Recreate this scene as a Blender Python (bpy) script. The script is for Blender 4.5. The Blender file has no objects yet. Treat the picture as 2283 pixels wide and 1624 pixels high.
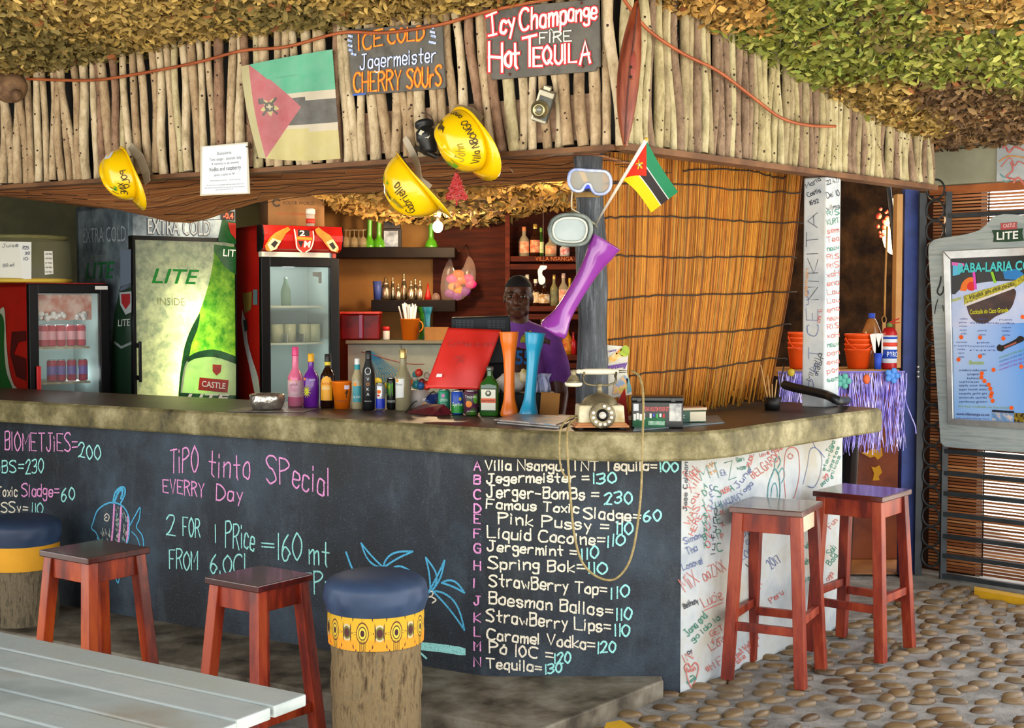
import bpy, bmesh, math, random
from mathutils import Vector, Matrix, noise as mnoise
R = random.Random(7)
SC = bpy.context.scene
COL = SC.collection
# ---------------------------------------------------------------- camera
F, CX, CY, HZ, EYE = 3000.0, 1141.5, 812.0, 670.0, 1.6
TILT = math.atan((CY - HZ) / F); CT, ST = math.cos(TILT), math.sin(TILT)
cam = bpy.data.cameras.new('camera'); camo = bpy.data.objects.new('camera', cam); COL.objects.link(camo)
cam.sensor_width = 36.0; cam.lens = 36.0 * F / 2283.0; cam.clip_end = 200
camo.location = (0, 0, EYE); camo.rotation_euler = (math.pi / 2 - TILT, 0, 0)
SC.camera = camo
# ---------------------------------------------------------------- world, exposure, lights
SC.view_settings.view_transform = 'Standard'; SC.view_settings.look = 'None'
SC.view_settings.gamma = 1.0; SC.view_settings.use_curve_mapping = False
SC.view_settings.exposure = 0.62
w = bpy.data.worlds.new('daylight'); SC.world = w; w.use_nodes = True
w.node_tree.nodes['Background'].inputs[0].default_value = (0.98, 0.99, 1.0, 1)
w.node_tree.nodes['Background'].inputs[1].default_value = 2.3
SC.cycles.use_denoising = True
SC.cycles.max_bounces = 6; SC.cycles.diffuse_bounces = 3; SC.cycles.glossy_bounces = 3
SC.cycles.transmission_bounces = 5; SC.cycles.transparent_max_bounces = 10
SC.cycles.sample_clamp_indirect = 6.0
SC.cycles.caustics_reflective = False; SC.cycles.caustics_refractive = False
SC.cycles.use_adaptive_sampling = True; SC.cycles.adaptive_threshold = 0.02
def light(name, kind, loc, energy, col=(1, 1, 1), size=0.1, rot=None, **kw):
    l = bpy.data.lights.new(name, kind); l.energy = energy; l.color = col
    if kind == 'AREA':
        l.shape = 'RECTANGLE'; l.size = size; l.size_y = kw.pop('size_y', size)
    elif kind == 'SUN': l.angle = size
    else: l.shadow_soft_size = size
    o = bpy.data.objects.new(name, l); COL.objects.link(o); o.location = loc
    if rot: o.rotation_euler = rot
    return o
# daylight that comes in through the open side of the terrace (behind and to the right of the camera)
sun = light('daylight_sun', 'SUN', (0, -5, 6), 11.0, (1.0, 0.97, 0.93), 0.05)
sun.rotation_euler = Vector((0.12, 0.5, -0.86)).to_track_quat('-Z', 'Y').to_euler()

# ---------------------------------------------------------------- pixel -> world helpers (measurements of the photograph)
def ray(px, py):
    u = (px - CX) / F; v = (CY - py) / F
    return Vector((u, CT + v * ST, v * CT - ST))
def P(px, py, Y):
    r = ray(px, py); return r * (Y / r.y) + Vector((0, 0, EYE))
def Pz(px, py, z):
    r = ray(px, py); return r * ((z - EYE) / r.z) + Vector((0, 0, EYE))
class Plane:                                        # vertical plane through two plan points; n looks at the camera side
    def __init__(s, a, b, off=0.0):
        a = Vector((a[0], a[1], 0)); b = Vector((b[0], b[1], 0))
        s.u = (b - a).normalized(); s.n = Vector((s.u.y, -s.u.x, 0))
        if s.n.y > 0: s.n = -s.n
        s.o = a + s.n * off; s.w = Vector((0, 0, 1))
    def at(s, px, py, off=0.0):
        r = ray(px, py); e = Vector((0, 0, EYE)); o = s.o + s.n * off
        return e + r * ((o - e).dot(s.n) / r.dot(s.n))
def perpx(Y): return Y / F

# ---------------------------------------------------------------- mesh builder
class MB:
    def __init__(s): s.v = []; s.f = []; s.sm = []; s.mi = []; s.uv = {}; s.col = None
    def add(s, vs, fs, smooth=False, mi=0):
        b = len(s.v); s.v += [Vector(v) for v in vs]
        for f in fs: s.f.append([b + i for i in f]); s.sm.append(smooth); s.mi.append(mi)
        return b
    def box(s, c, size, rot=None, mi=0, taper=1.0):
        c = Vector(c); x, y, z = [a / 2 for a in size]; t = taper
        vs = [(-x, -y, -z), (x, -y, -z), (x, y, -z), (-x, y, -z), (-x * t, -y * t, z), (x * t, -y * t, z), (x * t, y * t, z), (-x * t, y * t, z)]
        M = rot if rot is not None else Matrix.Identity(3)
        s.add([c + M @ Vector(v) for v in vs], [(0, 3, 2, 1), (4, 5, 6, 7), (0, 1, 5, 4), (1, 2, 6, 5), (2, 3, 7, 6), (3, 0, 4, 7)], False, mi)
        return s
    def beam(s, a, b, wx, wy, up=(0, 0, 1), mi=0, w2=None):   # bar from a to b with a rectangular section
        a, b = Vector(a), Vector(b); d = (b - a).normalized(); up = Vector(up)
        x = d.cross(up)
        if x.length < 1e-4: x = d.cross(Vector((0, 1, 0)))
        x.normalize(); y = x.cross(d).normalized(); vs = []
        for p, k in ((a, 1.0), (b, w2 or 1.0)):
            for sx, sy in ((-1, -1), (1, -1), (1, 1), (-1, 1)): vs.append(p + x * sx * wx / 2 * k + y * sy * wy / 2 * k)
        s.add(vs, [(0, 3, 2, 1), (4, 5, 6, 7), (0, 1, 5, 4), (1, 2, 6, 5), (2, 3, 7, 6), (3, 0, 4, 7)], False, mi); return s
    def tube(s, pts, r, n=8, mi=0, cap=True, flat=1.0, closed=False):
        pts = [Vector(p) for p in pts]; k = len(pts)
        rs = r if isinstance(r, (list, tuple)) else [r] * k
        vs = []; px_ = None
        for i, p in enumerate(pts):
            if closed: d = pts[(i + 1) % k] - pts[i - 1]
            else: d = pts[min(i + 1, k - 1)] - pts[max(i - 1, 0)]
            d.normalize()
            if px_ is None:
                x = d.cross(Vector((0, 0, 1)))
                if x.length < 1e-3: x = d.cross(Vector((0, 1, 0)))
            else: x = px_ - d * px_.dot(d)
            x.normalize(); y = d.cross(x); px_ = x
            for j in range(n):
                a = 2 * math.pi * j / n; vs.append(p + x * math.cos(a) * rs[i] + y * math.sin(a) * rs[i] * flat)
        fs = []
        for i in range(k if closed else k - 1):
            i2 = (i + 1) % k
            for j in range(n): fs.append((i * n + j, i * n + (j + 1) % n, i2 * n + (j + 1) % n, i2 * n + j))
        s.add(vs, fs, True, mi)
        if cap and not closed:
            b = len(s.v) - len(vs)
            for ring, rev in ((0, True), (k - 1, False)):
                f = [b + ring * n + j for j in range(n)]
                s.f.append(f[::-1] if rev else f); s.sm.append(False); s.mi.append(mi)
        return s
    def lathe(s, prof, n=24, M=None, mi=0, cap=(True, True), sx=1.0, sy=1.0, smooth=True):
        M = M or Matrix.Identity(4); vs = []; k = len(prof)
        for r, z in prof:
            for j in range(n):
                a = 2 * math.pi * j / n; vs.append(M @ Vector((r * math.cos(a) * sx, r * math.sin(a) * sy, z)))
        fs = []
        for i in range(k - 1):
            for j in range(n): fs.append((i * n + j, i * n + (j + 1) % n, (i + 1) * n + (j + 1) % n, (i + 1) * n + j))
        b = s.add(vs, fs, smooth, mi)
        for ring, on, rev in ((0, cap[0], True), (k - 1, cap[1], False)):
            if on and prof[ring][0] > 1e-5:
                f = [b + ring * n + j for j in range(n)]
                s.f.append(f[::-1] if rev else f); s.sm.append(False); s.mi.append(mi)
        return s
    def prism(s, poly, n, depth, mi=0):                # poly: 3-D outline, extruded along n
        n = Vector(n) * depth; k = len(poly); a = [Vector(p) for p in poly]
        s.add(a + [p + n for p in a], [list(range(k))[::-1], list(range(k, 2 * k))] + [(i, (i + 1) % k, k + (i + 1) % k, k + i) for i in range(k)], False, mi); return s
    def poly(s, pts, mi=0): s.add(pts, [list(range(len(pts)))], False, mi); return s
    def grid(s, fn, nu, nv, mi=0, smooth=True, uv=True, clu=False):
        vs = []; uvs = []
        for j in range(nv + 1):
            for i in range(nu + 1):
                u, v = i / nu, j / nv; vs.append(fn(u, v)); uvs.append((u, v))
        fs = [(j * (nu + 1) + i, j * (nu + 1) + i + 1, (j + 1) * (nu + 1) + i + 1, (j + 1) * (nu + 1) + i) for j in range(nv) for i in range(nu)]
        b = s.add(vs, fs, smooth, mi)
        for i, q in enumerate(uvs): s.uv[b + i] = q
        return s
    def ribbon(s, pts, n, wd, mi=0):                    # flat stroke lying on a surface with normal n
        s.rc = getattr(s, 'rc', 0) + 1; n = Vector(n); pts = [Vector(p) + n * ((s.rc * 5 % 9) * .00022 + i * .00003) for i, p in enumerate(pts)]; k = len(pts); vs = []   # strokes lie over one another
        d0 = (pts[1] - pts[0]).normalized(); d1 = (pts[-1] - pts[-2]).normalized()
        pts[0] = pts[0] - d0 * wd * .4; pts[-1] = pts[-1] + d1 * wd * .4
        for i, p in enumerate(pts):
            d = pts[min(i + 1, k - 1)] - pts[max(i - 1, 0)]
            if d.length < 1e-9: d = Vector((1, 0, 0))
            x = d.cross(n).normalized() * wd / 2 * (1.0 if 0 < i < k - 1 else .8)
            vs += [p - x, p + x]
        s.add(vs, [(2 * i, 2 * i + 1, 2 * i + 3, 2 * i + 2) for i in range(k - 1)], False, mi); return s
    def ball(s, c, r, nu=14, nv=9, mi=0, sc=(1, 1, 1), M=None):
        c = Vector(c); vs = [];
        M = M or Matrix.Identity(3)
        for j in range(1, nv):
            t = math.pi * j / nv
            for i in range(nu):
                a = 2 * math.pi * i / nu
                vs.append(c + M @ Vector((r * math.sin(t) * math.cos(a) * sc[0], r * math.sin(t) * math.sin(a) * sc[1], -r * math.cos(t) * sc[2])))
        top = len(vs); vs += [c + M @ Vector((0, 0, -r * sc[2])), c + M @ Vector((0, 0, r * sc[2]))]
        fs = [(j * nu + i, j * nu + (i + 1) % nu, (j + 1) * nu + (i + 1) % nu, (j + 1) * nu + i) for j in range(nv - 2) for i in range(nu)]
        fs += [(top, (i + 1) % nu, i) for i in range(nu)] + [(top + 1, (nv - 2) * nu + i, (nv - 2) * nu + (i + 1) % nu) for i in range(nu)]
        s.add(vs, fs, True, mi); return s

def tag(o, label=None, cat=None, group=None, kind=None):
    if label: o['label'] = label
    if cat: o['category'] = cat
    if group: o['group'] = group
    if kind: o['kind'] = kind
    return o
def obj(name, mb, m, parent=None, bevel=0, sub=0, recalc=True, local=False, solid=0):
    me = bpy.data.meshes.new(name)
    vs = mb.v
    if parent is not None and not local:
        inv = WM(parent).inverted(); vs = [inv @ v for v in vs]
    me.from_pydata([tuple(v) for v in vs], [], mb.f)
    me.polygons.foreach_set('use_smooth', mb.sm); me.polygons.foreach_set('material_index', mb.mi)
    for x in (m if isinstance(m, (list, tuple)) else [m]): me.materials.append(x)
    if mb.uv:
        L = me.uv_layers.new(name='UVMap')
        for lp in me.loops: L.data[lp.index].uv = mb.uv.get(lp.vertex_index, (0, 0))
    if mb.col:
        A = me.color_attributes.new('Col', 'FLOAT_COLOR', 'POINT')
        A.data.foreach_set('color', [c for q in mb.col for c in q])
    if recalc:
        bm = bmesh.new(); bm.from_mesh(me); bmesh.ops.recalc_face_normals(bm, faces=bm.faces); bm.to_mesh(me); bm.free()
    me.update()
    o = bpy.data.objects.new(name, me); COL.objects.link(o)
    if parent is not None: o.parent = parent
    if bevel:
        b = o.modifiers.new('bevel', 'BEVEL'); b.width = bevel; b.segments = 2; b.limit_method = 'ANGLE'; b.angle_limit = .7
    if sub:
        b = o.modifiers.new('subsurf', 'SUBSURF'); b.levels = sub; b.render_levels = sub
    if solid:
        b = o.modifiers.new('solidify', 'SOLIDIFY'); b.thickness = solid; b.offset = 0
    return o
def WM(o):
    M = o.matrix_basis.copy()
    while o.parent is not None: o = o.parent; M = o.matrix_basis @ M
    return M
def thing(name, label, cat, loc=(0, 0, 0), rz=0, group=None, kind=None, rot=None):
    o = bpy.data.objects.new(name, None); COL.objects.link(o); o.empty_display_size = .05
    o.matrix_basis = Matrix.Translation(Vector(loc)) @ (rot.to_4x4() if rot is not None else Matrix.Rotation(rz, 4, 'Z'))
    return tag(o, label, cat, group, kind)
def copy_tree(o, parent=None):
    c = o.copy(); COL.objects.link(c)
    if parent is not None: c.parent = parent
    for ch in [x for x in bpy.data.objects if x.parent == o]: copy_tree(ch, c)
    return c
def one(name, mb, m, label, cat, group=None, kind=None, loc=None, **kw):   # a thing that is one mesh; origin moved to loc
    if loc is not None: mb.v = [v - Vector(loc) for v in mb.v]
    o = obj(name, mb, m, **kw)
    if loc is not None: o.location = loc
    return tag(o, label, cat, group, kind)

# ---------------------------------------------------------------- materials
def lin(h):
    if isinstance(h, (tuple, list)): return tuple(h[:3]) + (1,)
    h = h.lstrip('#'); c = [int(h[i:i + 2], 16) / 255 for i in (0, 2, 4)]
    return tuple(x / 12.92 if x <= .04045 else ((x + .055) / 1.055) ** 2.4 for x in c) + (1,)
class E:                                            # small shader-expression helper
    nt = None
    def __init__(s, x): s.x = x
    @staticmethod
    def m(op, *a, clamp=False):
        n = E.nt.nodes.new('ShaderNodeMath'); n.operation = op; n.use_clamp = clamp
        for i, q in enumerate(a):
            q = q.x if isinstance(q, E) else q
            if isinstance(q, (int, float)): n.inputs[i].default_value = q
            else: E.nt.links.new(q, n.inputs[i])
        return E(n.outputs[0])
    def __add__(s, o): return E.m('ADD', s, o)
    __radd__ = __add__
    def __sub__(s, o): return E.m('SUBTRACT', s, o)
    def __rsub__(s, o): return E.m('SUBTRACT', o, s)
    def __mul__(s, o): return E.m('MULTIPLY', s, o)
    __rmul__ = __mul__
    def __truediv__(s, o): return E.m('DIVIDE', s, o)
    def __lt__(s, o): return E.m('LESS_THAN', s, o)
    def __gt__(s, o): return E.m('GREATER_THAN', s, o)
    def __and__(s, o): return s * o
    def __or__(s, o): return E.m('MAXIMUM', s, o)
    def abs(s): return E.m('ABSOLUTE', s)
    def frac(s): return E.m('FRACT', s)
    def sin(s): return E.m('SINE', s)
    def sqrt(s): return E.m('SQRT', s)
MATS = {}
def base(name):
    m = bpy.data.materials.new(name); m.use_nodes = True
    return m, m.node_tree, m.node_tree.nodes['Principled BSDF']
def coordn(nt, kind, scale):
    tc = nt.nodes.new('ShaderNodeTexCoord'); mp = nt.nodes.new('ShaderNodeMapping')
    nt.links.new(tc.outputs[kind], mp.inputs[0]); mp.inputs['Scale'].default_value = scale
    return mp.outputs[0]
def noise(nt, vec, scale, detail=4, rough=.6):
    if detail >= 8: rough = .74
    n = nt.nodes.new('ShaderNodeTexNoise'); n.inputs['Scale'].default_value = scale; n.inputs['Detail'].default_value = detail
    n.inputs['Roughness'].default_value = rough; nt.links.new(vec, n.inputs['Vector']); return n.outputs[0]
def ramp(nt, fac, stops):
    r = nt.nodes.new('ShaderNodeValToRGB'); e = r.color_ramp.elements
    while len(e) < len(stops): e.new(.5)
    for i, (p, c) in enumerate(stops): e[i].position = p; e[i].color = lin(c)
    nt.links.new(fac, r.inputs[0]); return r.outputs[0]
def mixc(nt, fac, a, b):
    n = nt.nodes.new('ShaderNodeMix'); n.data_type = 'RGBA'
    for q, i in ((fac, 0), (a, 6), (b, 7)):
        q = q.x if isinstance(q, E) else q
        if isinstance(q, (int, float)): n.inputs[i].default_value = q
        elif isinstance(q, (str, tuple)): n.inputs[i].default_value = lin(q)
        else: nt.links.new(q, n.inputs[i])
    return n.outputs[2]
def mat(c, c2=None, scale=8, rough=.6, metal=0, bump=0, bscale=None, st=(1, 1, 1), trans=0, emit=0, alpha=1, lo=.38, hi=.62, c3=None, coat=0, ior=1.45, spec=.5, wrap='Object', detail=4):
    key = (c, c2, scale, rough, metal, bump, bscale, st, trans, emit, alpha, lo, hi, c3, coat, ior, spec, wrap, detail)
    if key in MATS: return MATS[key]
    m, nt, b = base('mat_%d' % len(MATS)); MATS[key] = m
    b.inputs['Roughness'].default_value = rough; b.inputs['Metallic'].default_value = metal
    b.inputs['Base Color'].default_value = lin(c); b.inputs['IOR'].default_value = ior
    b.inputs['Specular IOR Level'].default_value = spec
    if coat: b.inputs['Coat Weight'].default_value = coat; b.inputs['Coat Roughness'].default_value = .12
    if trans: b.inputs['Transmission Weight'].default_value = trans
    if alpha < 1: b.inputs['Alpha'].default_value = alpha
    if emit: b.inputs['Emission Color'].default_value = lin(c); b.inputs['Emission Strength'].default_value = emit
    if c2 or bump:
        vec = coordn(nt, wrap, st); f = noise(nt, vec, scale, detail)
        if c2:
            stops = [(lo, c), (hi, c2)] if not c3 else [(lo, c), ((lo + hi) / 2, c2), (hi, c3)]
            nt.links.new(ramp(nt, f, stops), b.inputs['Base Color'])
        if bump:
            bn = nt.nodes.new('ShaderNodeBump'); bn.inputs['Strength'].default_value = min(1, bump); bn.inputs['Distance'].default_value = .01
            nt.links.new(noise(nt, vec, bscale, 3) if bscale else f, bn.inputs['Height']); nt.links.new(bn.outputs[0], b.inputs['Normal'])
    return m
def glow(c, s):
    key = ('glow', c, s)
    if key in MATS: return MATS[key]
    m, nt, b = base('glow'); MATS[key] = m
    b.inputs['Base Color'].default_value = lin(c); b.inputs['Emission Color'].default_value = lin(c); b.inputs['Emission Strength'].default_value = s
    return m
def glass(c='#e8f2f0', alpha=.14, rough=.03):           # window-like glass, partly clear, reflecting
    key = ('glass', c, alpha, rough)
    if key in MATS: return MATS[key]
    m = bpy.data.materials.new('glass'); m.use_nodes = True; nt = m.node_tree; MATS[key] = m
    b = nt.nodes['Principled BSDF']; b.inputs['Base Color'].default_value = lin(c); b.inputs['Roughness'].default_value = rough
    b.inputs['Alpha'].default_value = alpha; b.inputs['Specular IOR Level'].default_value = .8
    return m
def uvpaint(fn, rough=.75, trans=0, bump=0, base_noise=0):  # fn(u, v, mix) paints a colour from the part's own coordinates
    m, nt, b = base('painted'); E.nt = nt
    uvn = nt.nodes.new('ShaderNodeUVMap'); uvn.uv_map = 'UVMap'
    sp = nt.nodes.new('ShaderNodeSeparateXYZ'); nt.links.new(uvn.outputs[0], sp.inputs[0])
    c = fn(E(sp.outputs[0]), E(sp.outputs[1]), lambda f, a, bb: mixc(nt, f, a, bb))
    if base_noise:
        vec = coordn(nt, 'UV', (1, 1, 1)); f = noise(nt, vec, 6, 5)
        c = mixc(nt, E(f) * base_noise, c, '#ffffff')
    nt.links.new(c, b.inputs['Base Color']); b.inputs['Roughness'].default_value = rough
    if trans:
        tl = nt.nodes.new('ShaderNodeBsdfTranslucent'); mx = nt.nodes.new('ShaderNodeMixShader'); mx.inputs[0].default_value = trans
        nt.links.new(c, tl.inputs[0]); nt.links.new(b.outputs[0], mx.inputs[1]); nt.links.new(tl.outputs[0], mx.inputs[2])
        nt.links.new(mx.outputs[0], nt.nodes['Material Output'].inputs[0])
    return m

# ---------------------------------------------------------------- hand lettering: every glyph is a few strokes on a 10-high grid
G = {'A': '003a60|1454', 'B': '000a|~0a4a584605|~0546534000', 'C': '~695a2a0703205061', 'D': '000a|~0a3a67633000', 'E': '6a0a0060|0545',
 'F': '6a0a00|0545', 'G': '~695a2a070320506165|6535', 'H': '000a|606a|0565', 'I': '000a', 'J': '2a6a|~4a42301002', 'K': '000a|6a0460', 'L': '0a0060',
 'M': '000a347a70', 'N': '000a606a', 'O': '~3a0703306367 3a'.replace(' ', ''), 'P': '000a|~0a4a684605', 'Q': '~3a07033063673a|4270', 'R': '000a|~0a4a684605|3560',
 'S': '~695a2a08264562402001', 'T': '0a6a|3a30', 'U': '0a02|~02204062|626a', 'V': '0a306a', 'W': '0a2046608a', 'X': '006a|0a60', 'Y': '0a356a|3530', 'Z': '0a6a0060',
 'a': '~4536160401203042|4640', 'b': '0a00|~0416364541301001', 'c': '~4536160401203041', 'd': '~4536160401203042|4a40', 'e': '~03434536160401203041',
 'f': '~4a3a2820|0646', 'g': '~4536160412324 3'.replace(' ', '') + '|~464y3z1z0y', 'h': '0a00|~0426364540', 'i': '0600|0809', 'j': '~161y0z|1819', 'k': '0a00|460240', 'l': '0a00',
 'm': '0600|~04263530|~34566560', 'n': '0600|~0426364540', 'o': '~26040120304145362 6'.replace(' ', ''), 'p': '060z|~0416364541301001', 'q': '~4536160401203042|464z', 'r': '0600|~042646',
 's': '~45361605133342301001', 't': '2a2130|0646', 'u': '~0601103041|4640', 'v': '062046', 'w': '0620345066', 'x': '0046|0640', 'y': '0622|461z', 'z': '06460040',
 '0': '~2a0703203053573a2a', '1': '100a'[:2] + '1a', '2': '~082a4a58462200|0050', '3': '~092a4a584625|~254553412001', '4': '3a0363|4640', '5': '5a0a06|~065654423001',
 '6': '~4a17031030425335 1503'.replace(' ', ''), '7': '0a5a20', '8': '~2a08264452402002264 83a2a'.replace(' ', ''), '9': '~4615071a3a484620', '=': '0353|0656', '-': '0444', '.': '0001', '!': '0a03|0001',
 '/': '003a', ',': '010x', "'": '0a08', ':': '0203|0607', '+': '0454|2226', '#': '1029|4059|0363|0666', '*': '0448|0844|2a22', '&': '~60083a37002062', '\u00f3': '~26040120304145362 6|2838'.replace(' ', '')}
YD = {'x': -1, 'y': -2, 'z': -3, 'a': 10}
def dig(c): return YD[c] if c in YD else int(c)
def catmull(p, k=4):
    o = []
    for i in range(len(p) - 1):
        a, b, c, d = p[max(i - 1, 0)], p[i], p[i + 1], p[min(i + 2, len(p) - 1)]
        for t in range(k):
            t /= k; o.append(tuple(.5 * ((2 * b[q]) + (c[q] - a[q]) * t + (2 * a[q] - 5 * b[q] + 4 * c[q] - d[q]) * t * t + (3 * b[q] - a[q] - 3 * c[q] + d[q]) * t ** 3) for q in range(len(b))))
    o.append(tuple(p[-1])); return o
def strokes(txt, jit=.25, sp=2.2, slant=0.0):
    out = []; x = 0.0
    for ch in txt:
        if ch == ' ': x += 4; continue
        if ch not in G: continue
        wmax = 0; dy = R.uniform(-jit, jit) * 1.6; sc = 1 + R.uniform(-jit, jit) * .25; g = []
        for s in G[ch].split('|'):
            sm = s[0] == '~'; s = s.lstrip('~')
            pts = [(dig(s[i]), dig(s[i + 1])) for i in range(0, len(s) - 1, 2)]
            wmax = max(wmax, max(p[0] for p in pts))
            pts = [(p[0] + R.uniform(-jit, jit), p[1] + R.uniform(-jit, jit)) for p in pts]
            g.append(catmull(pts) if sm else pts)
        for pts in g: out.append([(x + p[0] + slant * p[1], p[1] * sc + dy) for p in pts])
        x += max(wmax, 1) + sp
    return out, max(x - sp, 3)
def write(mb, txt, a, b, h, proj, n, wd, jit=.25, slant=0.0, mi=0, vert=False):
    """lay txt from pixel a to pixel b (base line) with capital height h (px); proj maps a pixel onto the surface"""
    st, W = strokes(txt, jit, slant=slant); dx, dy = (b[0] - a[0]) / W, (b[1] - a[1]) / W
    L = math.hypot(dx, dy) or 1e-6; ux, uy = (dy / L, -dx / L) if vert else (0, -1)
    for s in st:
        q = [(a[0] + x * dx + ux * y * h / 10, a[1] + x * dy + uy * y * h / 10) for x, y in s]
        mb.ribbon([proj(*p) for p in q], n, wd, mi)
def draw(mb, pts, proj, n, wd, smooth=True, mi=0):
    pts = catmull(pts, 5) if smooth and len(pts) > 2 else pts
    mb.ribbon([proj(*p) for p in pts], n, wd, mi)
def fontmesh(txt, h, shear=0.0, ext=0.0, bold=0.0, xs=1.0):    # printed lettering (built-in face), origin bottom left, in the XY plane
    c = bpy.data.curves.new('t', 'FONT'); c.body = txt; c.size = 1; c.shear = shear; c.extrude = 0; c.offset = bold; c.resolution_u = 2
    o = bpy.data.objects.new('t', c); COL.objects.link(o)
    dg = bpy.context.evaluated_depsgraph_get(); me = bpy.data.meshes.new_from_object(o.evaluated_get(dg))
    vs = [v.co.copy() for v in me.vertices]; fs = [list(p.vertices) for p in me.polygons]
    bpy.data.objects.remove(o); bpy.data.curves.remove(c); bpy.data.meshes.remove(me)
    if not vs: return [], [], 1
    x0 = min(v.x for v in vs); x1 = max(v.x for v in vs); k = h / .7
    return [((v.x - x0) * k * xs, v.y * k) for v in vs], fs, (x1 - x0) * k * xs
def printed(mb, txt, o, u, v, h, width=None, shear=0.0, bold=0.0, mi=0, center=False):   # o: 3-D origin, u/v: unit axes
    vs, fs, W = fontmesh(txt, h, shear, bold=bold); k = (width / W) if width else 1.0
    o, u, v = Vector(o), Vector(u), Vector(v)
    if center: o = o - u * W * k / 2
    mb.add([o + u * x * k + v * y for x, y in vs], fs, False, mi); return W * k
# ================================================================ plan of the place (metres, camera at the origin looking along +Y)
PA = Plane((-3.30, 7.36), (-.13, 5.46)); PB = Plane((-.13, 5.45), (.69, 5.45)); PC = Plane((.69, 5.45), (1.62, 6.57))
ZT = 1.09
FA = Plane((-3.6, 7.676), (.412, 5.28)); FC = Plane((.412, 5.28), (2.27, 7.24))
GT = Plane((2.35, 7.70), (3.45, 6.62))
# ---------------------------------------------------------------- floor: pebbles set in mortar
def cobble_floor():
    mb = MB(); mortar, stone = 0, 1
    mb.grid(lambda u, v: Vector((-6 + 9.4 * u, 2.2 + 9.8 * v, -.012 + .006 * mnoise.noise(Vector((u * 40, v * 50, 0))))), 90, 110, 0)
    rr = random.Random(3); pts = []
    def near(x, y):                                  # pebbles only where the terrace floor is open
        return (y - 5.45) < -.02 or (x > .69 and (y - 5.45) < (x - .69) * 1.2 - .02)
    cell = {}
    for _ in range(26000):
        x = rr.uniform(.05, 3.6); y = rr.uniform(4.3, 7.95)
        if not near(x, y): continue
        if y > 7.62 - (x - 2.35) * .98 and x > 2.3: continue
        if x > 2.2 and y > 7.6: continue
        k = (int(x / .08), int(y / .08)); ok = True
        for i in (-1, 0, 1):
            for j in (-1, 0, 1):
                for q in cell.get((k[0] + i, k[1] + j), ()):
                    if ((q[0] - x) / 1.25) ** 2 + (q[1] - y) ** 2 < .088 ** 2: ok = False
        if ok: cell.setdefault(k, []).append((x, y)); pts.append((x, y))
    for x, y in pts:
        a = rr.uniform(-.5, .5) + rr.choice((0, 0, 0, 0, .7)); r = rr.uniform(.031, .049); e = rr.uniform(.55, .85)
        M = Matrix.Rotation(a, 3, 'Z')
        n = 9; vs = []; jit = [rr.uniform(.86, 1.12) for _ in range(n)]
        for rad, z in ((1.0, -.012), (.95, -.001), (.72, .005), (.3, .0075)):
            for j in range(n):
                t = 2 * math.pi * j / n
                vs.append(M @ Vector((math.cos(t) * r * 1.28 * rad * jit[j], math.sin(t) * r * e * rad * jit[j], z + .0)) + Vector((x, y, 0)))
        fs = [(k * n + j, k * n + (j + 1) % n, (k + 1) * n + (j + 1) % n, (k + 1) * n + j) for k in range(3) for j in range(n)]
        fs.append([3 * n + j for j in range(n)])
        mb.add(vs, fs, True, 1)
    return mb
o = obj('floor', cobble_floor(), [mat('#6c6a66', '#97948f', 7, .7, bump=.6, bscale=45), mat('#54402c', '#78603f', 2.6, .38, c3='#6a5a44', bump=.2, bscale=40)], recalc=False); o['kind'] = 'structure'
# sunlit sand outside the terrace, behind the camera
mb = MB(); mb.box((0, 4, -.04), (44, 44, .02)); o = obj('ground', mb, mat('#cfc8ba', '#ded8cc', 3, .9)); o['kind'] = 'structure'
# raised concrete step in front of the blackboard
def step():
    mb = MB(); z = .06
    p = [Pz(1479, 1517, z), Pz(1192, 1632, z), Pz(935, 1585, z), Pz(329, 1470, z), Pz(-260, 1355, z)]
    back = [PA.o + PA.n * -.05 + PA.u * 0, Vector((-.13, 5.5, 0)), Vector((p[0].x, 5.5, 0))]
    pl = [Vector((q.x, q.y, 0)) for q in p]
    poly = [pl[0], pl[1], pl[2], pl[3], pl[4], Vector((-3.3, 7.4, 0)), Vector((-.13, 5.5, 0)), Vector((pl[0].x, 5.5, 0))]
    poly = [Vector((q.x, q.y, -.02)) for q in poly]
    mb.prism(poly, (0, 0, 1), z + .02); return mb
o = obj('trim_1', step(), mat('#3c3428', '#6f6656', 5, .7, c3='#8d8778', lo=.34, hi=.66, bump=.4, bscale=30), bevel=.008); o['kind'] = 'structure'
# ---------------------------------------------------------------- shell of the bar room and what lies behind
def wallbox(name, a, b, z0, z1, m, th=.12, **kw):
    mb = MB(); a = Vector((a[0], a[1], 0)); b = Vector((b[0], b[1], 0)); u = (b - a).normalized(); n = Vector((u.y, -u.x, 0))
    if n.y < 0: n = -n
    mb.prism([a + Vector((0, 0, z0)), b + Vector((0, 0, z0)), b + Vector((0, 0, z1)), a + Vector((0, 0, z1))], n, th)
    o = obj(name, mb, m, **kw); o['kind'] = 'structure'; return o
OLIVE = mat('#4a4a33', '#5f5c3f', 2.5, .85)
TAN = mat('#a8783f', '#bd8b4c', 3, .85)
WOODD = mat('#34120a', '#5c220c', 3, .6, st=(1.2, 1.2, 14), lo=.3, hi=.7, spec=.15)
wallbox('wall_left', (-4.6, 9.4), (-1.68, 9.4), 0, 2.5, OLIVE)
wallbox('wall_back', (-1.68, 9.4), (-.55, 9.4), 0, 2.5, TAN)
wallbox('wall_back.001', (-.55, 9.38), (1.15, 9.38), 0, 2.5, WOODD)
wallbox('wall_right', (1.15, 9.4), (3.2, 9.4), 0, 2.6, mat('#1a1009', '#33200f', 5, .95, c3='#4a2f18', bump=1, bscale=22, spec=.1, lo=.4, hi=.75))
wallbox('wall_front', (-4.6, 9.4), (-4.6, 5.5), 0, 2.9, OLIVE)
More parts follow.
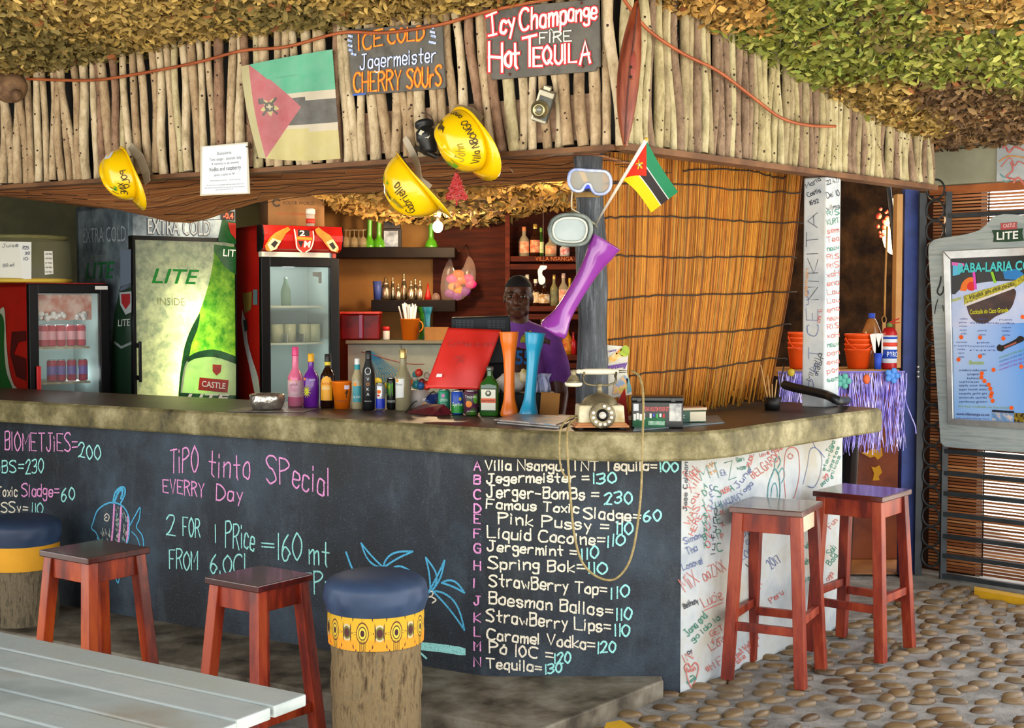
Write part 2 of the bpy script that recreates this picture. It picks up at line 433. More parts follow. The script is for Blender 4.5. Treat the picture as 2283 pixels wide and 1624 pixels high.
# floor inside the serving hatch
mb = MB(); mb.box((2.0, 8.6, .004), (1.3, 1.6, .012)); o = obj('floor.001', mb, mat('#7a4a22', '#9a6431', 6, .5)); o['kind'] = 'structure'
# roof boards above everything
mb = MB(); mb.box((-1.25, 5.55, 3.12), (8.5, 9.5, .06)); o = obj('ceiling', mb, mat('#20180f', '#33271a', 4, .9)); o['kind'] = 'structure'
mb = MB(); mb.box((-1.4, 8.6, 2.62), (6.4, 1.8, .05)); o = obj('ceiling.001', mb, mat('#1c140c', '#2c2114', 4, .9)); o['kind'] = 'structure'

# ---------------------------------------------------------------- camouflage netting: countless cloth leaves on a sagging sheet
def netting(zf, xr, yr, n, size, colf, seed, inside=lambda x, y: True, tilt=1.0):
    mb = MB(); rr = random.Random(seed); mb.col = []
    for _ in range(n):
        x, y = rr.uniform(*xr), rr.uniform(*yr)
        if not inside(x, y): continue
        z = zf(x, y); s = size * rr.uniform(.6, 1.35)
        c = Vector((x, y, z + rr.uniform(-.035, .06)))
        a = rr.uniform(0, 6.28); M = Matrix.Rotation(a, 3, 'Z') @ Matrix.Rotation(rr.gauss(0, .8) * tilt, 3, 'X') @ Matrix.Rotation(rr.gauss(0, .65) * tilt, 3, 'Y')
        cu = rr.uniform(-.5, .7); wd = rr.uniform(.30, .52); k = rr.uniform(-.45, .45)
        vs = [(-1, 0, 0), (-.45, -wd, cu * .25), (.35, -wd * .85 + k, cu * .2), (1, k, cu), (.4, wd * .9 + k, cu * .3), (-.35, wd, cu * .1), (0, .05, -.12 * cu)]
        vs = [c + M @ (Vector(v) * s) for v in vs]
        mb.add(vs, [(0, 1, 6), (1, 2, 6), (2, 3, 6), (3, 4, 6), (4, 5, 6), (5, 0, 6)], True, 0)
        q = colf(x, y, rr); mb.col += [q] * 7
    return mb
def netmat(rough=.8):
    m, nt, b = base('netting_cloth')
    a = nt.nodes.new('ShaderNodeVertexColor'); a.layer_name = 'Col'
    nt.links.new(a.outputs[0], b.inputs['Base Color']); b.inputs['Roughness'].default_value = rough
    tl = nt.nodes.new('ShaderNodeBsdfTranslucent'); mx = nt.nodes.new('ShaderNodeMixShader'); mx.inputs[0].default_value = .15
    nt.links.new(a.outputs[0], tl.inputs[0]); nt.links.new(b.outputs[0], mx.inputs[1]); nt.links.new(tl.outputs[0], mx.inputs[2])
    nt.links.new(mx.outputs[0], nt.nodes['Material Output'].inputs[0]); return m
NET = netmat()
def sst(a, b, x):
    t = min(1, max(0, (x - a) / (b - a))); return t * t * (3 - 2 * t)
FAo, FCo = Vector((.412, 5.28)), Vector((.412, 5.28))
def along_c(x, y): d = Vector((2.27 - .412, 7.24 - 5.28)).normalized(); return (Vector((x, y)) - FCo).dot(d)
def netz(x, y):
    s = along_c(x, y)
    z = 2.81 + .03 * math.sin(x * 2.1 + 1) * math.sin(y * 1.7)
    if x > .25: z -= .34 * sst(.05, 2.3, s) * sst(.25, .7, x)
    d = (Vector((x, y)) - Vector((.412, 5.28))).dot(Vector((.513, .858)))   # distance behind the long fascia
    return z
COLS = {'tan': ['#a08444', '#b8994e', '#8a703a', '#c9ab62'], 'olive': ['#857540', '#978448', '#6e6030'], 'green': ['#858a30', '#9a9c42', '#71762a', '#aaaa54', '#7d8c38'], 'brown': ['#6d5234', '#82623e', '#5a432b', '#93754b'], 'gold': ['#b98d45', '#a5803f', '#c79d52'], 'rust': ['#94592f']}
def netcol(x, y, rr):
    nn = mnoise.noise(Vector((x * 1.1 + 3, y * 1.1, 4.2))) + rr.gauss(0, .14); g = mnoise.noise(Vector((x * 1.7 + 7.7, y * 1.7 - 2, .6))) + rr.gauss(0, .12)
    a = CX + x / y * F; b = HZ - (netz(x, y) - EYE) / y * F                   # the patch dyed there, as seen on the cloth
    if a < 1250: k = 'tan' if nn > -.15 else 'olive'
    else:
        a += 90 * g; b += 60 * g
        if b < 70 and a < 1720: k = 'gold'
        elif a > 2030 and b < 55: k = 'gold' if nn > -.2 else 'tan'
        elif b > 285: k = 'brown' if a > 2020 else 'green'
        elif b > 205 and a > 1760: k = 'brown' if (a > 2060 and nn < .25) else 'tan'
        else: k = 'green' if nn > -.38 else 'olive'
    if rr.random() < .02: k = 'rust'
    c = lin(rr.choice(COLS[k])); j = rr.uniform(.7, 1.25); return (c[0] * j, c[1] * j, c[2] * j, 1)
def infront(x, y):
    p = Vector((x, y, 0)); a = (p - FA.o).dot(FA.n); c = (p - FC.o).dot(FC.n)
    return (a > -.1 and x < .412) or (c > -.1 and x >= .412) or (x >= 2.0 and (p - GT.o).dot(GT.n) > .03)
mb = netting(netz, (-3.5, 3.05), (4.35, 8.0), 125000, .0215, netcol, 11, infront)
one('camouflage_netting', mb, NET, 'camouflage netting of tan, olive and green cloth leaves stretched under the terrace roof', 'netting', kind='stuff', recalc=False)
def netz2(x, y): return 2.30 + .05 * math.sin(x * 3) - .04 * (y - 6.5) + .05 * mnoise.noise(Vector((x * 2, y * 2, 0)))
def netcol2(x, y, rr):
    k = 'gold' if mnoise.noise(Vector((x * 1.6, y * 1.2, 9))) + rr.gauss(0, .2) > -.12 else rr.choice(['brown', 'olive'])
    c = lin(rr.choice(COLS[k])); return (c[0], c[1], c[2], 1)
mb = netting(netz2, (-1.18, 1.3), (6.9, 9.3), 12000, .030, netcol2, 12, lambda x, y: y > 6.1 + abs(x) * .3)
one('camouflage_netting', mb, NET, 'golden brown camouflage netting hanging under the ceiling inside the bar', 'netting', kind='stuff', recalc=False)

# ---------------------------------------------------------------- the two fascias of nailed sticks
BARK = [mat(a, b, 11, .8, st=(1.6, 1.6, 1), c3=c, bump=.9, bscale=22, lo=.30, hi=.66, detail=9) for a, b, c in
        (('#7d6648', '#b59d7a', '#d0bb98'), ('#8f7d5e', '#c4b08c', '#dccbac'), ('#715a42', '#a48a68', '#bfa884'), ('#5e4434', '#886850', '#a5866a'), ('#877a58', '#b2a47c', '#cbc098'))]
BARKG = [mat(a, b, 11, .8, st=(1.6, 1.6, 1), c3=c, bump=.9, bscale=22, lo=.30, hi=.66, detail=9) for a, b, c in
        (('#7b6e4c', '#a89a70', '#c0b48a'), ('#857a58', '#b0a47c', '#c8bd97'), ('#665a3e', '#968663', '#b0a17c'), ('#5c4636', '#7f6852', '#9c846a'))]
KNOT = mat('#3a281c')
def stick(pl, s, z0, z1, r, lean, seed, off):
    rr = random.Random(seed); mb = MB(); k = 9; pts = []; rs = []
    b1, b2 = rr.uniform(-1, 1), rr.uniform(-1, 1)
    for i in range(k):
        t = i / (k - 1); sway = .012 * (b1 * math.sin(3 * t + b2 * 3) + b2 * math.sin(6.5 * t))
        pts.append(pl.o + pl.u * (s + lean * (t - .2) + sway) + pl.n * (off + .006 * math.sin(5 * t + b1 * 9)) + Vector((0, 0, z0 + (z1 - z0) * t)))
        rs.append(r * (1.06 - .16 * t) * (1 + rr.uniform(-.07, .07)))
    mb.tube(pts, rs, 9)
    for _ in range(rr.choice((2, 3, 4, 5))):         # knots and nail heads
        t = rr.uniform(.05, .95); i = min(k - 2, int(t * (k - 1))); p = pts[i].lerp(pts[i + 1], t * (k - 1) - i); a = rr.uniform(-.7, .7)
        n = (pl.n * math.cos(a) + pl.u * math.sin(a)); mb.ball(p + n * rs[i] * .93, rr.uniform(.003, .006), 7, 5, 1)
    return mb
fl = thing('stick_fascia', 'long fascia of pale upright sticks over the blackboard side of the bar', 'fascia', FA.at(700, 362))
fr = thing('stick_fascia', 'fascia of grey green sticks running from the corner to the menu gate', 'fascia', FC.at(1740, 370))
sA = [(FA.at(px, 360) - FA.o).dot(FA.u) for px in (-40, 1372)]
i = 0; s = sA[0]; rr = random.Random(21)
while s < sA[1] - .01:
    r = rr.uniform(.0165, .0255)
    obj('stick', stick(FA, s + r, 2.205 + rr.uniform(-.012, .012), 2.86, r, rr.gauss(-.04, .032), 100 + i, 0), [rr.choice(BARK + BARK[:3] + BARK[:2]), KNOT], fl); i += 1
    s += 2 * r + rr.uniform(.002, .020)
    if i > 98: break
L = (FC.at(2078, 410) - FC.o).dot(FC.u); s = .035
while s < L - .01:
    r = rr.uniform(.0155, .0225)
    obj('stick', stick(FC, s + r, 2.21 + rr.uniform(-.01, .01), 2.86 - .25 * sst(.8, 2.5, s), r, rr.gauss(0, .012), 400 + i, 0), [rr.choice(BARKG), KNOT], fr); i += 1
    s += 2 * r + rr.uniform(.001, .007)
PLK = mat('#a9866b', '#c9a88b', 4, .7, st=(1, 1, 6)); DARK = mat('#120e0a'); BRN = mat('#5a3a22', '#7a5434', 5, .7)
def strip(pl, s0, s1, z0, z1, off, th):
    mb = MB(); p = [pl.o + pl.u * a + pl.n * off + Vector((0, 0, z)) for a, z in ((s0, z0), (s1, z0), (s1, z1), (s0, z1))]
    mb.prism(p, -pl.n, th); return mb
obj('nailing_board', strip(FA, sA[1] - 2.0, sA[1] - .02, 2.24, 2.42, -.03, .02), PLK, fl)
obj('added_void_sheet', strip(FA, sA[0] - .6, sA[1], 2.2, 3.0, -.10, .015), DARK, fl)  # dark sheet added for the shaded void behind the sticks
obj('bottom_rail', strip(FA, sA[0] - .3, sA[1], 2.185, 2.205, .03, .09), BRN, fl)
obj('added_void_sheet', strip(FC, .0, L, 2.23, 3.0, -.035, .015), DARK, fr)  # again a dark sheet in place of the shaded void
obj('bottom_rail', strip(FC, .0, L, 2.185, 2.21, .035, .09), BRN, fr)
# reed mat under the fascia, held up with wire netting
def soffit():
    mb = MB(); rr = random.Random(5); n = 125; mb.col = []
    def top(i, s):                                   # i across (0 front .. 1 back), s along
        sag = .10 * math.sin(math.pi * min(1, max(0, (s + .1)))) * i
        return 2.195 - .12 * i * math.exp(-((s - .20) / .11) ** 2) - .03 * i
    for k in range(n):
        i = k / (n - 1); pts = []; r = .0048; c = lin(rr.choice(['#8a5630', '#a06838', '#b07a48', '#7a4826', '#9a6032', '#94582c'])); m0 = len(mb.v)
        for q in range(25):
            s = q / 24; wob = .003 * mnoise.noise(Vector((k * .7, s * 9, 1)))
            d = .02 + i * (.95 - .15 * s)
            pts.append(FA.o + FA.u * (sA[0] - .2 + (sA[1] - sA[0] + .05) * s) - FA.n * d + Vector((0, 0, top(i, s) + wob)))
        mb.tube(pts, r, 5); mb.col += [c] * (len(mb.v) - m0)
    return mb
so = thing('reed_soffit', 'brown reed mat slung beneath the stick fascia behind the hard hats', 'reed mat', FA.at(600, 420))
ms, nt, b = base('reed_mat'); a = nt.nodes.new('ShaderNodeVertexColor'); a.layer_name = 'Col'; nt.links.new(a.outputs[0], b.inputs['Base Color']); b.inputs['Roughness'].default_value = .7
obj('reeds', soffit(), ms, so)
def wires():
    mb = MB(); rr = random.Random(9)
    for k in range(6):
        pts = []; i = .06 + .17 * k
        for q in range(22):
            s = min(1, max(0, q / 21 + rr.uniform(-.012, .012)))
            d = .02 + i * (.95 - .15 * s) + .05 * (1 if q % 2 else -1) + rr.uniform(-.07, .07)
            pts.append(FA.o + FA.u * (sA[0] + (sA[1] - sA[0] - .05) * s) - FA.n * d + Vector((0, 0, 2.180 - .12 * i * math.exp(-((s - .20) / .11) ** 2) - .03 * i)))
        mb.tube(pts, .0017, 4)
    return mb
obj('wire_netting', wires(), mat('#2a1c12'), so)
# copper-coloured cable looped along the edge of the netting
def cable():
    mb = MB()
    a = [(60, 176), (200, 179), (300, 166), (440, 139), (540, 113), (640, 104), (760, 73), (860, 73), (980, 55), (1080, 27), (1200, 2), (1300, -14)]
    b = [(1385, -10), (1440, 62), (1520, 118), (1600, 158), (1680, 218), (1740, 262), (1800, 279), (1862, 282)]
    mb.tube(catmull([tuple(FA.at(x, y, .055)) for x, y in a], 5) + catmull([tuple(FC.at(x, y, .055)) for x, y in b], 5), .0075, 7); return mb
one('cable', cable(), mat('#8f4522', '#a95a30', 6, .45), 'rust red cable looping along the edge of the camouflage netting', 'cable')
# knotty stump of wood at the left end of the fascia
mb = MB(); mb.ball(FA.at(22, 195, .06), .085, 14, 9, sc=(1.1, .8, .95)); mb.ball(FA.at(38, 212, .10), .03, 8, 6)
one('wood_burl', mb, mat('#5f452f', '#8a6a4a', 14, .8, bump=.8), 'round brown burl of wood above the far left sticks', 'wood', loc=tuple(FA.at(22, 195, .06)))
# ================================================================ the bar: masonry front, writing, concrete worktop
bar = thing('bar_counter', 'angled masonry bar with a chalked black front and a white scribbled end', 'bar counter', (0, 5.6, 0))
def board_mat():
    m, nt, b = base('blackboard'); vec = coordn(nt, 'Object', (1, 1, 1)); v2 = coordn(nt, 'Object', (3, 3, .8))
    c = ramp(nt, noise(nt, vec, 1.6, 6, .65), [(.36, '#0a0f15'), (.5, '#18222c'), (.66, '#33424f')])
    d = ramp(nt, noise(nt, v2, 3.5, 7, .75), [(.52, '#000000'), (.78, '#ffffff')])
    sp = ramp(nt, noise(nt, vec, 160, 2, .5), [(.62, '#000000'), (.74, '#ffffff')])
    c = mixc(nt, E_(nt, d, .22), c, '#6f7c82'); c = mixc(nt, E_(nt, sp, .18), c, '#93a5b5')
    nt.links.new(c, b.inputs['Base Color']); b.inputs['Roughness'].default_value = .62
    bn = nt.nodes.new('ShaderNodeBump'); bn.inputs['Strength'].default_value = .35; bn.inputs['Distance'].default_value = .006
    nt.links.new(noise(nt, vec, 130, 2), bn.inputs['Height']); nt.links.new(bn.outputs[0], b.inputs['Normal']); return m
def E_(nt, sock, k):
    E.nt = nt; n = nt.nodes.new('ShaderNodeRGBToBW'); nt.links.new(sock, n.inputs[0]); return E(n.outputs[0]) * k
BOARD = board_mat()
def wallstrip(pts, z0, z1, th):
    mb = MB(); k = len(pts); f = [Vector((x, y, 0)) for x, y in pts]; bk = []
    for i in range(k):
        a = f[max(i - 1, 0)]; b = f[min(i + 1, k - 1)]; u = (b - a).normalized(); n = Vector((u.y, -u.x, 0))
        if n.y < 0: n = -n
        bk.append(f[i] + n * th)
    mb.prism([p + Vector((0, 0, z0)) for p in f] + [p + Vector((0, 0, z0)) for p in bk[::-1]], (0, 0, 1), z1 - z0); return mb
front = obj('blackboard_front', wallstrip([(-3.30, 7.36), (-.20, 5.50), (-.13, 5.465), (-.05, 5.45), (.69, 5.45)], -.01, .976, .16), BOARD, bar)
WHITEW = mat('#a9b2b8', '#c2c8c8', 2.5, .6, c3='#b8b4a6', bump=.15, bscale=30)
endw = obj('white_end_wall', wallstrip([(.69, 5.452), (1.62, 6.57)], -.01, .976, .16), WHITEW, bar)
# --- chalk
def chalk(c):                                        # dry chalk: the board shows through in small specks
    m, nt, b = base('chalk'); vec = coordn(nt, 'Object', (1, 1, 1)); b.inputs['Roughness'].default_value = .95
    k = lin(c); nt.links.new(ramp(nt, noise(nt, vec, 210, 2, .6), [(.34, (k[0] * .3, k[1] * .3 + .01, k[2] * .3 + .015)), (.46, c)]), b.inputs['Base Color']); return m
CK = {'w': chalk('#efe6cf'), 'c': chalk('#9fe6e0'), 'p': chalk('#e79ad0'), 'b': chalk('#56b4dd')}
def bproj(off=.0016):
    def f(x, y):
        q = PA.at(x, y, off)
        return q if (q.x < -.13) else PB.at(x, y, off)
    return f
BP = bproj(); NB = (PA.n + PB.n).normalized()
def line(items, name='chalk_lettering'):
    for ck in 'wcpb':
        mb = MB()
        for c, t, a, b, h in items:
            if c == ck: write(mb, t, a, b, h, BP, PA.n if a[0] < 1050 else PB.n, .0078 if a[0] > 1050 else .0080, .28)
        if mb.v: obj(name, mb, CK[ck], front, recalc=False)
rows = [("Villa Nsangu. TNT Tequila=", (1082, 1048), (1464, 1050), 22, "100", (1470, 1052), (1511, 1051), 21),
 ("Jegermeister =", (1085, 1076), (1312, 1076), 21, "130", (1320, 1079), (1373, 1077), 23), ("Jerger-BomBs =", (1085, 1108), (1334, 1114), 25, "230", (1348, 1124), (1408, 1122), 26),
 ("Famous Toxic", (1085, 1133), (1290, 1144), 20, "Sladge=", (1301, 1155), (1428, 1164), 24), ("Pink Pussy =", (1111, 1167), (1357, 1186), 24, "110", (1373, 1191), (1410, 1192), 26),
 ("Liquid Cocoine=", (1087, 1199), (1348, 1217), 24, "110", (1353, 1221), (1392, 1215), 24), ("Jergermint =", (1087, 1228), (1285, 1242), 22, "110", (1294, 1250), (1334, 1243), 24),
 ("Spring Bok=", (1089, 1268), (1303, 1276), 24, "110", (1309, 1279), (1352, 1279), 24), ("StrawBerry Top=", (1091, 1306), (1352, 1327), 25, "110", (1360, 1335), (1403, 1329), 25),
 ("Boesman Ballas=", (1091, 1346), (1366, 1375), 26, "110", (1373, 1384), (1408, 1381), 25), ("StrawBerry Lips=", (1085, 1386), (1361, 1411), 26, "110", (1369, 1419), (1403, 1417), 25),
 ("Caramel Vodka=", (1087, 1426), (1325, 1449), 24, "120", (1331, 1457), (1372, 1453), 24), ("P\u00f3 10C =", (1091, 1455), (1232, 1473), 24, "120", (1235, 1480), (1272, 1477), 22),
 ("Tequila=", (1085, 1489), (1207, 1500), 22, "130", (1214, 1503), (1252, 1500), 22)]
for t, a, b, h, n, na, nb, nh in rows: line([('w', t, a, b, h), ('w' if n[0] == 'S' else 'c', n, na, nb, nh)])
line([('c', '60', (1435, 1164), (1473, 1161), 22)])
mb = MB(); pb = MB()
for k, (ch, y) in enumerate(zip("ABCDEFGHIJKLMN", (1049, 1079, 1112, 1143, 1167, 1199, 1232, 1270, 1310, 1348, 1386, 1419, 1450, 1485))):
    write(mb, ch, (1057, y), (1071, y + 1), 19, lambda x, y: BP(x, y), PB.n, .0075, .2)
obj('chalk_lettering', mb, CK['p'], front, recalc=False)
line([('p', 'BlOMETJiES=', (12, 1003), (172, 1008), 38), ('c', '200', (176, 1019), (224, 1026), 30)]); line([('c', 'mBS=', (-14, 1052), (53, 1053), 26), ('c', '230', (58, 1058), (97, 1053), 32)])
line([('w', 'Toxic', (-6, 1106), (39, 1107), 22), ('p', 'Sladge=', (49, 1108), (132, 1106), 26), ('c', '60', (138, 1118), (166, 1114), 28)]); line([('w', 'USSy=', (-14, 1142), (62, 1144), 22), ('c', '110', (70, 1147), (96, 1147), 24)])
line([('p', 'TiPO', (380, 1055), (442, 1050), 55), ('p', 'tinto', (466, 1064), (557, 1069), 56), ('p', 'SPecial', (594, 1074), (735, 1106), 60)])
line([('p', 'EVERRY', (364, 1098), (455, 1108), 30), ('p', 'Day', (483, 1115), (540, 1119), 32)])
line([('c', '2', (372, 1192), (390, 1193), 46), ('c', 'FOR', (408, 1194), (446, 1200), 42), ('c', '1', (478, 1210), (484, 1211), 38), ('c', 'PRice', (503, 1219), (567, 1227), 54), ('c', '=', (584, 1226), (610, 1228), 26), ('c', '160', (618, 1250), (672, 1248), 55), ('c', 'mt', (690, 1256), (733, 1262), 52)])
line([('c', 'FROM', (378, 1268), (441, 1270), 42), ('c', '6.OCl.', (470, 1279), (557, 1280), 42), ('c', 'TPr', (676, 1325), (738, 1326), 48)])
fish = [('b', [(208, 1165), (217, 1140), (235, 1125), (255, 1121), (275, 1130), (287, 1150), (289, 1172), (285, 1208), (262, 1235), (235, 1222), (218, 1200)], .008), ('b', [(208, 1165), (204, 1178), (214, 1188), (222, 1206)], .007),
 ('b', [(252, 1122), (257, 1100), (268, 1088), (278, 1088), (279, 1102), (270, 1122)], .010), ('b', [(256, 1118), (264, 1098), (274, 1092), (270, 1112)], .012), ('b', [(290, 1172), (302, 1150), (313, 1132), (311, 1158), (305, 1176), (318, 1195), (321, 1222), (317, 1250)], .007),
 ('b', [(294, 1186), (305, 1198), (312, 1216)], .006), ('b', [(255, 1268), (259, 1290), (264, 1300), (267, 1284), (264, 1268)], .007), ('w', [(233, 1152), (238, 1146), (244, 1152), (240, 1162), (233, 1158), (239, 1153)], .005),
 ('p', [(255, 1126), (253, 1165), (249, 1208)], .012), ('p', [(270, 1132), (268, 1168), (265, 1208)], .013), ('p', [(286, 1152), (286, 1180), (283, 1212)], .012)]
for x0, x1, y0, y1 in ((221, 247, 1175, 1215), (258, 265, 1128, 1205), (273, 283, 1140, 1205)):
    for _ in range(26): x, y = R.uniform(x0, x1), R.uniform(y0, y1); fish.append(('w' if R.random() < .6 else 'c', [(x, y), (x + 1, y + 5)], .003))
def lens(b, t, w, n=9):
    bx, by = b; tx, ty = t; nx, ny = -(ty - by), (tx - bx); L = math.hypot(nx, ny); nx /= L; ny /= L
    up = [(bx + (tx - bx) * q / n + nx * w * math.sin(math.pi * (q / n) ** .8) + 0, by + (ty - by) * q / n + ny * w * math.sin(math.pi * (q / n) ** .8)) for q in range(n + 1)]
    lo = [(bx + (tx - bx) * q / n + nx * w * .15 * math.sin(math.pi * q / n), by + (ty - by) * q / n + ny * w * .15 * math.sin(math.pi * q / n)) for q in range(n + 1)]
    return up, lo
palm = []
for bb, t, wv in (((855, 1266), (806, 1212), -13), ((855, 1266), (921, 1230), -17), ((852, 1270), (825, 1272), -9), ((872, 1272), (916, 1274), -10), ((960, 1320), (950, 1244), 18), ((985, 1300), (1036, 1322), -14), ((965, 1318), (1036, 1405), -22), ((955, 1322), (992, 1250), 9), ((950, 1328), (930, 1378), 9), ((952, 1318), (926, 1288), -8)):
    for q in lens(bb, t, wv): palm.append(('b', q, .0085))
palm += [('w', [(952, 1312), (948, 1324), (960, 1332), (966, 1322), (958, 1318)], .006), ('w', [(960, 1330), (972, 1338), (964, 1345)], .006), ('c', [(936, 1441), (985, 1446), (1032, 1453)], .035), ('b', [(772, 1232), (783, 1262), (790, 1275)], .010), ('c', [(933, 1452), (950, 1468)], .012)]
for nm, items in (('chalk_fish', fish), ('chalk_palm_trees', palm)):
    for ck in 'wcpb':
        mb = MB()
        for c, pts, wd in items:
            if c == ck: draw(mb, pts, BP, PA.n, wd)
        if mb.v: obj(nm, mb, CK[ck], front, recalc=False)
# --- marker scribbles on the white end wall
MK = {k: mat(c, c2, 60, .7, lo=.3, hi=.7) for k, c, c2 in (('r', '#b85048', '#d98a80'), ('g', '#1f6b55', '#5b9c88'), ('b', '#3f4f86', '#8691b4'), ('k', '#23262c', '#555962'), ('o', '#c07a30', '#d8a870'), ('t', '#2f7f86', '#7ab0b4'))}
CP = lambda x, y: PC.at(x, y, .0012)
def graf(items, name, plane, parent, wd=.0043, jit=.45):
    pr = lambda x, y: plane.at(x, y, .0012)
    for ck in 'rgbkot':
        mb = MB()
        for c, t, a, b, h in items:
            if c == ck: write(mb, t, a, b, h, pr, plane.n, wd, jit, vert=True)
        if mb.v: obj(name, mb, MK[ck], parent, recalc=False)
V = lambda c, t, x, y0, dy, h: [(c, ch, (x, y0 + i * dy), (x + h * .55, y0 + i * dy - 3), h) for i, ch in enumerate(t)]
gi = [('k', 'Jose Colman', (1531, 1140), (1533, 1032), 8), ('r', 'Rock', (1537, 1072), (1561, 1052), 22), ('r', 'Xill', (1541, 1098), (1564, 1070), 18), ('g', 'M', (1563, 1070), (1583, 1064), 28), ('g', 'T', (1597, 1070), (1608, 1067), 34), ('b', 'EA', (1609, 1062), (1619, 1059), 12),
 ('g', 'Z', (1625, 1068), (1642, 1063), 36), ('g', 'Gorz', (1644, 1031), (1660, 1026), 8), ('g', 'was x', (1644, 1048), (1672, 1045), 9), ('o', 'MA', (1582, 1045), (1594, 1036), 10), ('o', 'tx', (1584, 1060), (1598, 1052), 9), ('g', 'S', (1600, 1110), (1609, 1106), 26), ('r', 'MUSH', (1610, 1102), (1628, 1094), 10), ('g', 'A', (1630, 1096), (1637, 1093), 13),
 ('r', 'You', (1538, 1140), (1560, 1104), 16), ('r', 'WAS', (1538, 1172), (1560, 1132), 14), ('r', 'HERE', (1545, 1195), (1566, 1150), 12), ('b', 'Simon', (1527, 1214), (1564, 1200), 13), ('b', 'Tha', (1534, 1238), (1556, 1228), 15), ('b', 'Looove!', (1524, 1272), (1568, 1256), 15),
 ('r', 'MiX', (1530, 1322), (1562, 1300), 34), ('r', 'ooZXX', (1572, 1296), (1620, 1272), 26), ('k', 'Bethany', (1526, 1358), (1558, 1344), 12), ('k', 'lufuno', (1593, 1236), (1598, 1134), 9), ('r', 'Lucie', (1570, 1355), (1612, 1335), 26), ('g', 'Jana and', (1534, 1420), (1578, 1376), 16), ('g', 'go Ido la', (1546, 1432), (1606, 1380), 12),
 ('k', 'Of', (1534, 1460), (1544, 1456), 7), ('r', 'IN', (1527, 1478), (1546, 1470), 18), ('r', 'Roan', (1531, 1502), (1552, 1494), 10), ('g', '+', (1540, 1512), (1546, 1508), 8), ('g', 'Kand', (1534, 1526), (1552, 1514), 8), ('r', '#M', (1578, 1500), (1596, 1488), 14), ('r', 'FUN', (1604, 1484), (1640, 1460), 16), ('r', 'Love', (1587, 1452), (1630, 1426), 18),
 ('r', 'GET TO', (1586, 1420), (1640, 1392), 12), ('r', 'from', (1588, 1440), (1640, 1412), 12), ('r', 'Last Walkers', (1640, 1470), (1692, 1424), 11), ('r', 'Make @ Mole', (1640, 1486), (1692, 1440), 11), ('b', 'Day', (1655, 1200), (1686, 1186), 12), ('b', 'Paw', (1656, 1222), (1682, 1206), 16), ('b', 'ZOO', (1654, 1250), (1682, 1236), 16), ('k', 'V', (1676, 1282), (1690, 1274), 26), ('b', '2017', (1720, 1270), (1742, 1252), 20),
 ('r', 'BELGARDI', (1680, 1068), (1740, 1024), 17), ('r', 'love hope', (1696, 1020), (1745, 1002), 8), ('r', 'RUDE', (1672, 1042), (1682, 1014), 8), ('g', 'Taya', (1848, 1010), (1862, 986), 9), ('g', 'stavros', (1838, 1050), (1860, 996), 7), ('g', 'kostas', (1850, 1052), (1872, 998), 7), ('g', 'nikos', (1856, 1062), (1874, 1018), 7), ('g', 'patra', (1832, 1084), (1858, 1066), 8), ('r', 'gg', (1837, 1068), (1846, 1060), 7),
 ('k', 'Simphiwe', (1776, 1240), (1792, 1180), 11), ('g', 'Mel', (1792, 1228), (1806, 1218), 11), ('g', 'Neha', (1792, 1264), (1812, 1250), 12), ('g', 'Wan', (1794, 1300), (1812, 1290), 11), ('g', 'Sali', (1852, 1240), (1866, 1222), 13), ('g', 'Bold', (1852, 1262), (1868, 1240), 12), ('r', 'Fun', (1852, 1180), (1868, 1162), 12), ('r', 'ago', (1848, 1296), (1858, 1280), 10), ('r', 'best', (1682, 1340), (1700, 1300), 10), ('r', 'Peru', (1720, 1345), (1748, 1324), 12), ('r', 'Tofo', (1650, 1370), (1668, 1356), 12), ('b', 'June', (1645, 1090), (1676, 1050), 12), ('b', 'Yoga', (1652, 1108), (1680, 1080), 10), ('b', 'HAKUNA', (1606, 1132), (1650, 1114), 13)]
gi += V('g', 'ADITSHABA', 1571, 1090, 16.5, 11) + V('r', 'KHUNO', 1577, 1143, 20, 15) + V('g', 'HEPC', 1600, 1140, 30, 20) + V('b', 'CEYX', 1586, 1094, 15, 11) + V('r', 'RXP', 1610, 1150, 26, 10)
graf(gi, 'marker_lettering', PC, endw)
sk = [('r', [(1530, 1500), (1526, 1488), (1533, 1480), (1541, 1488), (1549, 1478), (1557, 1488), (1552, 1512), (1541, 1532), (1532, 1512), (1530, 1500)], .006), ('t', [(1711, 1110), (1714, 1080), (1722, 1058), (1728, 1046), (1736, 1060), (1739, 1090), (1738, 1110)], .008), ('t', [(1719, 1108), (1722, 1085), (1729, 1078), (1733, 1092), (1733, 1108)], .006), ('t', [(1727, 1046), (1728, 1028), (1735, 1018), (1740, 1030), (1734, 1044)], .006),
 ('r', [(1752, 1110), (1748, 1060), (1752, 1010), (1766, 998), (1780, 1010), (1782, 1060), (1772, 1105), (1768, 1110)], .005), ('r', [(1756, 1018), (1762, 1012), (1768, 1018), (1762, 1024), (1756, 1018)], .004), ('b', [(1790, 1080), (1800, 1040), (1806, 1004), (1820, 1000), (1832, 1020), (1828, 1060), (1815, 1086), (1800, 1084)], .004), ('r', [(1570, 1362), (1612, 1344)], .005), ('t', [(1735, 1060), (1744, 1044), (1750, 1060), (1742, 1078)], .005), ('b', [(1812, 985), (1818, 998)], .005), ('b', [(1826, 1004), (1838, 1020)], .004)]
for ck in 'rtb':
    mb = MB()
    for c, pts, wd in sk:
        if c == ck: draw(mb, pts, CP, PC.n, wd)
    obj('marker_drawing', mb, MK[ck], endw, recalc=False)
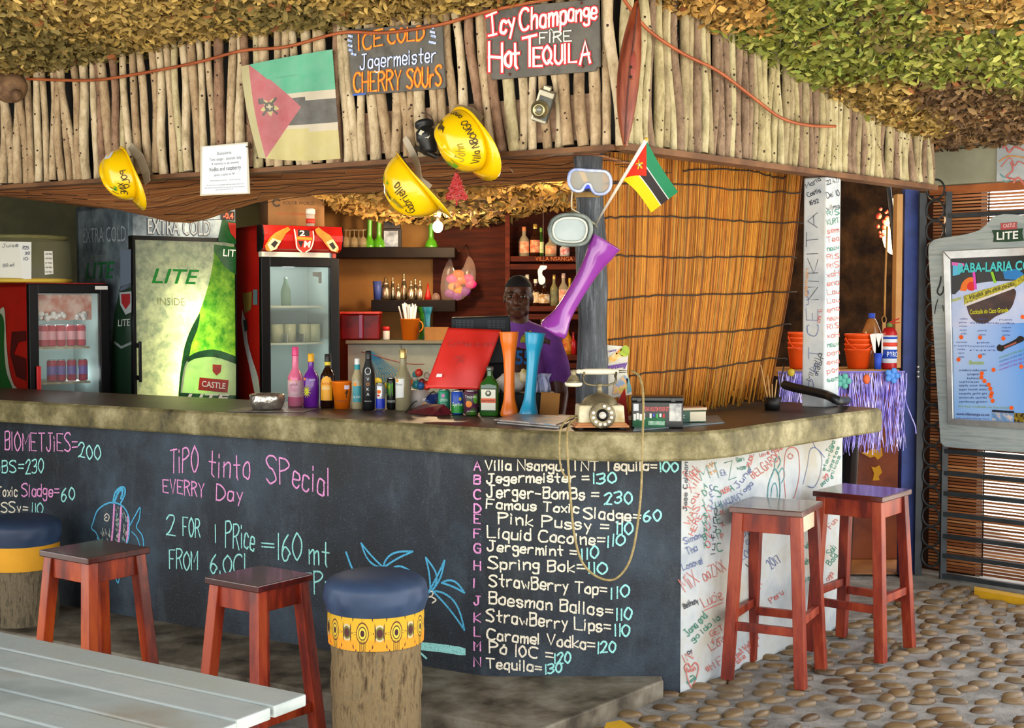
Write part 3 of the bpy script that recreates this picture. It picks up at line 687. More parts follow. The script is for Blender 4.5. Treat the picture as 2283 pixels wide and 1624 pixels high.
# --- worktop: one cast concrete slab with rounded corner
def worktop():
    f = [(-3.35, 7.287), (-2.61, 6.86), (-1.54, 6.245), (-.65, 5.73), (-.30, 5.485), (-.09, 5.345), (.09, 5.25), (.275, 5.19), (.44, 5.165), (.58, 5.17), (.73, 5.215), (.886, 5.33), (1.03, 5.50), (1.40, 5.955), (1.75, 6.36)]
    b = [(1.40, 6.74), (1.16, 6.74), (.50, 5.92), (.42, 5.90), (-.32, 6.29), (-3.0, 7.85)]
    mb = MB(); n = len(f) + len(b); pl = f + b
    def ring(z, ins): 
        out = []
        for i, (x, y) in enumerate(pl):
            a = Vector(pl[i - 1]); c = Vector(pl[(i + 1) % n]); u = (c - a).normalized(); nn = Vector((-u.y, u.x))
            jz = .003 * mnoise.noise(Vector((x * 9, y * 9, z)))
            out.append((x + nn.x * ins, y + nn.y * ins, z + jz))
        return out
    # finer ring so the cast edge can wobble a little
    rings = [ring(ZT - .112, .004), ring(ZT - .104, -.004), ring(ZT - .06, -.006), ring(ZT - .012, -.002), ring(ZT, .012)]
    vs = [p for r in rings for p in r]; fs = [(k * n + i, k * n + (i + 1) % n, (k + 1) * n + (i + 1) % n, (k + 1) * n + i) for k in range(4) for i in range(n)]
    mi = [0] * len(fs); mb.add(vs, fs, False, 0); mb.add([tuple(p) for p in rings[4]], [list(range(n))], False, 1); mb.add([tuple(p) for p in rings[0]], [list(range(n))[::-1]], False, 0)
    return mb
one('bar_worktop', worktop(), [mat('#3c3622', '#756c46', 5.5, .65, c3='#ada37c', lo=.33, hi=.68, bump=.7, bscale=35, detail=10), mat('#2c211a', '#46372b', 7, .42, c3='#392b20', bump=.15, bscale=50)], 'thick cast concrete worktop with a dark top running round the bar corner', 'worktop', bevel=.004)
# ================================================================ stools
RED1 = mat('#5a1603', '#8f2e06', 3, .36, st=(3, 3, .7), c3='#ab460c', coat=.15, bump=.1, bscale=40)
RED2 = mat('#5a1408', '#84280f', 4, .42, st=(3, 3, .7), c3='#9a3d1e', coat=.1, bump=.1, bscale=40)
SEATM = mat('#35100c', '#541a12', 4, .22, st=(.7, 4, 1), coat=.6)
SEATG = mat('#4a302a', '#6e4d44', 5, .3, st=(.7, 4, 1), coat=.6)
def stool(label, c, rz, w, d, h, legm, seatm, zs=(.23, .27), zb=0.0, lw=.046, sp=.035, pale=False):
    t = thing('bar_stool', label, 'stool', (c[0], c[1], zb), rz, 'red wooden bar stools')
    mb = MB(); mb.box((0, 0, h - .0125), (w, d, .025)); obj('seat', mb, seatm, t, bevel=.004, local=True)
    tx, ty = w / 2 - .035, d / 2 - .035; H = h - .025
    def lp(sx, sy, z): k = 1 - z / H; return Vector((sx * (tx + sp * k), sy * (ty + sp * k), z))
    for sx in (-1, 1):
        for sy in (-1, 1):
            mb = MB(); mb.beam(lp(sx, sy, 0), lp(sx, sy, H), lw, lw, up=(0, 1, 0)); obj('leg', mb, legm, t, bevel=.003, local=True)
    for sx, sy, bx, by in ((-1, -1, 1, -1), (-1, 1, 1, 1), (-1, -1, -1, 1), (1, -1, 1, 1)):
        z = H - .04; mb = MB(); mb.beam(lp(sx, sy, z), lp(bx, by, z), .02, .078); obj('apron', mb, SUNLIT_PALE if (pale and sx == 1 and bx == 1) else legm, t, bevel=.002, local=True)
        zz = zs[0] if sy == by else zs[1]
        mb = MB(); mb.beam(lp(sx, sy, zz), lp(bx, by, zz), .022, .036); obj('stretcher', mb, legm, t, bevel=.002, local=True)
    return t
D = math.radians
SUNLIT_PALE = mat('#d8c8ac', '#c0a888', 5, .4, c3='#8a4630', lo=.4, hi=.8)  # sunlight from the right, put into the colour of one apron
stool('tall red wooden stool with apron painted sunlit pale, nearest the white wall corner', (1.125, 5.69), D(-27), .315, .335, .735, RED2, SEATG, pale=True)
stool('tall red wooden stool with dark glossy seat in front of the hatch', (1.60, 6.11), D(-38), .335, .335, .735, RED2, SEATM)
stool('orange red wooden stool between the blue stump seat and the chalk fish', (-1.615, 5.17), D(-36), .30, .29, .64, RED1, SEATM, (.09, .10), sp=.045)
stool('dark red wooden stool standing below the chalked 160 price', (-.915, 4.83), D(-36), .275, .275, .605, RED2, SEATM, (.11, .12), sp=.045)
# ================================================================ palm trunk seats
TRUNK = mat('#43331f', '#8a7450', 6, .85, st=(8, 8, 2), c3='#6e6148', bump=1, bscale=9, lo=.36, hi=.66, detail=8)
TRUNKG = mat('#3a3226', '#756850', 6, .85, st=(8, 8, 1.8), c3='#5c4f3c', bump=1, bscale=9, lo=.36, hi=.66, detail=8)
NAVY = mat('#26364f', '#374c6c', 3, .5, bump=.1)
def bandpaint(u, v, mix):                            # printed wax-cloth: rosettes over yellow, orange arches below
    c = mix(v * .9, '#f0a818', '#c9a41c')
    U = (u * 9).frac(); X = U - .5; Y = (v - .52) * .62
    r = (X * X + Y * Y).sqrt()
    arch = ((U - .0).abs() < .30) | ((U - 1.0).abs() < .30)
    c = mix((v < .33) & ((X.abs() > .14)), c, '#f39a1e')
    star = (X.abs() * Y.abs()) < .0045
    c = mix((r < .34) & star, c, '#54301a'); c = mix((r < .31) & ((X.abs() * Y.abs()) < .003), c, '#e3b92a')
    c = mix(r < .19, c, '#5a2d1c'); c = mix(r < .165, c, '#d9b02a'); c = mix(r < .125, c, '#5b4a1a'); c = mix(r < .10, c, '#e0c23a'); c = mix(r < .06, c, '#3c1420')
    X2 = ((u * 9 + .5).frac()) - .5; r2 = (X2 * X2 + Y * Y * 1.3).sqrt()
    c = mix((r2 < .17) & (X2.abs() < .12), c, '#c8b890'); c = mix((r2 < .13) & (X2.abs() < .11), c, '#6d6a22'); c = mix((r2 < .09), c, '#4a1c20')
    c = mix((X.abs() < .10) & (v < .30) & ((X.abs() * 30).frac() > .5), c, '#5b3d16')
    dots = ((u * 108).frac() - .5).abs() < .22
    c = mix((r > .36) & (r < .40) & dots, c, '#402015'); return c
BAND = uvpaint(bandpaint, .7)
YBAND = mat('#e0a020', '#d29418', 4, .7)
def lathe_uv(mb, prof, n, sx=1):
    k = len(prof)
    mb.grid(lambda u, v: Vector((prof[min(k - 1, int(round(v * (k - 1))))][0] * math.cos(6.28318 * u), prof[min(k - 1, int(round(v * (k - 1))))][0] * math.sin(6.28318 * u), prof[min(k - 1, int(round(v * (k - 1))))][1])), n, k - 1)
def stump(label, x, y, zb, r, h, tm, band, seed):
    t = thing('palm_trunk_seat', label, 'stump seat', (x, y, zb), 0, 'palm trunk seats'); rr = random.Random(seed)
    mb = MB(); n = 40; k = 26; vs = []
    for j in range(k):
        z = (h - .05) * j / (k - 1); ringk = .0015 * math.sin(j * 1.9) + .0025 * (1 if j % 6 == 0 else 0)
        for i in range(n):
            a = 2 * math.pi * i / n
            rad = r * (1.0 - .04 * z) + ringk + .005 * mnoise.noise(Vector((math.cos(a) * 2.2, math.sin(a) * 2.2, z * 6 + seed))) - (.004 if (i * 7 + (j // 5) * 3) % 5 == 0 else 0)
            vs.append(Vector((rad * math.cos(a), rad * math.sin(a), z)))
    fs = [(j * n + i, j * n + (i + 1) % n, (j + 1) * n + (i + 1) % n, (j + 1) * n + i) for j in range(k - 1) for i in range(n)] + [[(k - 1) * n + i for i in range(n)]]
    mb.add(vs, fs, True); obj('trunk', mb, tm, t, local=True)
    mb = MB(); zc = h - .075; prof = []
    n = 64; k = 15; vs = []
    for j in range(k):
        q = j / (k - 1)
        for i in range(n):
            a = 2 * math.pi * i / n
            fold = .009 * max(0, math.sin(a * 9 + 2 * math.sin(a * 3 + seed))) * math.exp(-((q - .24) / .13) ** 2)
            if q < .45: rad = r + .0125 + .0075 * math.sin(q / .45 * 1.57); z = zc + .078 * q / .45 - .0
            else:
                p = (q - .45) / .55; rad = (r + .020) * math.cos(p * 1.5708) ** .55 if p < 1 else 0; z = zc + .078 + .052 * math.sin(p * 1.57) ** 1.1
            vs.append(Vector(((rad + fold) * math.cos(a), (rad + fold) * math.sin(a), z)))
    fs = [(j * n + i, j * n + (i + 1) % n, (j + 1) * n + (i + 1) % n, (j + 1) * n + i) for j in range(k - 1) for i in range(n)]
    mb.add(vs, fs, True); obj('cushion', mb, NAVY, t, local=True)
    mb = MB(); lathe_uv(mb, [(r + .008, h - .19), (r + .010, h - .15), (r + .010, h - .11), (r + .009, h - .065)], 64); obj('fabric_band', mb, band, t, local=True, recalc=False)
    return t
stump('palm trunk seat with navy cushion and patterned yellow band, beside the dark red stool', -.482, 4.72, 0, .161, .588, TRUNK, BAND, 1)
stump('grey palm trunk seat with navy cushion and plain yellow band at the picture edge', -2.36, 6.42, .06, .168, .455, TRUNKG, YBAND, 2)
# ================================================================ white plank table in the foreground
tb = thing('plank_table', 'white weathered plank table filling the near corner in front of the stools', 'table', (-.95, 2.75, 0))
PLW = [mat('#7f8886', '#9fa8a6', 4, .5, st=(.6, .6, 3), c3=c, bump=.25, bscale=30, lo=.34, hi=.66) for c in ('#a0a59c', '#aab0ac', '#918a7c')]
e = Vector((-.442, 2.86, .74)); du = Vector((-.846, .533, 0)).normalized(); dv = Vector((-.533, -.846, 0))
for i in range(7):
    mb = MB(); a = e + dv * (.051 + i * .112); k = R.uniform(-.012, .008)
    mb.beam(a - du * (0 if i == 0 else .01 * (i % 3) + k), a + du * 1.9, .101, .027); obj('plank', mb, PLW[i % 3], tb, bevel=.004)
for s in (.25, 1.5):
    mb = MB(); mb.beam(e + du * s + dv * .03 - Vector((0, 0, .045)), e + du * s + dv * .76 - Vector((0, 0, .045)), .07, .06); obj('cross_rail', mb, PLW[0], tb, bevel=.003)
    for q in (.14, .62):
        mb = MB(); p = e + du * s + dv * q; mb.beam(Vector((p.x, p.y, 0)), p - Vector((0, 0, .075)), .07, .07, up=(0, 1, 0)); obj('leg', mb, PLW[0], tb)
# ================================================================ dark timber post at the bar corner
mb = MB(); pts = []; rs = []
for i in range(22):
    q = i / 21; z = ZT - .005 + (2.55 - ZT) * q; c = P(1319 - 8 * q + 5 * math.sin(q * 5), 670, 5.55); pts.append((c.x, 5.55 + .01 * math.sin(q * 4), z)); rs.append(.066 - .008 * q + .004 * math.sin(q * 17))
mb.tube(pts, rs, 16)
for i, v in enumerate(mb.v): v += Vector((1, 1, 0)) * .004 * mnoise.noise(v * 14)
one('timber_post', mb, mat('#15191d', '#363c42', 4, .5, st=(7, 7, .9), c3='#7d858a', bump=1, bscale=5, lo=.34, hi=.74, detail=8), 'dark charred timber post rising from the worktop at the bar corner', 'post', loc=(pts[0][0], 5.55, ZT))
# ================================================================ hanging reed screen
sc = thing('reed_screen', 'golden reed screen hanging from the right fascia down to the worktop', 'screen', FC.at(1560, 340, -.265))
RP = Plane((.412, 5.28), (2.27, 7.24), -.265)
mb = MB(); mb.col = []; rr = random.Random(77); N = 190
for k in range(N):
    s = (k + rr.uniform(-.4, .4)) / N
    tx = 1338 + (1793 - 1338) * s; bx = 1330 + (1716 - 1330) * s
    a = RP.at(tx, 330, rr.uniform(-.006, .006)); b = RP.at(bx, 880, rr.uniform(-.006, .006)); q = RP.at(.5 * tx + .5 * bx + (12 * s) + rr.uniform(-2, 2), 600)
    zb = ZT + .006 + abs(rr.gauss(0, .02)) * (1 + 2 * s) + (.07 if rr.random() < .07 and s > .4 else 0)
    a.z = 2.34; c = lin(rr.choice(['#a8641a', '#b87624', '#925a18', '#c0822a', '#7a4616', '#ad6e20', '#9c7530']))
    t = (q.z - zb) / 1; b = b + (b - q) * ((zb - b.z) / (b.z - q.z)) if abs(b.z - q.z) > .05 else b
    pts = catmull([tuple(a), tuple(q), tuple(b)], 4); m = len(mb.v); mb.tube(pts, rr.uniform(.0042, .0062), 5)
    for _ in range(len(mb.v) - m): j = rr.uniform(.8, 1.15); mb.col.append((c[0] * j, c[1] * j, c[2] * j, 1))
mr, nt, b = base('reeds'); a = nt.nodes.new('ShaderNodeVertexColor'); a.layer_name = 'Col'
vec = coordn(nt, 'Object', (14, 14, 3)); f = noise(nt, vec, 5, 5); nt.links.new(mixc(nt, E_(nt, ramp(nt, f, [(.5, '#000000'), (.7, '#ffffff')]), .5), a.outputs[0], '#5a340f'), b.inputs['Base Color']); b.inputs['Roughness'].default_value = .6; b.inputs['Specular IOR Level'].default_value = .2
obj('reeds', mb, mr, sc)
for wl in ([(1345, 412), (1380, 405)], [(1524, 382), (1577, 378), (1663, 380), (1730, 396), (1752, 396)], [(1365, 408), (1512, 411), (1640, 423), (1786, 431)], [(1347, 487), (1440, 482), (1562, 487), (1680, 495), (1790, 497)], [(1370, 569), (1446, 574), (1600, 574), (1776, 574)], [(1349, 671), (1446, 660), (1570, 658), (1776, 650)], [(1357, 759), (1505, 745), (1671, 737), (1764, 722)], [(1404, 838), (1505, 826), (1601, 819), (1718, 799), (1755, 801)]):
    mb = MB(); pts = [tuple(RP.at(x + rr.uniform(-1, 1), y + rr.uniform(-2, 2), .012)) for x, y in catmull([(float(a), float(b)) for a, b in wl], 8)]
    mb.tube(pts, .0034, 5); obj('binding_wire', mb, mat('#2a1a10'), sc)
# ================================================================ white scribbled pillar on the end of the worktop
c0 = P(1840, 670, 6.38); lu = FA.u * -1; ru = Vector((.69, .72, 0)).normalized()
pill = thing('painted_pillar', 'square white pillar covered in signatures standing on the worktop end', 'pillar', (c0.x, c0.y, ZT))
mb = MB(); base_ = [Vector((c0.x, c0.y, ZT)), Vector((c0.x, c0.y, ZT)) + ru * .135, Vector((c0.x, c0.y, ZT)) + ru * .135 + lu * .112, Vector((c0.x, c0.y, ZT)) + lu * .112]
mb.prism(base_, (0, 0, 1), 2.183 - ZT); shaft = obj('shaft', mb, WHITEW, pill, bevel=.008)
PL = Plane((c0.x + lu.x, c0.y + lu.y), (c0.x, c0.y)); PR = Plane((c0.x, c0.y), (c0.x + ru.x, c0.y + ru.y))
graf([('b', 'PAT CE', (1826, 870), (1824, 690), 24), ('k', 'NIKITA', (1826, 670), (1822, 476), 24), ('k', 'Maria', (1800, 420), (1830, 402), 10), ('k', 'Costis', (1802, 440), (1830, 428), 10), ('k', '1652', (1806, 458), (1826, 452), 9), ('b', 'Lulu', (1802, 680), (1802, 650), 6), ('k', 'Mikaila', (1808, 850), (1832, 790), 11), ('k', 'moon', (1822, 838), (1836, 800), 9), ('o', 'gamoh', (1800, 660), (1802, 600), 7), ('r', 'chi ti', (1828, 720), (1834, 690), 8)], 'marker_lettering', PL, shaft, .0038)
ri = [('k', '22.4.17', (1844, 412), (1872, 406), 9), ('k', 'Dei 10', (1844, 442), (1872, 436), 12), ('k', 'wilma', (1844, 470), (1872, 464), 11)]
for i in range(20):
    y = 482 + i * 19.5; ri.append((R.choice('rrrrggr'), R.choice(['neuw', 'sem', 'KURT', 'pan', 'Tea', 'xoH', 'Lau', 'ena', 'RIS', 'joo']), (1845, y), (1871, y - 4), 11))
graf(ri, 'marker_lettering', PR, shaft, .0038)
# ================================================================ service hatch: blue post, shelf, tinsel
mb = MB(); c = P(2030, 670, 7.76); mb.box((c.x, c.y + .03, 1.12), (.083, .07, 2.24)); one('blue_post', mb, mat('#26356f', '#33478c', 3, .6, c3='#2a3a70', bump=.3), 'blue painted timber post between the hatch and the metal gate', 'post', loc=(c.x, c.y + .03, 0), bevel=.004)
c = P(2005, 670, 7.74); mb = MB(); mb.box((c.x, c.y + .05, 1.71), (.035, .08, 1.0)); one('door_jamb', mb, mat('#c08a4c', '#cf9c5e', 4, .6), 'raw pine batten beside the blue post above the hatch shelf', 'batten', loc=(c.x, c.y + .05, 1.21), bevel=.003)
SHZ = 1.6 - (824 - 670) * 7.55 / F
mb = MB(); mb.box((1.83, 7.70, SHZ - .02), (.69, .32, .04)); one('hatch_shelf', mb, mat('#a8752f', '#bd8a45', 3, .55), 'wooden serving shelf in the hatch behind the white pillar', 'shelf', loc=(1.83, 7.7, SHZ - .04), bevel=.003)
ts = thing('tinsel_skirt', 'shiny lilac tinsel skirt hanging from the hatch shelf', 'tinsel skirt', (1.83, 7.52, SHZ))
mb = MB(); rr = random.Random(31)
for k in range(260):
    x = 1.50 + .70 * k / 260 + rr.uniform(-.01, .01); y = 7.525 + rr.uniform(-.02, .008); L = .43 + rr.uniform(-.06, .03) - (.10 if rr.random() < .15 else 0); pts = []
    for q in range(7): t = q / 6; pts.append((x + .012 * math.sin(t * 5 + k) + rr.uniform(-.003, .003), y + .006 * math.sin(t * 7 + k * 2), SHZ - .02 - L * t))
    a = rr.uniform(-.8, .8); mb.ribbon(pts, (math.sin(a), -math.cos(a), 0), .0042)
tin = tag(obj('fringe', mb, mat('#6f62c8', '#9a90e6', 9, .28, metal=.35, c3='#c9c2f4', lo=.35, hi=.65), ts, recalc=False), kind='stuff')
mb = MB(); mb.tube([(1.49, 7.525, SHZ - .015), (2.20, 7.525, SHZ - .012)], .006, 6); obj('cord', mb, mat('#8c80d8'), ts)
for px, py, cc in ((1764, 831, '#c9b02a'), (1880, 850, '#5fb4a4'), (1932, 846, '#e8662c'), (1989, 838, '#4f8fe0')):
    mb = MB(); p = P(px, py, 7.50); mb.ball(p, .022, 10, 7, sc=(.9, .45, 1.25 if px == 1932 else 1))
    if px in (1989, 1880):
        for a in range(5): mb.ball(p + Vector((math.cos(a * 1.257) * .028, -.004, math.sin(a * 1.257) * .028)), .018, 8, 6, sc=(1, .4, 1))
    obj('flower', mb, mat(cc, rough=.5), ts)
mb = MB(); mb.tube(catmull([tuple(P(x, y, 7.48)) for x, y in ((2012, 828), (2018, 890), (2030, 925), (2040, 950), (2042, 968))], 4), .004, 5); obj('loose_strand', mb, tin.data.materials[0], ts)
def lathe_thing(name, label, cat, base_pt, profs, group=None, n=20, sx=1, sy=1, rot=None):   # profs: (part, profile in m, material)
    t = thing(name, label, cat, base_pt, 0, group, rot=rot)
    for pn, prof, m in profs:
        mb = MB(); mb.lathe(prof, n, sx=sx, sy=sy); obj(pn, mb, m, t, local=True)
    return t
ORB = mat('#f0591c', '#e64d14', 4, .4)
def bucket_stack(px0, px1, ytop, nb, Y, label):
    x = P((px0 + px1) / 2, 670, Y).x; r = (px1 - px0) / 2 * Y / F; z0 = SHZ + .001; H = (824 - ytop) * Y / F; step = .028
    for k in range(nb):
        t = thing('bucket', label % ('topmost' if k == nb - 1 else ('lowest' if k == 0 else ('second' if k == 1 else ('third' if k == 2 else 'fourth')) + ' from the bottom')), 'bucket', (x, Y, z0 + k * step), 0, 'orange buckets on the hatch shelf')
        hb = H - step * (nb - 1); mb = MB(); mb.lathe([(r * .72, 0), (r * .96, hb - .012), (r * 1.0, hb - .012), (r * 1.0, hb), (r * .93, hb), (r * .72, .012), (.0, .010)], 26, cap=(True, False)); obj('shell', mb, ORB, t, local=True)
        if k == nb - 1:
            mb = MB(); mb.tube([(r * math.cos(a), -r * .3 - abs(math.sin(a)) * r * .78, hb - .02 - math.sin(a) * hb * .62) for a in [i * math.pi / 14 for i in range(15)]], .004, 6); obj('handle', mb, ORB, t, local=True)
bucket_stack(1757, 1799, 742, 4, 7.62, 'orange plastic bucket %s of the stack between reed screen and white pillar')
bucket_stack(1884, 1946, 746, 4, 7.64, 'orange plastic bucket %s of the stack right of the white pillar')
BL = mat('#2c50c8'); AMB = mat('#a8672e', rough=.15, coat=.5)
x = P(1944, 670, 7.78).x; k = 7.78 / F
lathe_thing('plastic_bottle', 'large amber cooking bottle with blue cap behind the orange buckets', 'bottle', (x, 7.78, SHZ + .001), [('body', [(.055, 0), (.057, .18), (.055, .20), (.028, .27), (.018, .285)], mat('#9c6430', '#b98250', 5, .15, coat=.4)), ('cap', [(.019, .284), (.019, .312), (.005, .313)], BL)])
x = P(1958, 670, 7.57).x
t = lathe_thing('tumbler', 'blue plastic tumbler holding white napkins on the hatch shelf', 'cup', (x, 7.565, SHZ + .001), [('cup', [(.018, 0), (.023, .09), (.021, .09), (.017, .006), (0, .005)], BL)])
for q in range(5):
    mb = MB(); mb.box((-.012 + .008 * q, .004 * (q % 2), .12), (.032, .0015, .16), Matrix.Rotation(.12 * (q - 2), 3, 'Y')); obj('napkin', mb, mat('#eadfd8'), t, local=True)
x = P(1984, 670, 7.58).x
fe = lathe_thing('fire_extinguisher', 'small red fire extinguisher with blue and white label against the blue post', 'fire extinguisher', (x, 7.58, SHZ + .001), [('cylinder', [(.038, 0), (.042, .008), (.042, .2), (.03, .228), (.014, .236)], mat('#b01c1c', rough=.3)), ('label_band', [(.0428, .035), (.0428, .19)], mat('#dfe6ec')), ('label_band', [(.0434, .06), (.0434, .11)], mat('#2348b0')), ('label_band', [(.0434, .128), (.0434, .15)], mat('#d8402c')), ('label_band', [(.0434, .17), (.0434, .182)], mat('#2348b0')), ('valve', [(.016, .236), (.016, .255), (.008, .262)], mat('#5d7a34'))])
mb = MB(); mb.beam((0, 0, .262), (.045, -.03, .285), .012, .006); mb.beam((0, 0, .256), (.05, -.03, .262), .012, .006); obj('lever', mb, mat('#c02020'), fe, local=True)
mb = MB()
for cx, ch in ((-.024, 'P'), (-.008, 'Y'), (.008, 'R'), (.022, 'O')): printed(mb, ch, (cx, -.0445, .07), (1, 0, 0), (0, 0, 1), .03, .012)
obj('lettering', mb, mat('#eef2f6'), fe, local=True, recalc=False)
# long wooden spoon, dark pole and lamp inside the hatch
mb = MB(); mb.tube([tuple(P(x, y, 7.72)) for x, y in ((1978, 505), (1974, 620), (1972, 705))], .006, 6); ring = [tuple(P(1971 + 5 * math.cos(a), 713 + 8 * math.sin(a), 7.72)) for a in [i * .6283 for i in range(10)]]; mb.tube(ring, .003, 5, closed=True)
mb.box(P(1971, 735, 7.72), (.02, .006, .08)); mb.ball(P(1970, 763, 7.72), .017, 10, 7, sc=(1, .5, 1.4))
one('wooden_spoon', mb, mat('#c2924a', '#a9773a', 6, .5), 'long wooden spoon hanging by a loop in the hatch', 'spoon')
mb = MB(); mb.tube([(P(1977, 390, 7.9).x, 7.9, 3.08)] + [tuple(P(x, y, 7.9)) for x, y in ((1978, 398), (1990, 500), (2003, 640))], .016, 10); one('black_pipe', mb, mat('#17191c', rough=.35), 'black pipe slanting down inside the hatch beside the lamp', 'pipe')
lp = thing('wall_lamp', 'glowing bare bulb lamp with red blossoms near the top of the hatch', 'lamp', P(1995, 505, 8.3))
mb = MB(); mb.ball(P(1993, 522, 8.3), .085, 14, 10, sc=(.8, 1, 1.5)); obj('bulb', mb, glow('#ffc982', 6), lp)
mb = MB(); mb.ball(P(1999, 452, 8.3), .035, 12, 8); obj('bulb', mb, glow('#ffc06a', 5), lp)
mb = MB(); rr = random.Random(8)
for _ in range(16): p = P(rr.uniform(1955, 1990), rr.uniform(465, 530), 8.22); mb.ball(p, rr.uniform(.008, .02), 7, 5)
obj('blossom', mb, mat('#b8352a', '#d85a48', 9, .6), lp)
light('hatch_lamp', 'POINT', tuple(P(1990, 505, 8.15)), 6, (1, .68, .35), .06)
# below the hatch shelf: bin, bottles, yellow card
mb = MB(); mb.lathe([(.13, .0), (.17, .78), (.18, .78), (.18, .80), (.165, .80), (.125, .02), (0, .02)], 26, cap=(True, False)); t = one('black_bin', mb, mat('#101214', rough=.35), 'tall black plastic bin under the tinsel skirt', 'bin'); t.location = (1.86, 7.85, .012)
mb = MB(); mb.box((2.10, 8.35, .51), (.55, .3, 1.0)); one('low_cupboard', mb, mat('#6a2c10', '#8a4218', 4, .5), 'reddish brown low cupboard deep inside the hatch', 'cupboard', loc=(2.10, 8.35, .012), bevel=.004)
for py, ol in ((1015, ((1920, 1010), (1934, 1008), (1945, 1000), (1956, 1004), (1966, 999), (1968, 1016), (1957, 1026), (1950, 1018), (1940, 1021))), (1058, ((1943, 1041), (1952, 1043), (1961, 1038), (1967, 1054), (1959, 1062), (1961, 1071), (1946, 1072), (1949, 1056)))):
    mb = MB(); mb.prism([P(x, y, 8.15) for x, y in ol], (0, 1, 0), .01)
    one('yellow_card', mb, mat('#e0a416'), 'ragged yellow card on the cupboard under the hatch shelf, %s of two' % ('upper' if py < 1030 else 'lower'), 'card')
for i, px in enumerate((1974, 1996)):
    z = 1.013; x = P(px, 670, 8.3).x; q = P(px, 1088, 8.3).z
    t = lathe_thing('sauce_bottle', ['red sauce bottle with black cap, left of two on the low cupboard', 'shorter red sauce bottle beside the blue post on the low cupboard'][i], 'bottle', (x, 8.3, z), [('body', [(.04, 0), (.04, .10 - .03 * i), (.016, .15 - .03 * i), (.015, .18 - .03 * i)], mat('#8c1a10', rough=.15, coat=.5)), ('cap', [(.017, .18 - .03 * i), (.017, .2 - .03 * i), (.002, .201 - .03 * i)], mat('#201a18'))])
# ================================================================ metal gate with rings, bamboo blind behind it, concrete beam over it
gate = thing('metal_gate', 'dark welded gate with a column of rings in front of a bamboo blind', 'gate', (GT.at(2055, 1295).x, GT.at(2055, 1295).y, 0))
IRON = mat('#1f2428', '#30373b', 6, .5, bump=.2)
ga = lambda x, y, o=0: GT.at(x, y, o)
def bar_(pts, r, nm): mb = MB(); mb.beam(pts[0], pts[1], r, r * .8, up=(0, 1, 0) if abs((pts[1] - pts[0]).z) > .5 else (0, 0, 1)); obj(nm, mb, IRON, gate)
s0, s1 = [(GT.at(x, 800) - GT.o).dot(GT.u) for x in (2052, 2109)]
for s, wd in ((s0, .040), (s1, .034)): bar_([GT.o + GT.u * s + Vector((0, 0, .015)), GT.o + GT.u * s + Vector((0, 0, 2.21))], wd, 'upright')
bar_([GT.o + GT.u * 1.32 + Vector((0, 0, .015)), GT.o + GT.u * 1.32 + Vector((0, 0, 2.21))], .045, 'upright')
for (ya, yb) in ((483, 472), (585, 583), (700, 703), (800, 810), (900, 918), (1003, 1024), (1052, 1075), (1097, 1122), (1143, 1171), (1195, 1219), (1237, 1266), (1283, 1312)):
    a, b = ga(2109, ya), ga(2283, yb); z = (a.z + b.z) / 2
    bar_([GT.o + GT.u * s1 + Vector((0, 0, z)), GT.o + GT.u * 1.32 + Vector((0, 0, z))], .03, 'rail')
sr = (s0 + s1) / 2
for k in range(19):
    z = .13 + k * .1165; mb = MB(); mb.tube([GT.o + GT.u * (sr + .053 * math.cos(a)) + Vector((0, 0, z + .056 * math.sin(a))) for a in [i * math.pi / 12 for i in range(24)]], .006, 6, closed=True); obj('ring', mb, IRON, gate)
mb = MB()
for y in (818, 829, 840): mb.ball(GT.o + GT.u * s0 + GT.n * .024 + Vector((0, 0, ga(2052, y).z)), .009, 8, 6)
obj('rivet', mb, mat('#c8cac8', rough=.3, metal=.7), gate)
bl = thing('bamboo_blind', 'thin slatted bamboo blind hanging behind the metal gate', 'blind', GT.at(2170, 420, -.07))
mb = MB(); mb.col = []; rr = random.Random(41)
for k in range(118):
    z = .06 + k * .0185; c = lin(rr.choice(['#b87444', '#9c5c30', '#c98a54', '#8a5028', '#ac6e3c'])); m0 = len(mb.v); dz = rr.uniform(-.003, .003)
    mb.beam(GT.o + GT.u * .02 - GT.n * .07 + Vector((0, 0, z)), GT.o + GT.u * 1.45 - GT.n * .07 + Vector((0, 0, z + dz)), .005, rr.uniform(.0095, .0135)); mb.col += [c] * (len(mb.v) - m0)
mbl, nt, b = base('bamboo'); a = nt.nodes.new('ShaderNodeVertexColor'); a.layer_name = 'Col'; nt.links.new(a.outputs[0], b.inputs['Base Color']); b.inputs['Roughness'].default_value = .5
obj('slats', mb, mbl, bl)
for s in (.35, .72, 1.05): mb = MB(); mb.tube([GT.o + GT.u * s - GT.n * .06 + Vector((0, 0, .05)), GT.o + GT.u * (s + .004) - GT.n * .06 + Vector((0, 0, 2.23))], .004, 5); obj('cord', mb, mat('#3a2414'), bl)
mb = MB(); mb.beam(GT.o + GT.u * .0 - GT.n * .07 + Vector((0, 0, 2.225)), GT.o + GT.u * 1.45 - GT.n * .07 + Vector((0, 0, 2.225)), .03, .045); obj('head_rail', mb, mat('#8c4a22', '#a8602e', 5, .6), bl)
def gstrip(name, s0_, s1_, z0, z1, off, th, m):
    mb = MB(); p = [GT.o + GT.u * a + GT.n * off + Vector((0, 0, z)) for a, z in ((s0_, z0), (s1_, z0), (s1_, z1), (s0_, z1))]; mb.prism(p, -GT.n, th); o = obj(name, mb, m); o['kind'] = 'structure'; return o
sm = (GT.at(2224, 370) - GT.o).dot(GT.u)
gstrip('trim_2', -.05, sm, 2.25, 3.05, 0, .14, mat('#8b8c78', '#9c9d88', 4, .85, bump=.2))
mu = gstrip('wall_right.002', sm, 1.6, 2.25, 3.05, .01, .15, WHITEW)
pr = lambda x, y: GT.at(x, y, .013)
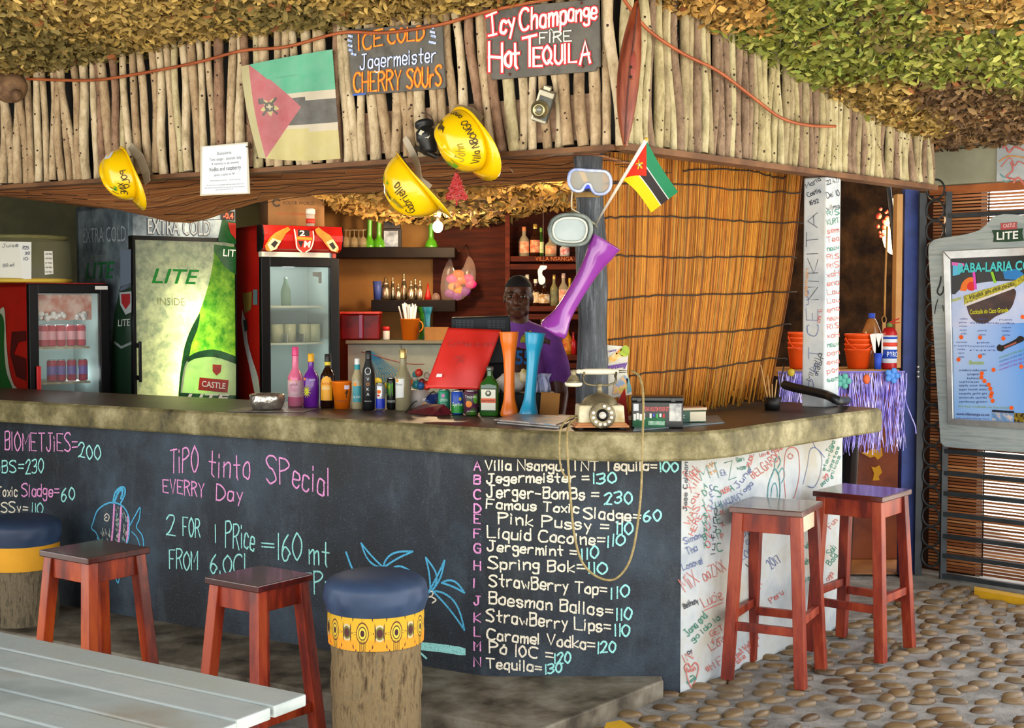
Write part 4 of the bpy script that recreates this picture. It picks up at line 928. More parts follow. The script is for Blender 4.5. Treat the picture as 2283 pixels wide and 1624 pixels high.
gm = [('r', [(2236, 330), (2240, 322), (2250, 340), (2262, 328), (2283, 335)], .01), ('o', [(2228, 360), (2250, 348), (2283, 352)], .008), ('r', [(2232, 372), (2252, 352), (2262, 370), (2270, 360), (2284, 366)], .006), ('r', [(2254, 362), (2258, 380), (2244, 394), (2262, 400)], .009), ('t', [(2230, 388), (2240, 396), (2250, 392)], .006), ('t', [(2236, 402), (2246, 406), (2254, 396)], .006), ('r', [(2260, 408), (2270, 396), (2284, 412)], .010)]
for ck in 'rot':
    mb = MB()
    for c, pts, wd in gm:
        if c == ck: draw(mb, pts, pr, GT.n, wd)
    obj('marker_drawing', mb, MK[ck], mu)
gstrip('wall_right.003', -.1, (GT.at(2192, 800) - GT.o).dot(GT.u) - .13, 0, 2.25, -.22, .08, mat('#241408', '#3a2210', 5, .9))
# yellow painted kerb lines at the foot of the gate
mb = MB(); mb.prism([Pz(2172, 1308, .03), Pz(2290, 1328, .03), Pz(2290, 1336, .03), Pz(2172, 1316, .03)], (0, 0, -1), .04); o = obj('trim_3', mb, mat('#d8a712', '#c99a1a', 6, .6)); o['kind'] = 'structure'
mb = MB(); mb.prism([GT.o + GT.u * a + GT.n * q + Vector((0, 0, .014)) for a, q in ((-.1, .04), (1.5, .04), (1.5, -.2), (-.1, -.2))], (0, 0, -1), .03); o = obj('trim_4', mb, mat('#6f6d66', '#85837b', 6, .8)); o['kind'] = 'structure'
mb = MB(); mb.prism([Pz(1352, 1612, .012), Pz(1385, 1606, .012), Pz(1440, 1640, .012), Pz(1340, 1640, .012)], (0, 0, -1), .02); o = obj('trim_5', mb, mat('#d8a712', '#c99a1a', 6, .6)); o['kind'] = 'structure'
# ================================================================ fridges behind the bar
BLACK = mat('#0a0b0d', rough=.3, spec=.25); BLKM = mat('#101216', rough=.55, spec=.2); STEEL = mat('#b9bcbc', rough=.25, metal=.8)
class Box2:                                         # upright cabinet turned by th: front plane FP, side plane SP
    def __init__(s, x, y, th, w, d):
        s.a = Vector((x, y, 0)); s.u = Vector((math.cos(th), math.sin(th), 0)); s.b = Vector((-math.sin(th), math.cos(th), 0)); s.w, s.d = w, d
        s.FP = Plane((x, y), (x + s.u.x, y + s.u.y)); s.SP = Plane((x, y), (x + s.b.x, y + s.b.y))
    def p(s, q, r, z): return s.a + s.u * q + s.b * r + Vector((0, 0, z))
    def box(s, mb, q0, q1, r0, r1, z0, z1, mi=0):
        mb.prism([s.p(q0, r0, z0), s.p(q1, r0, z0), s.p(q1, r1, z0), s.p(q0, r1, z0)], (0, 0, 1), z1 - z0, mi); return mb
def dec(mb, pl, pts, off=.003, mi=0): mb.poly([pl.at(x, y, off) for x, y in pts], mi)
def arcpts(cx, cy, rx, ry, a0, a1, n=14): return [(cx + rx * math.cos(a0 + (a1 - a0) * i / n), cy + ry * math.sin(a0 + (a1 - a0) * i / n)) for i in range(n + 1)]
def sm(pts): return [tuple(q) for q in catmull([(float(a), float(b)) for a, b in pts], 4)]
def words(pl, txt, x0, y0, x1, y1, hpx, off=.004, shear=0, bold=.0):   # printed words on a plane between two pixels
    a, b = pl.at(x0, y0, off), pl.at(x1, y1, off); mid = pl.at(x0, y0 - hpx, off); mb = MB()
    u = (b - a); printed(mb, txt, a, u.normalized(), Vector((0, 0, 1)), (mid - a).length, u.length, shear, bold); return mb
def plain(c, rough=.5, **k): return mat(c, rough=rough, **k)
# ---- tall printed fridge
cf = Box2(-2.222, 7.9, math.radians(38), .664, .90); zt = 2.19; zd = 1.6 + 140 * 7.9 / F
fz = thing('drinks_fridge', 'tall frosted silver and green beer fridge with added lamps behind its printed door', 'fridge', cf.a)
SILV = mat('#52606c', '#74848f', 7, .35, metal=.3, c3='#93a2a9', lo=.36, hi=.66)
def lit(c, c2, k=.55):
    m, nt, b = base('print'); vec = coordn(nt, 'Object', (1, 1, 1)); cc = ramp(nt, noise(nt, vec, 16, 6, .7), [(.36, c), (.64, c2)])
    nt.links.new(cc, b.inputs['Base Color']); b.inputs['Roughness'].default_value = .25
    tl = nt.nodes.new('ShaderNodeBsdfTranslucent'); mx = nt.nodes.new('ShaderNodeMixShader'); mx.inputs[0].default_value = k
    nt.links.new(cc, tl.inputs[0]); nt.links.new(b.outputs[0], mx.inputs[1]); nt.links.new(tl.outputs[0], mx.inputs[2]); nt.links.new(mx.outputs[0], nt.nodes['Material Output'].inputs[0]); return m
mb = MB(); T = .03
cf.box(mb, 0, T, .06, cf.d, 0, zt); cf.box(mb, cf.w - T, cf.w, .06, cf.d, 0, zt); cf.box(mb, 0, cf.w, cf.d - T, cf.d, 0, zt); cf.box(mb, 0, cf.w, .06, cf.d, zt - T, zt); cf.box(mb, 0, cf.w, .06, cf.d, 0, .1)
ccab = obj('cabinet', mb, SILV, fz)
mb = MB(); cf.box(mb, .004, cf.w - .004, 0, .06, zd + .012, zt); chead = obj('header_panel', mb, SILV, fz)
mb = MB(); cf.box(mb, 0, cf.w, .002, .06, zd - .014, zd + .012); cf.box(mb, 0, .016, -.004, .06, .1, zd); cf.box(mb, cf.w - .012, cf.w, -.004, .06, .1, zd); obj('door_frame', mb, BLACK, fz)
mb = MB(); mb.poly([cf.p(.016, 0, .1), cf.p(cf.w - .012, 0, .1), cf.p(cf.w - .012, 0, zd - .014), cf.p(.016, 0, zd - .014)]); cdoor = obj('door', mb, lit('#6d7a76', '#a0a898', .5), fz, recalc=False)
mb = MB(); cf.box(mb, .012, .03, -.05, -.035, 1.12, 1.36); cf.box(mb, .014, .026, -.04, 0, 1.13, 1.16); cf.box(mb, .014, .026, -.04, 0, 1.32, 1.35); obj('handle', mb, BLACK, cdoor, bevel=.005)
FP, SP = cf.FP, cf.SP
G1, G2, G3 = lit('#0f4a20', '#1c6a2e', .35), lit('#4aa02e', '#a8d850', .75), lit('#e8ecd0', '#f4f4e4', .5)
def decal(nm, polys, m, pl=FP, off=.003):
    mb = MB()
    for p in polys: dec(mb, pl, p, off)
    obj(nm, mb, m, cdoor, recalc=False)
decal('bottle_print', [sm([(478, 548), (478, 562), (473, 600), (462, 645), (445, 695), (425, 735), (411, 775), (404, 815), (399, 860), (397, 888)]) + [(526, 896), (526, 550)]], G2)
decal('bottle_print', [[(478, 545), (526, 552), (526, 612), (515, 606), (500, 594), (485, 572), (477, 560)], [(496, 490), (526, 495), (526, 545), (486, 538)]], G1, off=.005)
decal('bottle_print', [sm([(411, 775), (421, 745), (436, 715), (446, 700), (440, 735), (428, 765), (421, 800), (412, 830), (404, 888), (398, 885), (402, 830)])], G1, off=.005)
decal('bottle_label', [sm([(402, 885), (406, 845), (416, 806), (440, 790), (480, 785), (526, 800)]) + [(526, 896)]], G3, off=.006)
decal('label_band', [sm([(414, 800), (440, 785), (480, 780), (526, 795)]) + sm([(526, 812), (480, 797), (440, 799), (420, 808)])], G1, off=.008)
decal('label_band', [[(400, 876), (526, 882), (526, 894), (399, 888)]], G1, off=.008)
decal('label_box', [[(445, 842), (510, 848), (507, 876), (442, 870)]], lit('#a81c14', '#c8281c', .4), off=.009)
decal('shield', [[(508, 496), (526, 498), (526, 534), (514, 520)], [(474, 813), (494, 814), (492, 830), (483, 838), (474, 828)]], lit('#c02a20', '#d23a2c', .4), off=.009)
obj('lettering', words(FP, 'LITE', 338, 631, 445, 634, 33, .006, .28, .012), lit('#0e7a2c', '#188a34', .4), cdoor, recalc=False)
obj('lettering', words(FP, 'CASTLE', 364, 592, 422, 594, 11, .006), lit('#aeb49a', '#c5c9a8', .5), cdoor, recalc=False)
obj('lettering', words(FP, 'INSIDE', 351, 680, 412, 682, 17, .006), lit('#8a9072', '#a6ac88', .5), cdoor, recalc=False)
obj('lettering', words(FP, 'LIT', 497, 571, 526, 573, 16, .009, .1, .01), plain('#e8eee8'), cdoor, recalc=False)
obj('lettering', words(FP, 'CASTLE', 450, 862, 503, 868, 13, .012, .1, .015), plain('#f6f0e4'), cdoor, recalc=False)
obj('lettering', words(FP, 'LITE', 415, 893, 512, 895, 15, .012, .2, .02), plain('#f2f4ec'), cdoor, recalc=False)
obj('lettering', words(FP, 'EXTRA COLD', 330, 521, 468, 525, 34, .006, 0, .004), plain('#b4bcc0'), chead, recalc=False)
mb = words(FP, 'EXTRA COLD', 328.6, 522.6, 469.6, 526.6, 36, .004, 0, .022); obj('lettering', mb, plain('#3c464e'), chead, recalc=False)
obj('lettering', words(SP, 'EXTRA COLD', 185, 542, 281, 538, 33, .004, 0, 0), plain('#9aa4aa'), ccab, recalc=False)
obj('lettering', words(SP, 'LITE', 190, 622, 255, 620, 36, .004, .22, .012), plain('#1c6a3a'), ccab, recalc=False)
obj('lettering', words(SP, 'CASTLE', 205, 580, 238, 579, 10, .004), plain('#8b968e'), ccab, recalc=False)
def sidedec(nm, pts, m, off=.003): mb = MB(); dec(mb, SP, pts, off); obj(nm, mb, m, ccab, recalc=False)
sidedec('bottle_print', [(268, 560), (292, 556), (292, 640), (268, 650)], plain('#67768a'))
sidedec('bottle_print', sm([(268, 640), (263, 665), (255, 700), (250, 760), (247, 830), (246, 892)]) + [(293, 892), (293, 630)], plain('#12301e'))
sidedec('shield', [(266, 652), (293, 650), (293, 696), (280, 702), (268, 680)], plain('#a4b0b4'), .005)
sidedec('shield', [(270, 656), (290, 655), (290, 676), (280, 690), (271, 676)], plain('#9c2026'), .007)
obj('lettering', words(SP, 'LITE', 263, 728, 290, 726, 15, .007, .1), plain('#c2cac6'), ccab, recalc=False)
sidedec('bottle_print', [(255, 760), (270, 772), (293, 762), (293, 768), (270, 778), (254, 766)], plain('#7d8a8a'), .005)
mb = MB(); mb.poly([FP.at(x, y, .006) for x, y in ((493, 470), (523, 472), (523, 492), (493, 490))]); obj('display', mb, plain('#080808'), chead, recalc=False)
obj('display_digits', words(FP, '-0.4', 498, 487, 520, 488, 13, .009, 0, .015), glow('#ff3a20', 4), chead, recalc=False)
mb = MB(); mb.tube([cf.p(.30, .10, .7), cf.p(.32, .10, 1.72)], .014, 10); obj('added_glow_tube', mb, glow('#fff0a0', 18), fz)  # added tube, imitates the bright reflection down the door
light('added_door_glow', 'POINT', tuple(cf.p(.42, .10, 1.25)), 12, (1, .9, .35), .03)  # point lights added behind the door for the same reflected glow
light('added_door_glow', 'POINT', tuple(cf.p(.38, .09, 1.08)), 12, (1, .9, .35), .03)
light('added_door_glow', 'POINT', tuple(cf.p(.42, .12, 1.52)), 7, (1, .93, .5), .03)
# ---- small red glass-door fridge at the left
sf = Box2(-2.78, 7.75, math.radians(38), .475, .55); zt2 = 1.6 + 40 * 7.75 / F
sz = thing('drinks_fridge', 'small red fridge with black glass door and rows of pink cans', 'fridge', sf.a)
REDF = mat('#a31410', '#b81c14', 3, .3); LIN = mat('#9fb2b0', rough=.6); DKR = mat('#3c0c0c', '#7a1a14', 8, .4)
def cooler(b, t, zt, wall, z0, fr, T=.025, liner=LIN):
    mb = MB(); b.box(mb, 0, T, .05, b.d, 0, zt); b.box(mb, b.w - T, b.w, .05, b.d, 0, zt); b.box(mb, 0, b.w, b.d - T, b.d, 0, zt); b.box(mb, 0, b.w, .05, b.d, zt - T, zt); b.box(mb, 0, b.w, .05, b.d, 0, .12); obj('cabinet', mb, wall, t)
    mb = MB(); q = T + .002; b.box(mb, q, q + .004, .055, b.d - T, .13, zt - T); b.box(mb, b.w - q - .004, b.w - q, .055, b.d - T, .13, zt - T); b.box(mb, q, b.w - q, b.d - T - .006, b.d - T - .002, .13, zt - T); obj('liner', mb, liner, t)
    mb = MB(); z1 = z0
    b.box(mb, 0, fr, 0, .045, .12, z1); b.box(mb, b.w - fr, b.w, 0, .045, .12, z1); b.box(mb, fr, b.w - fr, 0, .045, z1 - fr, z1); b.box(mb, fr, b.w - fr, 0, .045, .12, .2); dr = obj('door', mb, BLACK, t, bevel=.004)
    mb = MB(); b.box(mb, fr, b.w - fr, .018, .024, .2, z1 - fr); obj('door_glass', mb, glass('#cfe4e2', .07), dr); return dr
sdoor = cooler(sf, sz, zt2, REDF, zt2 - .008, .055)
mb = MB(); sf.box(mb, .03, .055, -.03, -.012, .95, 1.22); obj('handle', mb, mat('#c01818', rough=.3), sdoor, bevel=.004)
mb = MB(); dec(mb, sf.FP, [(212, 638), (240, 638), (240, 646), (212, 646)], .003); obj('sticker', mb, plain('#e8e8e0'), sz, recalc=False)
def ssd(nm, pts, m, off=.003): mb = MB(); dec(mb, sf.SP, pts, off); obj(nm, mb, m, sz, recalc=False)
ssd('side_print', sm([(0, 690), (10, 690), (14, 760), (20, 820), (32, 860), (52, 872)]) + [(52, 890), (0, 890)], plain('#b8b8a0'))
ssd('side_print', sm([(2, 700), (9, 720), (9, 780), (14, 830), (26, 862), (30, 890)]) + [(0, 890), (0, 700)], plain('#1c5a24'), .005)
ssd('side_print', [(26, 740), (58, 738), (58, 760), (40, 764), (30, 790), (58, 800), (58, 850), (36, 840), (22, 790)], plain('#4a0a0c'), .004)
for nm, z in (('shelf', 773), ('shelf', 851)):
    zz = 1.6 - (z - 670) * 8.0 / F; mb = MB(); sf.box(mb, .03, sf.w - .09, .08, .46, zz - .012, zz); obj('shelf', mb, mat('#b9b090', '#8d7f58', 30, .5), sz)
mb = MB(); sf.box(mb, .06, sf.w - .07, .10, .11, zt2 - .22, zt2 - .07); obj('ice_box_flap', mb, mat('#b9654a', '#d9b8a8', 12, .5), sz)
mb = MB(); rr = random.Random(4)
for _ in range(26): mb.ball(sf.p(rr.uniform(.08, .38), .085 + rr.uniform(-.008, .008), zt2 - .215 + rr.uniform(0, .035)), rr.uniform(.012, .02), 7, 5)
tag(obj('ice', mb, plain('#e4e4e0'), sz), kind='stuff')
light('cooler_light', 'POINT', tuple(sf.p(.24, .2, 1.5)), .8, (.85, 1, 1), .04); light('cooler_light', 'POINT', tuple(sf.p(.36, .3, 1.15)), .5, (.85, 1, 1), .04)
def can(name, label, pos, h, r, m, bands, group=None, topm=STEEL, dents=None):
    t = thing(name, label, 'can', pos, 0, group)
    mb = MB(); mb.lathe([(r * .82, 0), (r, h * .05), (r, h * .90), (r * .84, h * .965)], 22); obj('body', mb, m, t, local=True)
    mb = MB(); mb.lathe([(r * .84, h * .965), (r * .86, h), (r * .78, h), (r * .76, h * .975), (0, h * .975)], 22, cap=(False, False)); mb.box((0, -r * .1, h * .985), (r * .5, r * .7, h * .012)); obj('lid', mb, topm, t, local=True)
    for z0, z1, bm in bands:
        mb = MB(); mb.lathe([(r * 1.006, h * z0), (r * 1.006, h * z1)], 22, cap=(False, False)); obj('label_band', mb, bm, t, local=True)
    return t
POS = ['leftmost', 'second', 'third', 'fourth', 'rightmost']
for row, (yb, xs, hpx) in enumerate(((772, (95, 114, 135, 158, 180), 50), (850, (113, 134, 158, 183), 48))):
    zz = 1.6 - (yb - 670) * 8.0 / F
    for i, px in enumerate(xs):
        pr = Plane((sf.a + sf.b * .14)[:2], (sf.a + sf.b * .14 + sf.u)[:2]); q = pr.at(px, 700)
        n = len(xs); lb = ('leftmost' if i == 0 else 'rightmost' if i == n - 1 else ['', 'second', 'third', 'fourth'][i] + ' from the left')
        can('soda_can', ('pink and red soda can, %s on the upper fridge shelf' if row == 0 else 'pink and purple soda can, %s on the lower fridge shelf') % lb, (q.x, q.y, zz), .128, .028, mat('#b0122c' if row == 0 else '#a00a48', '#c82a48', 20, .35), [(.3, .7, mat('#7a5ab0' if row else '#e8a0a8', rough=.35))], 'soda cans in the small fridge')
# clear cake tub on the fridge
q = sf.p(.05, .28, zt2 + .001)
tubc = P(55, 670, 8.0); tb = thing('cake_tub', 'clear round plastic tub with price cards on the small red fridge', 'tub', (tubc.x, tubc.y, zt2))
r = 100 * 8.0 / F
mb = MB(); mb.lathe([(r, .004), (r * 1.02, .03), (r * .99, .23), (r * .90, .262)], 40, cap=(False, False)); obj('wall', mb, glass('#e6e2b0', .10), tb, local=True)
mb = MB(); mb.lathe([(r * 1.01, 0), (r * 1.03, .022), (r * .9, .026)], 40); obj('base', mb, mat('#c9a93a', rough=.4), tb, local=True)
mb = MB(); mb.lathe([(r * .93, .255), (r * .95, .275), (r * .3, .285), (0, .286)], 40, cap=(True, False)); obj('lid', mb, mat('#7d7a48', '#8f8a56', 4, .4, alpha=.6), tb, local=True)
TPn = Plane((tubc.x - r, tubc.y - r * .80), (tubc.x + r, tubc.y - r * 1.06))
mb = MB(); mb.poly([TPn.at(x, y, .0) for x, y in ((-30, 538), (70, 540), (70, 622), (-30, 624))]); obj('price_card', mb, plain('#dfe0d8'), tb, recalc=False)
mb = MB(); pr = lambda x, y: TPn.at(x, y, .003)
for t_, a, b, h in (('R25', (51, 556), (64, 556), 7), ('Juice', (5, 552), (40, 550), 7), ('30', (56, 568), (66, 568), 6), ('10', (52, 580), (62, 580), 6), ('150 mt', (6, 596), (32, 594), 7)): write(mb, t_, a, b, h, pr, TPn.n, .003, .3)
obj('lettering', mb, plain('#30365a'), tb, recalc=False)
mb = MB(); mb.poly([TPn.at(x, y, .012) for x, y in ((98, 560), (117, 560), (119, 611), (100, 613))]); obj('price_card', mb, plain('#d8d6c8'), tb, recalc=False)
mb = MB(); 
for k in range(5): write(mb, 'ice tea'[k % 3:], (102, 568 + 10 * k), (115, 568 + 10 * k), 4, lambda x, y: TPn.at(x, y, .015), TPn.n, .002, .3)
obj('lettering', mb, plain('#77706a'), tb, recalc=False)
# ---- red-topped beer fridge
mf = Box2(-1.525, 8.2, math.radians(30), .51, .50); zt3 = 2.06; z3 = 1.6 + 96 * 8.25 / F
mz = thing('drinks_fridge', 'black glass-door fridge with a curved red header between silver fridge and shelves', 'fridge', mf.a)
cooler(mf, mz, zt3, REDF, z3, .058)
mb = MB(); prof = [(0, z3 + .035), (-.035, z3 + .05), (-.055, z3 + .10), (-.06, zt3 - .06), (-.045, zt3 - .005), (0, zt3)]; k = len(prof)
mb.prism([mf.p(0, r, z) for r, z in prof] + [mf.p(0, .05, zt3), mf.p(0, .05, z3 + .03)], mf.u, mf.w); mhead = obj('header', mb, REDF, mz)
mb = MB()
for q in (-.008, mf.w): mb.prism([mf.p(q, r, z) for r, z in prof] + [mf.p(q, .05, zt3), mf.p(q, .05, z3 + .03)], mf.u, .008)
obj('header_end', mb, BLACK, mz)
mb = MB(); mf.box(mb, .0, .44, -.012, .045, z3 + .002, z3 + .032); obj('header_strip', mb, plain('#d9d6c8'), mz)
HPl = Plane((mf.a - mf.b * .062)[:2], (mf.a - mf.b * .062 + mf.u)[:2])
def hd(nm, pts, m, off=.002): mb = MB(); dec(mb, HPl, pts, off); obj(nm, mb, m, mhead, recalc=False)
AMBR = mat('#c86a18', '#e08a28', 10, .4); CRM = plain('#d9c796'); BLKP = plain('#141210')
hd('bottle_print', [(591, 548), (602, 530), (614, 519), (632, 510), (642, 506), (648, 512), (638, 520), (630, 534), (615, 555), (603, 561), (593, 558)], AMBR)
hd('bottle_print', [(702, 512), (710, 507), (722, 516), (735, 524), (746, 538), (756, 556), (752, 563), (738, 560), (728, 548), (718, 534), (706, 522)], AMBR)
hd('bottle_label', [(596, 545), (608, 531), (627, 538), (616, 556), (603, 560)], CRM, .004); hd('bottle_label', [(727, 540), (742, 533), (755, 552), (748, 562), (737, 558)], CRM, .004)
hd('label_mark', [(604, 545), (613, 536), (620, 541), (612, 553)], BLKP, .006); hd('label_mark', [(734, 545), (742, 540), (749, 552), (743, 557)], BLKP, .006)
hd('shield', [(657, 512), (697, 516), (700, 534), (694, 556), (677, 563), (662, 554), (656, 534)], plain('#c82a1c'), .003)
hd('shield', [(664, 512), (690, 514), (690, 527), (664, 526)], BLKP, .005); hd('shield', [(662, 528), (696, 530), (696, 536), (662, 534)], plain('#d98a1c'), .005); hd('shield', [(664, 537), (677, 538), (671, 553)], BLKP, .005)
for pts in ([(656, 512), (660, 534), (662, 552), (672, 562)], [(698, 516), (699, 534), (693, 554), (682, 562)]): mb = MB(); draw(mb, pts, lambda x, y: HPl.at(x, y, .005), HPl.n, .008); obj('shield', mb, plain('#e6dcc8'), mhead, recalc=False)
obj('lettering', words(HPl, '2', 668, 526, 680, 526, 12, .008, 0, .02), plain('#f2ead8'), mhead, recalc=False); obj('lettering', words(HPl, 'M', 677, 551, 693, 552, 14, .008, .15, .03), plain('#f2ead8'), mhead, recalc=False)
for y in (682, 764):
    zz = 1.6 - (y - 670) * 8.45 / F; mb = MB(); mf.box(mb, .03, mf.w - .07, .10, .44, zz - .012, zz); obj('shelf', mb, mat('#a8b09c', rough=.5), mz)
mb = MB()
for q in (.09, .20, .31): mf.box(mb, q, q + .003, .1, .44, 1.6 - (764 - 670) * 8.45 / F, 1.6 - (745 - 670) * 8.45 / F)
obj('shelf_rail', mb, STEEL, mz)
light('cooler_light', 'POINT', tuple(mf.p(.25, .2, 1.8)), 1.3, (.9, 1, .95), .04); light('cooler_light', 'POINT', tuple(mf.p(.25, .1, 1.2)), .8, (.9, 1, .95), .04)
mb = MB(); dec(mb, mf.FP, [(697, 607), (717, 607), (717, 632), (710, 632), (710, 618), (697, 616)], -.03); obj('sticker', mb, plain('#3a3f44'), mz, recalc=False)
pr = Plane((mf.a + mf.b * .2)[:2], (mf.a + mf.b * .2 + mf.u)[:2])
for i, px in enumerate((618, 646, 679, 700)):
    q = pr.at(px, 700); zz = 1.6 - (764 - 670) * 8.45 / F
    lathe_thing('glass_mug', 'frosted glass mug in the red-topped fridge, %s of four' % ['leftmost', 'second from the left', 'third from the left', 'rightmost'][i], 'glass', (q.x, q.y, zz), [('mug', [(.033, 0), (.038, .005), (.040, .115), (.036, .115), (.034, .012), (0, .01)], mat('#c9cfa8', '#a8b08a', 6, .15, alpha=.75))], 'glass mugs in the red-topped fridge')
q = pr.at(637, 660); zz = 1.6 - (682 - 670) * 8.45 / F
lathe_thing('glass_bottle', 'green glass bottle on the top shelf of the red-topped fridge', 'bottle', (q.x, q.y, zz), [('body', [(.03, 0), (.032, .09), (.012, .15), (.012, .18)], mat('#6f9078', rough=.2, alpha=.8))])
MSP = mf.SP
def msd(nm, pts, m, off=.003): mb = MB(); dec(mb, MSP, pts, off); obj(nm, mb, m, mz, recalc=False)
msd('side_print', sm([(540, 690), (548, 720), (552, 760), (562, 800), (575, 840), (580, 880)]) + [(568, 880), (556, 820), (545, 770), (538, 720)], plain('#c8c8c4'))
msd('side_print', [(540, 655), (562, 650), (560, 690), (545, 700)], plain('#7d6a2c')); msd('side_print', [(564, 646), (574, 646), (574, 680), (564, 680)], plain('#5a6e7a'), .005); msd('side_print', [(542, 715), (550, 712), (552, 735), (546, 742)], plain('#2c3430'), .006)
# box and cup on top of it
mb = MB(); c = P(652, 670, 8.62); ob = thing('cardboard_box', 'brown printed cardboard box lying on top of the red-topped fridge', 'box', (c.x, c.y, zt3 + .001), D(22))
mb.box((0, 0, .115), (.36, .26, .23)); obj('carton', mb, mat('#8a6238', '#9c7144', 4, .75), ob, local=True, bevel=.003)
mb = MB(); mb.ribbon([(-.125 + .022 * math.cos(a), -.1315, .15 + .022 * math.sin(a)) for a in [.6 + i * .38 for i in range(14)]], (0, -1, 0), .012); printed(mb, 'KOLOR WORLD', (-.085, -.1315, .14), (1, 0, 0), (0, 0, 1), .022, .20); obj('lettering', mb, plain('#3a2a1c'), ob, local=True, recalc=False)
mb = MB(); printed(mb, 'PLASTIC TABLEWARE SERIES', (-.13, -.1315, .075), (1, 0, 0), (0, 0, 1), .013, .26); obj('lettering', mb, plain('#b4442c'), ob, local=True, recalc=False)
c = mf.p(.36, .10, zt3 + .001)
lathe_thing('pump_dispenser', 'white topped clear dispenser cup standing on the red-topped fridge', 'dispenser', c, [('jar', [(.026, 0), (.028, .075), (.024, .078)], mat('#d8cfc8', rough=.2, alpha=.6)), ('label_band', [(.0285, .02), (.029, .05)], plain('#c83a2c')), ('cap', [(.03, .078), (.03, .11), (.012, .116)], plain('#e6e4de'))])
# ================================================================ back counter and shelves
mb = MB(); mb.box((-.72, 9.0, .657), (.70, .5, 1.314)); bc = thing('back_counter', 'pale grey tiled back counter below the shelves', 'counter', (-.72, 9.0, 0)); obj('carcass', mb, mat('#8f9484', '#a3a898', 3, .5), bc, bevel=.004)
mb = MB(); mb.box((-.72, 8.748, .66), (.004, .006, 1.3)); mb.box((-.72, 8.748, 1.0), (.68, .006, .004)); obj('tile_joint', mb, plain('#5a5c50'), bc)
mb = MB(); mb.box((-.72, 8.99, 1.328), (.72, .54, .022)); obj('top', mb, mat('#7d7a66', rough=.5), bc, bevel=.003); ZB = 1.34
US, LS = 1.6 + 118 * 9.0 / F, 1.6 + 1 * 9.0 / F
DKW = mat('#110b08', '#1c140e', 4, .5, spec=.15)
mb = MB(); mb.box((-.78, 9.17, US - .035), (.80, .36, .07)); one('wall_shelf', mb, DKW, 'dark upper wall shelf holding green yard glasses', 'shelf', loc=(-.78, 9.17, US - .07), bevel=.004)
mb = MB(); mb.box((-.66, 9.17, LS - .04), (.56, .36, .08)); one('wall_shelf', mb, DKW, 'dark lower wall shelf holding the metal shakers', 'shelf', loc=(-.66, 9.17, LS - .08), bevel=.004)
GRN = mat('#5fae24', '#4c9a1c', 4, .3, coat=.4)
def yard(label, top, basep, rt, rb, m, group=None, tilt=None, hang=False):     # tall waisted plastic yard glass between two points
    top, basep = Vector(top), Vector(basep); H = (top - basep).length; d = (top - basep).normalized()
    rot = Vector((0, 0, 1)).rotation_difference(d).to_matrix()
    t = thing('yard_glass', label, 'yard glass', basep, 0, group, rot=rot)
    n = .56 * rt
    n = min(n, rb * .62); prof = [(rb * .9, 0)] + [tuple(q) for q in catmull([(rb, .015 * H), (rb * .99, .05 * H), (rb * .90, .095 * H), (rb * .76, .15 * H), (n * 1.06, .22 * H), (n * .98, .32 * H), (n * .96, .45 * H), (n, .58 * H), (n * 1.10, .69 * H), (n * 1.28, .79 * H), (n * 1.28 * .45 + rt * .55, .88 * H), (rt * .95, .96 * H), (rt, H)], 3)] + [(rt * .93, H), (rt * .7, .87 * H), (n * .9, .7 * H)]
    mb = MB(); mb.lathe(prof, 28, cap=(True, True)); obj('cup', mb, m, t, local=True)
    mb = MB(); mb.tube([(rt * .97 * math.cos(a), rt * .97 * math.sin(a), H) for a in [i * math.pi / 14 for i in range(28)]], rt * .05, 6, closed=True); obj('rim', mb, m, t, local=True)
    return t
k9 = 9.1 / F
for lb, px, yt, yb, pxb in (('bright green yard glass, left of the pair on the upper shelf', 826, 447, 546, 820), ('bright green yard glass, right of the pair on the upper shelf', 846, 447, 548, 842), ('bright green yard glass beside the bare bulb on the upper shelf', 960, 458, 557, 960)):
    b = P(pxb, 0, 9.1); a = P(px, yt, 9.1); yard(lb, (a.x, 9.1, a.z), (b.x, 9.1, US + .001), 10 * k9, 14 * k9, GRN, 'green yard glasses on the upper shelf')
CLG = mat('#c9b489', rough=.08, alpha=.38, spec=.9)
for i, px in enumerate((768, 777, 787, 797, 807)):
    x = P(px, 0, 9.05 + .05 * (i % 2)).x; lathe_thing('stem_glass', 'upturned clear stem glass on the upper shelf, %s of five' % ['leftmost', 'second from the left', 'third from the left', 'fourth from the left', 'rightmost'][i], 'glass', (x, 9.05 + .05 * (i % 2), US + .001), [('bowl', [(.022, 0), (.026, .03), (.02, .06), (.003, .075), (.003, .11), (.022, .116), (.022, .119)], CLG)], 'stem glasses on the upper shelf', n=14)
c = P(872, 0, 9.1); fr_ = thing('photo_frame', 'dark box frame with a silver picture standing on the upper shelf', 'frame', (c.x, 9.1, US + .001))
mb = MB(); mb.box((0, .03, .064), (.125, .05, .128)); obj('frame', mb, plain('#1e1510'), fr_, local=True, bevel=.003)
mb = MB(); mb.box((-.008, .003, .06), (.095, .006, .105)); obj('picture', mb, mat('#7d7c78', '#c4c2bc', 16, .2, metal=.5), fr_, local=True)
mb = MB(); mb.box((0, .03, .165), (.11, .05, .07)); one('gift_box', mb, mat('#1a1410', '#3a2c20', 8, .4), 'small dark box stacked on the silver picture frame', 'box', local=True).location = (c.x, 9.1, US + .002)
CHR = mat('#dcc8a0', rough=.22, metal=.9); CHR2 = mat('#b8a484', rough=.3, metal=.9)
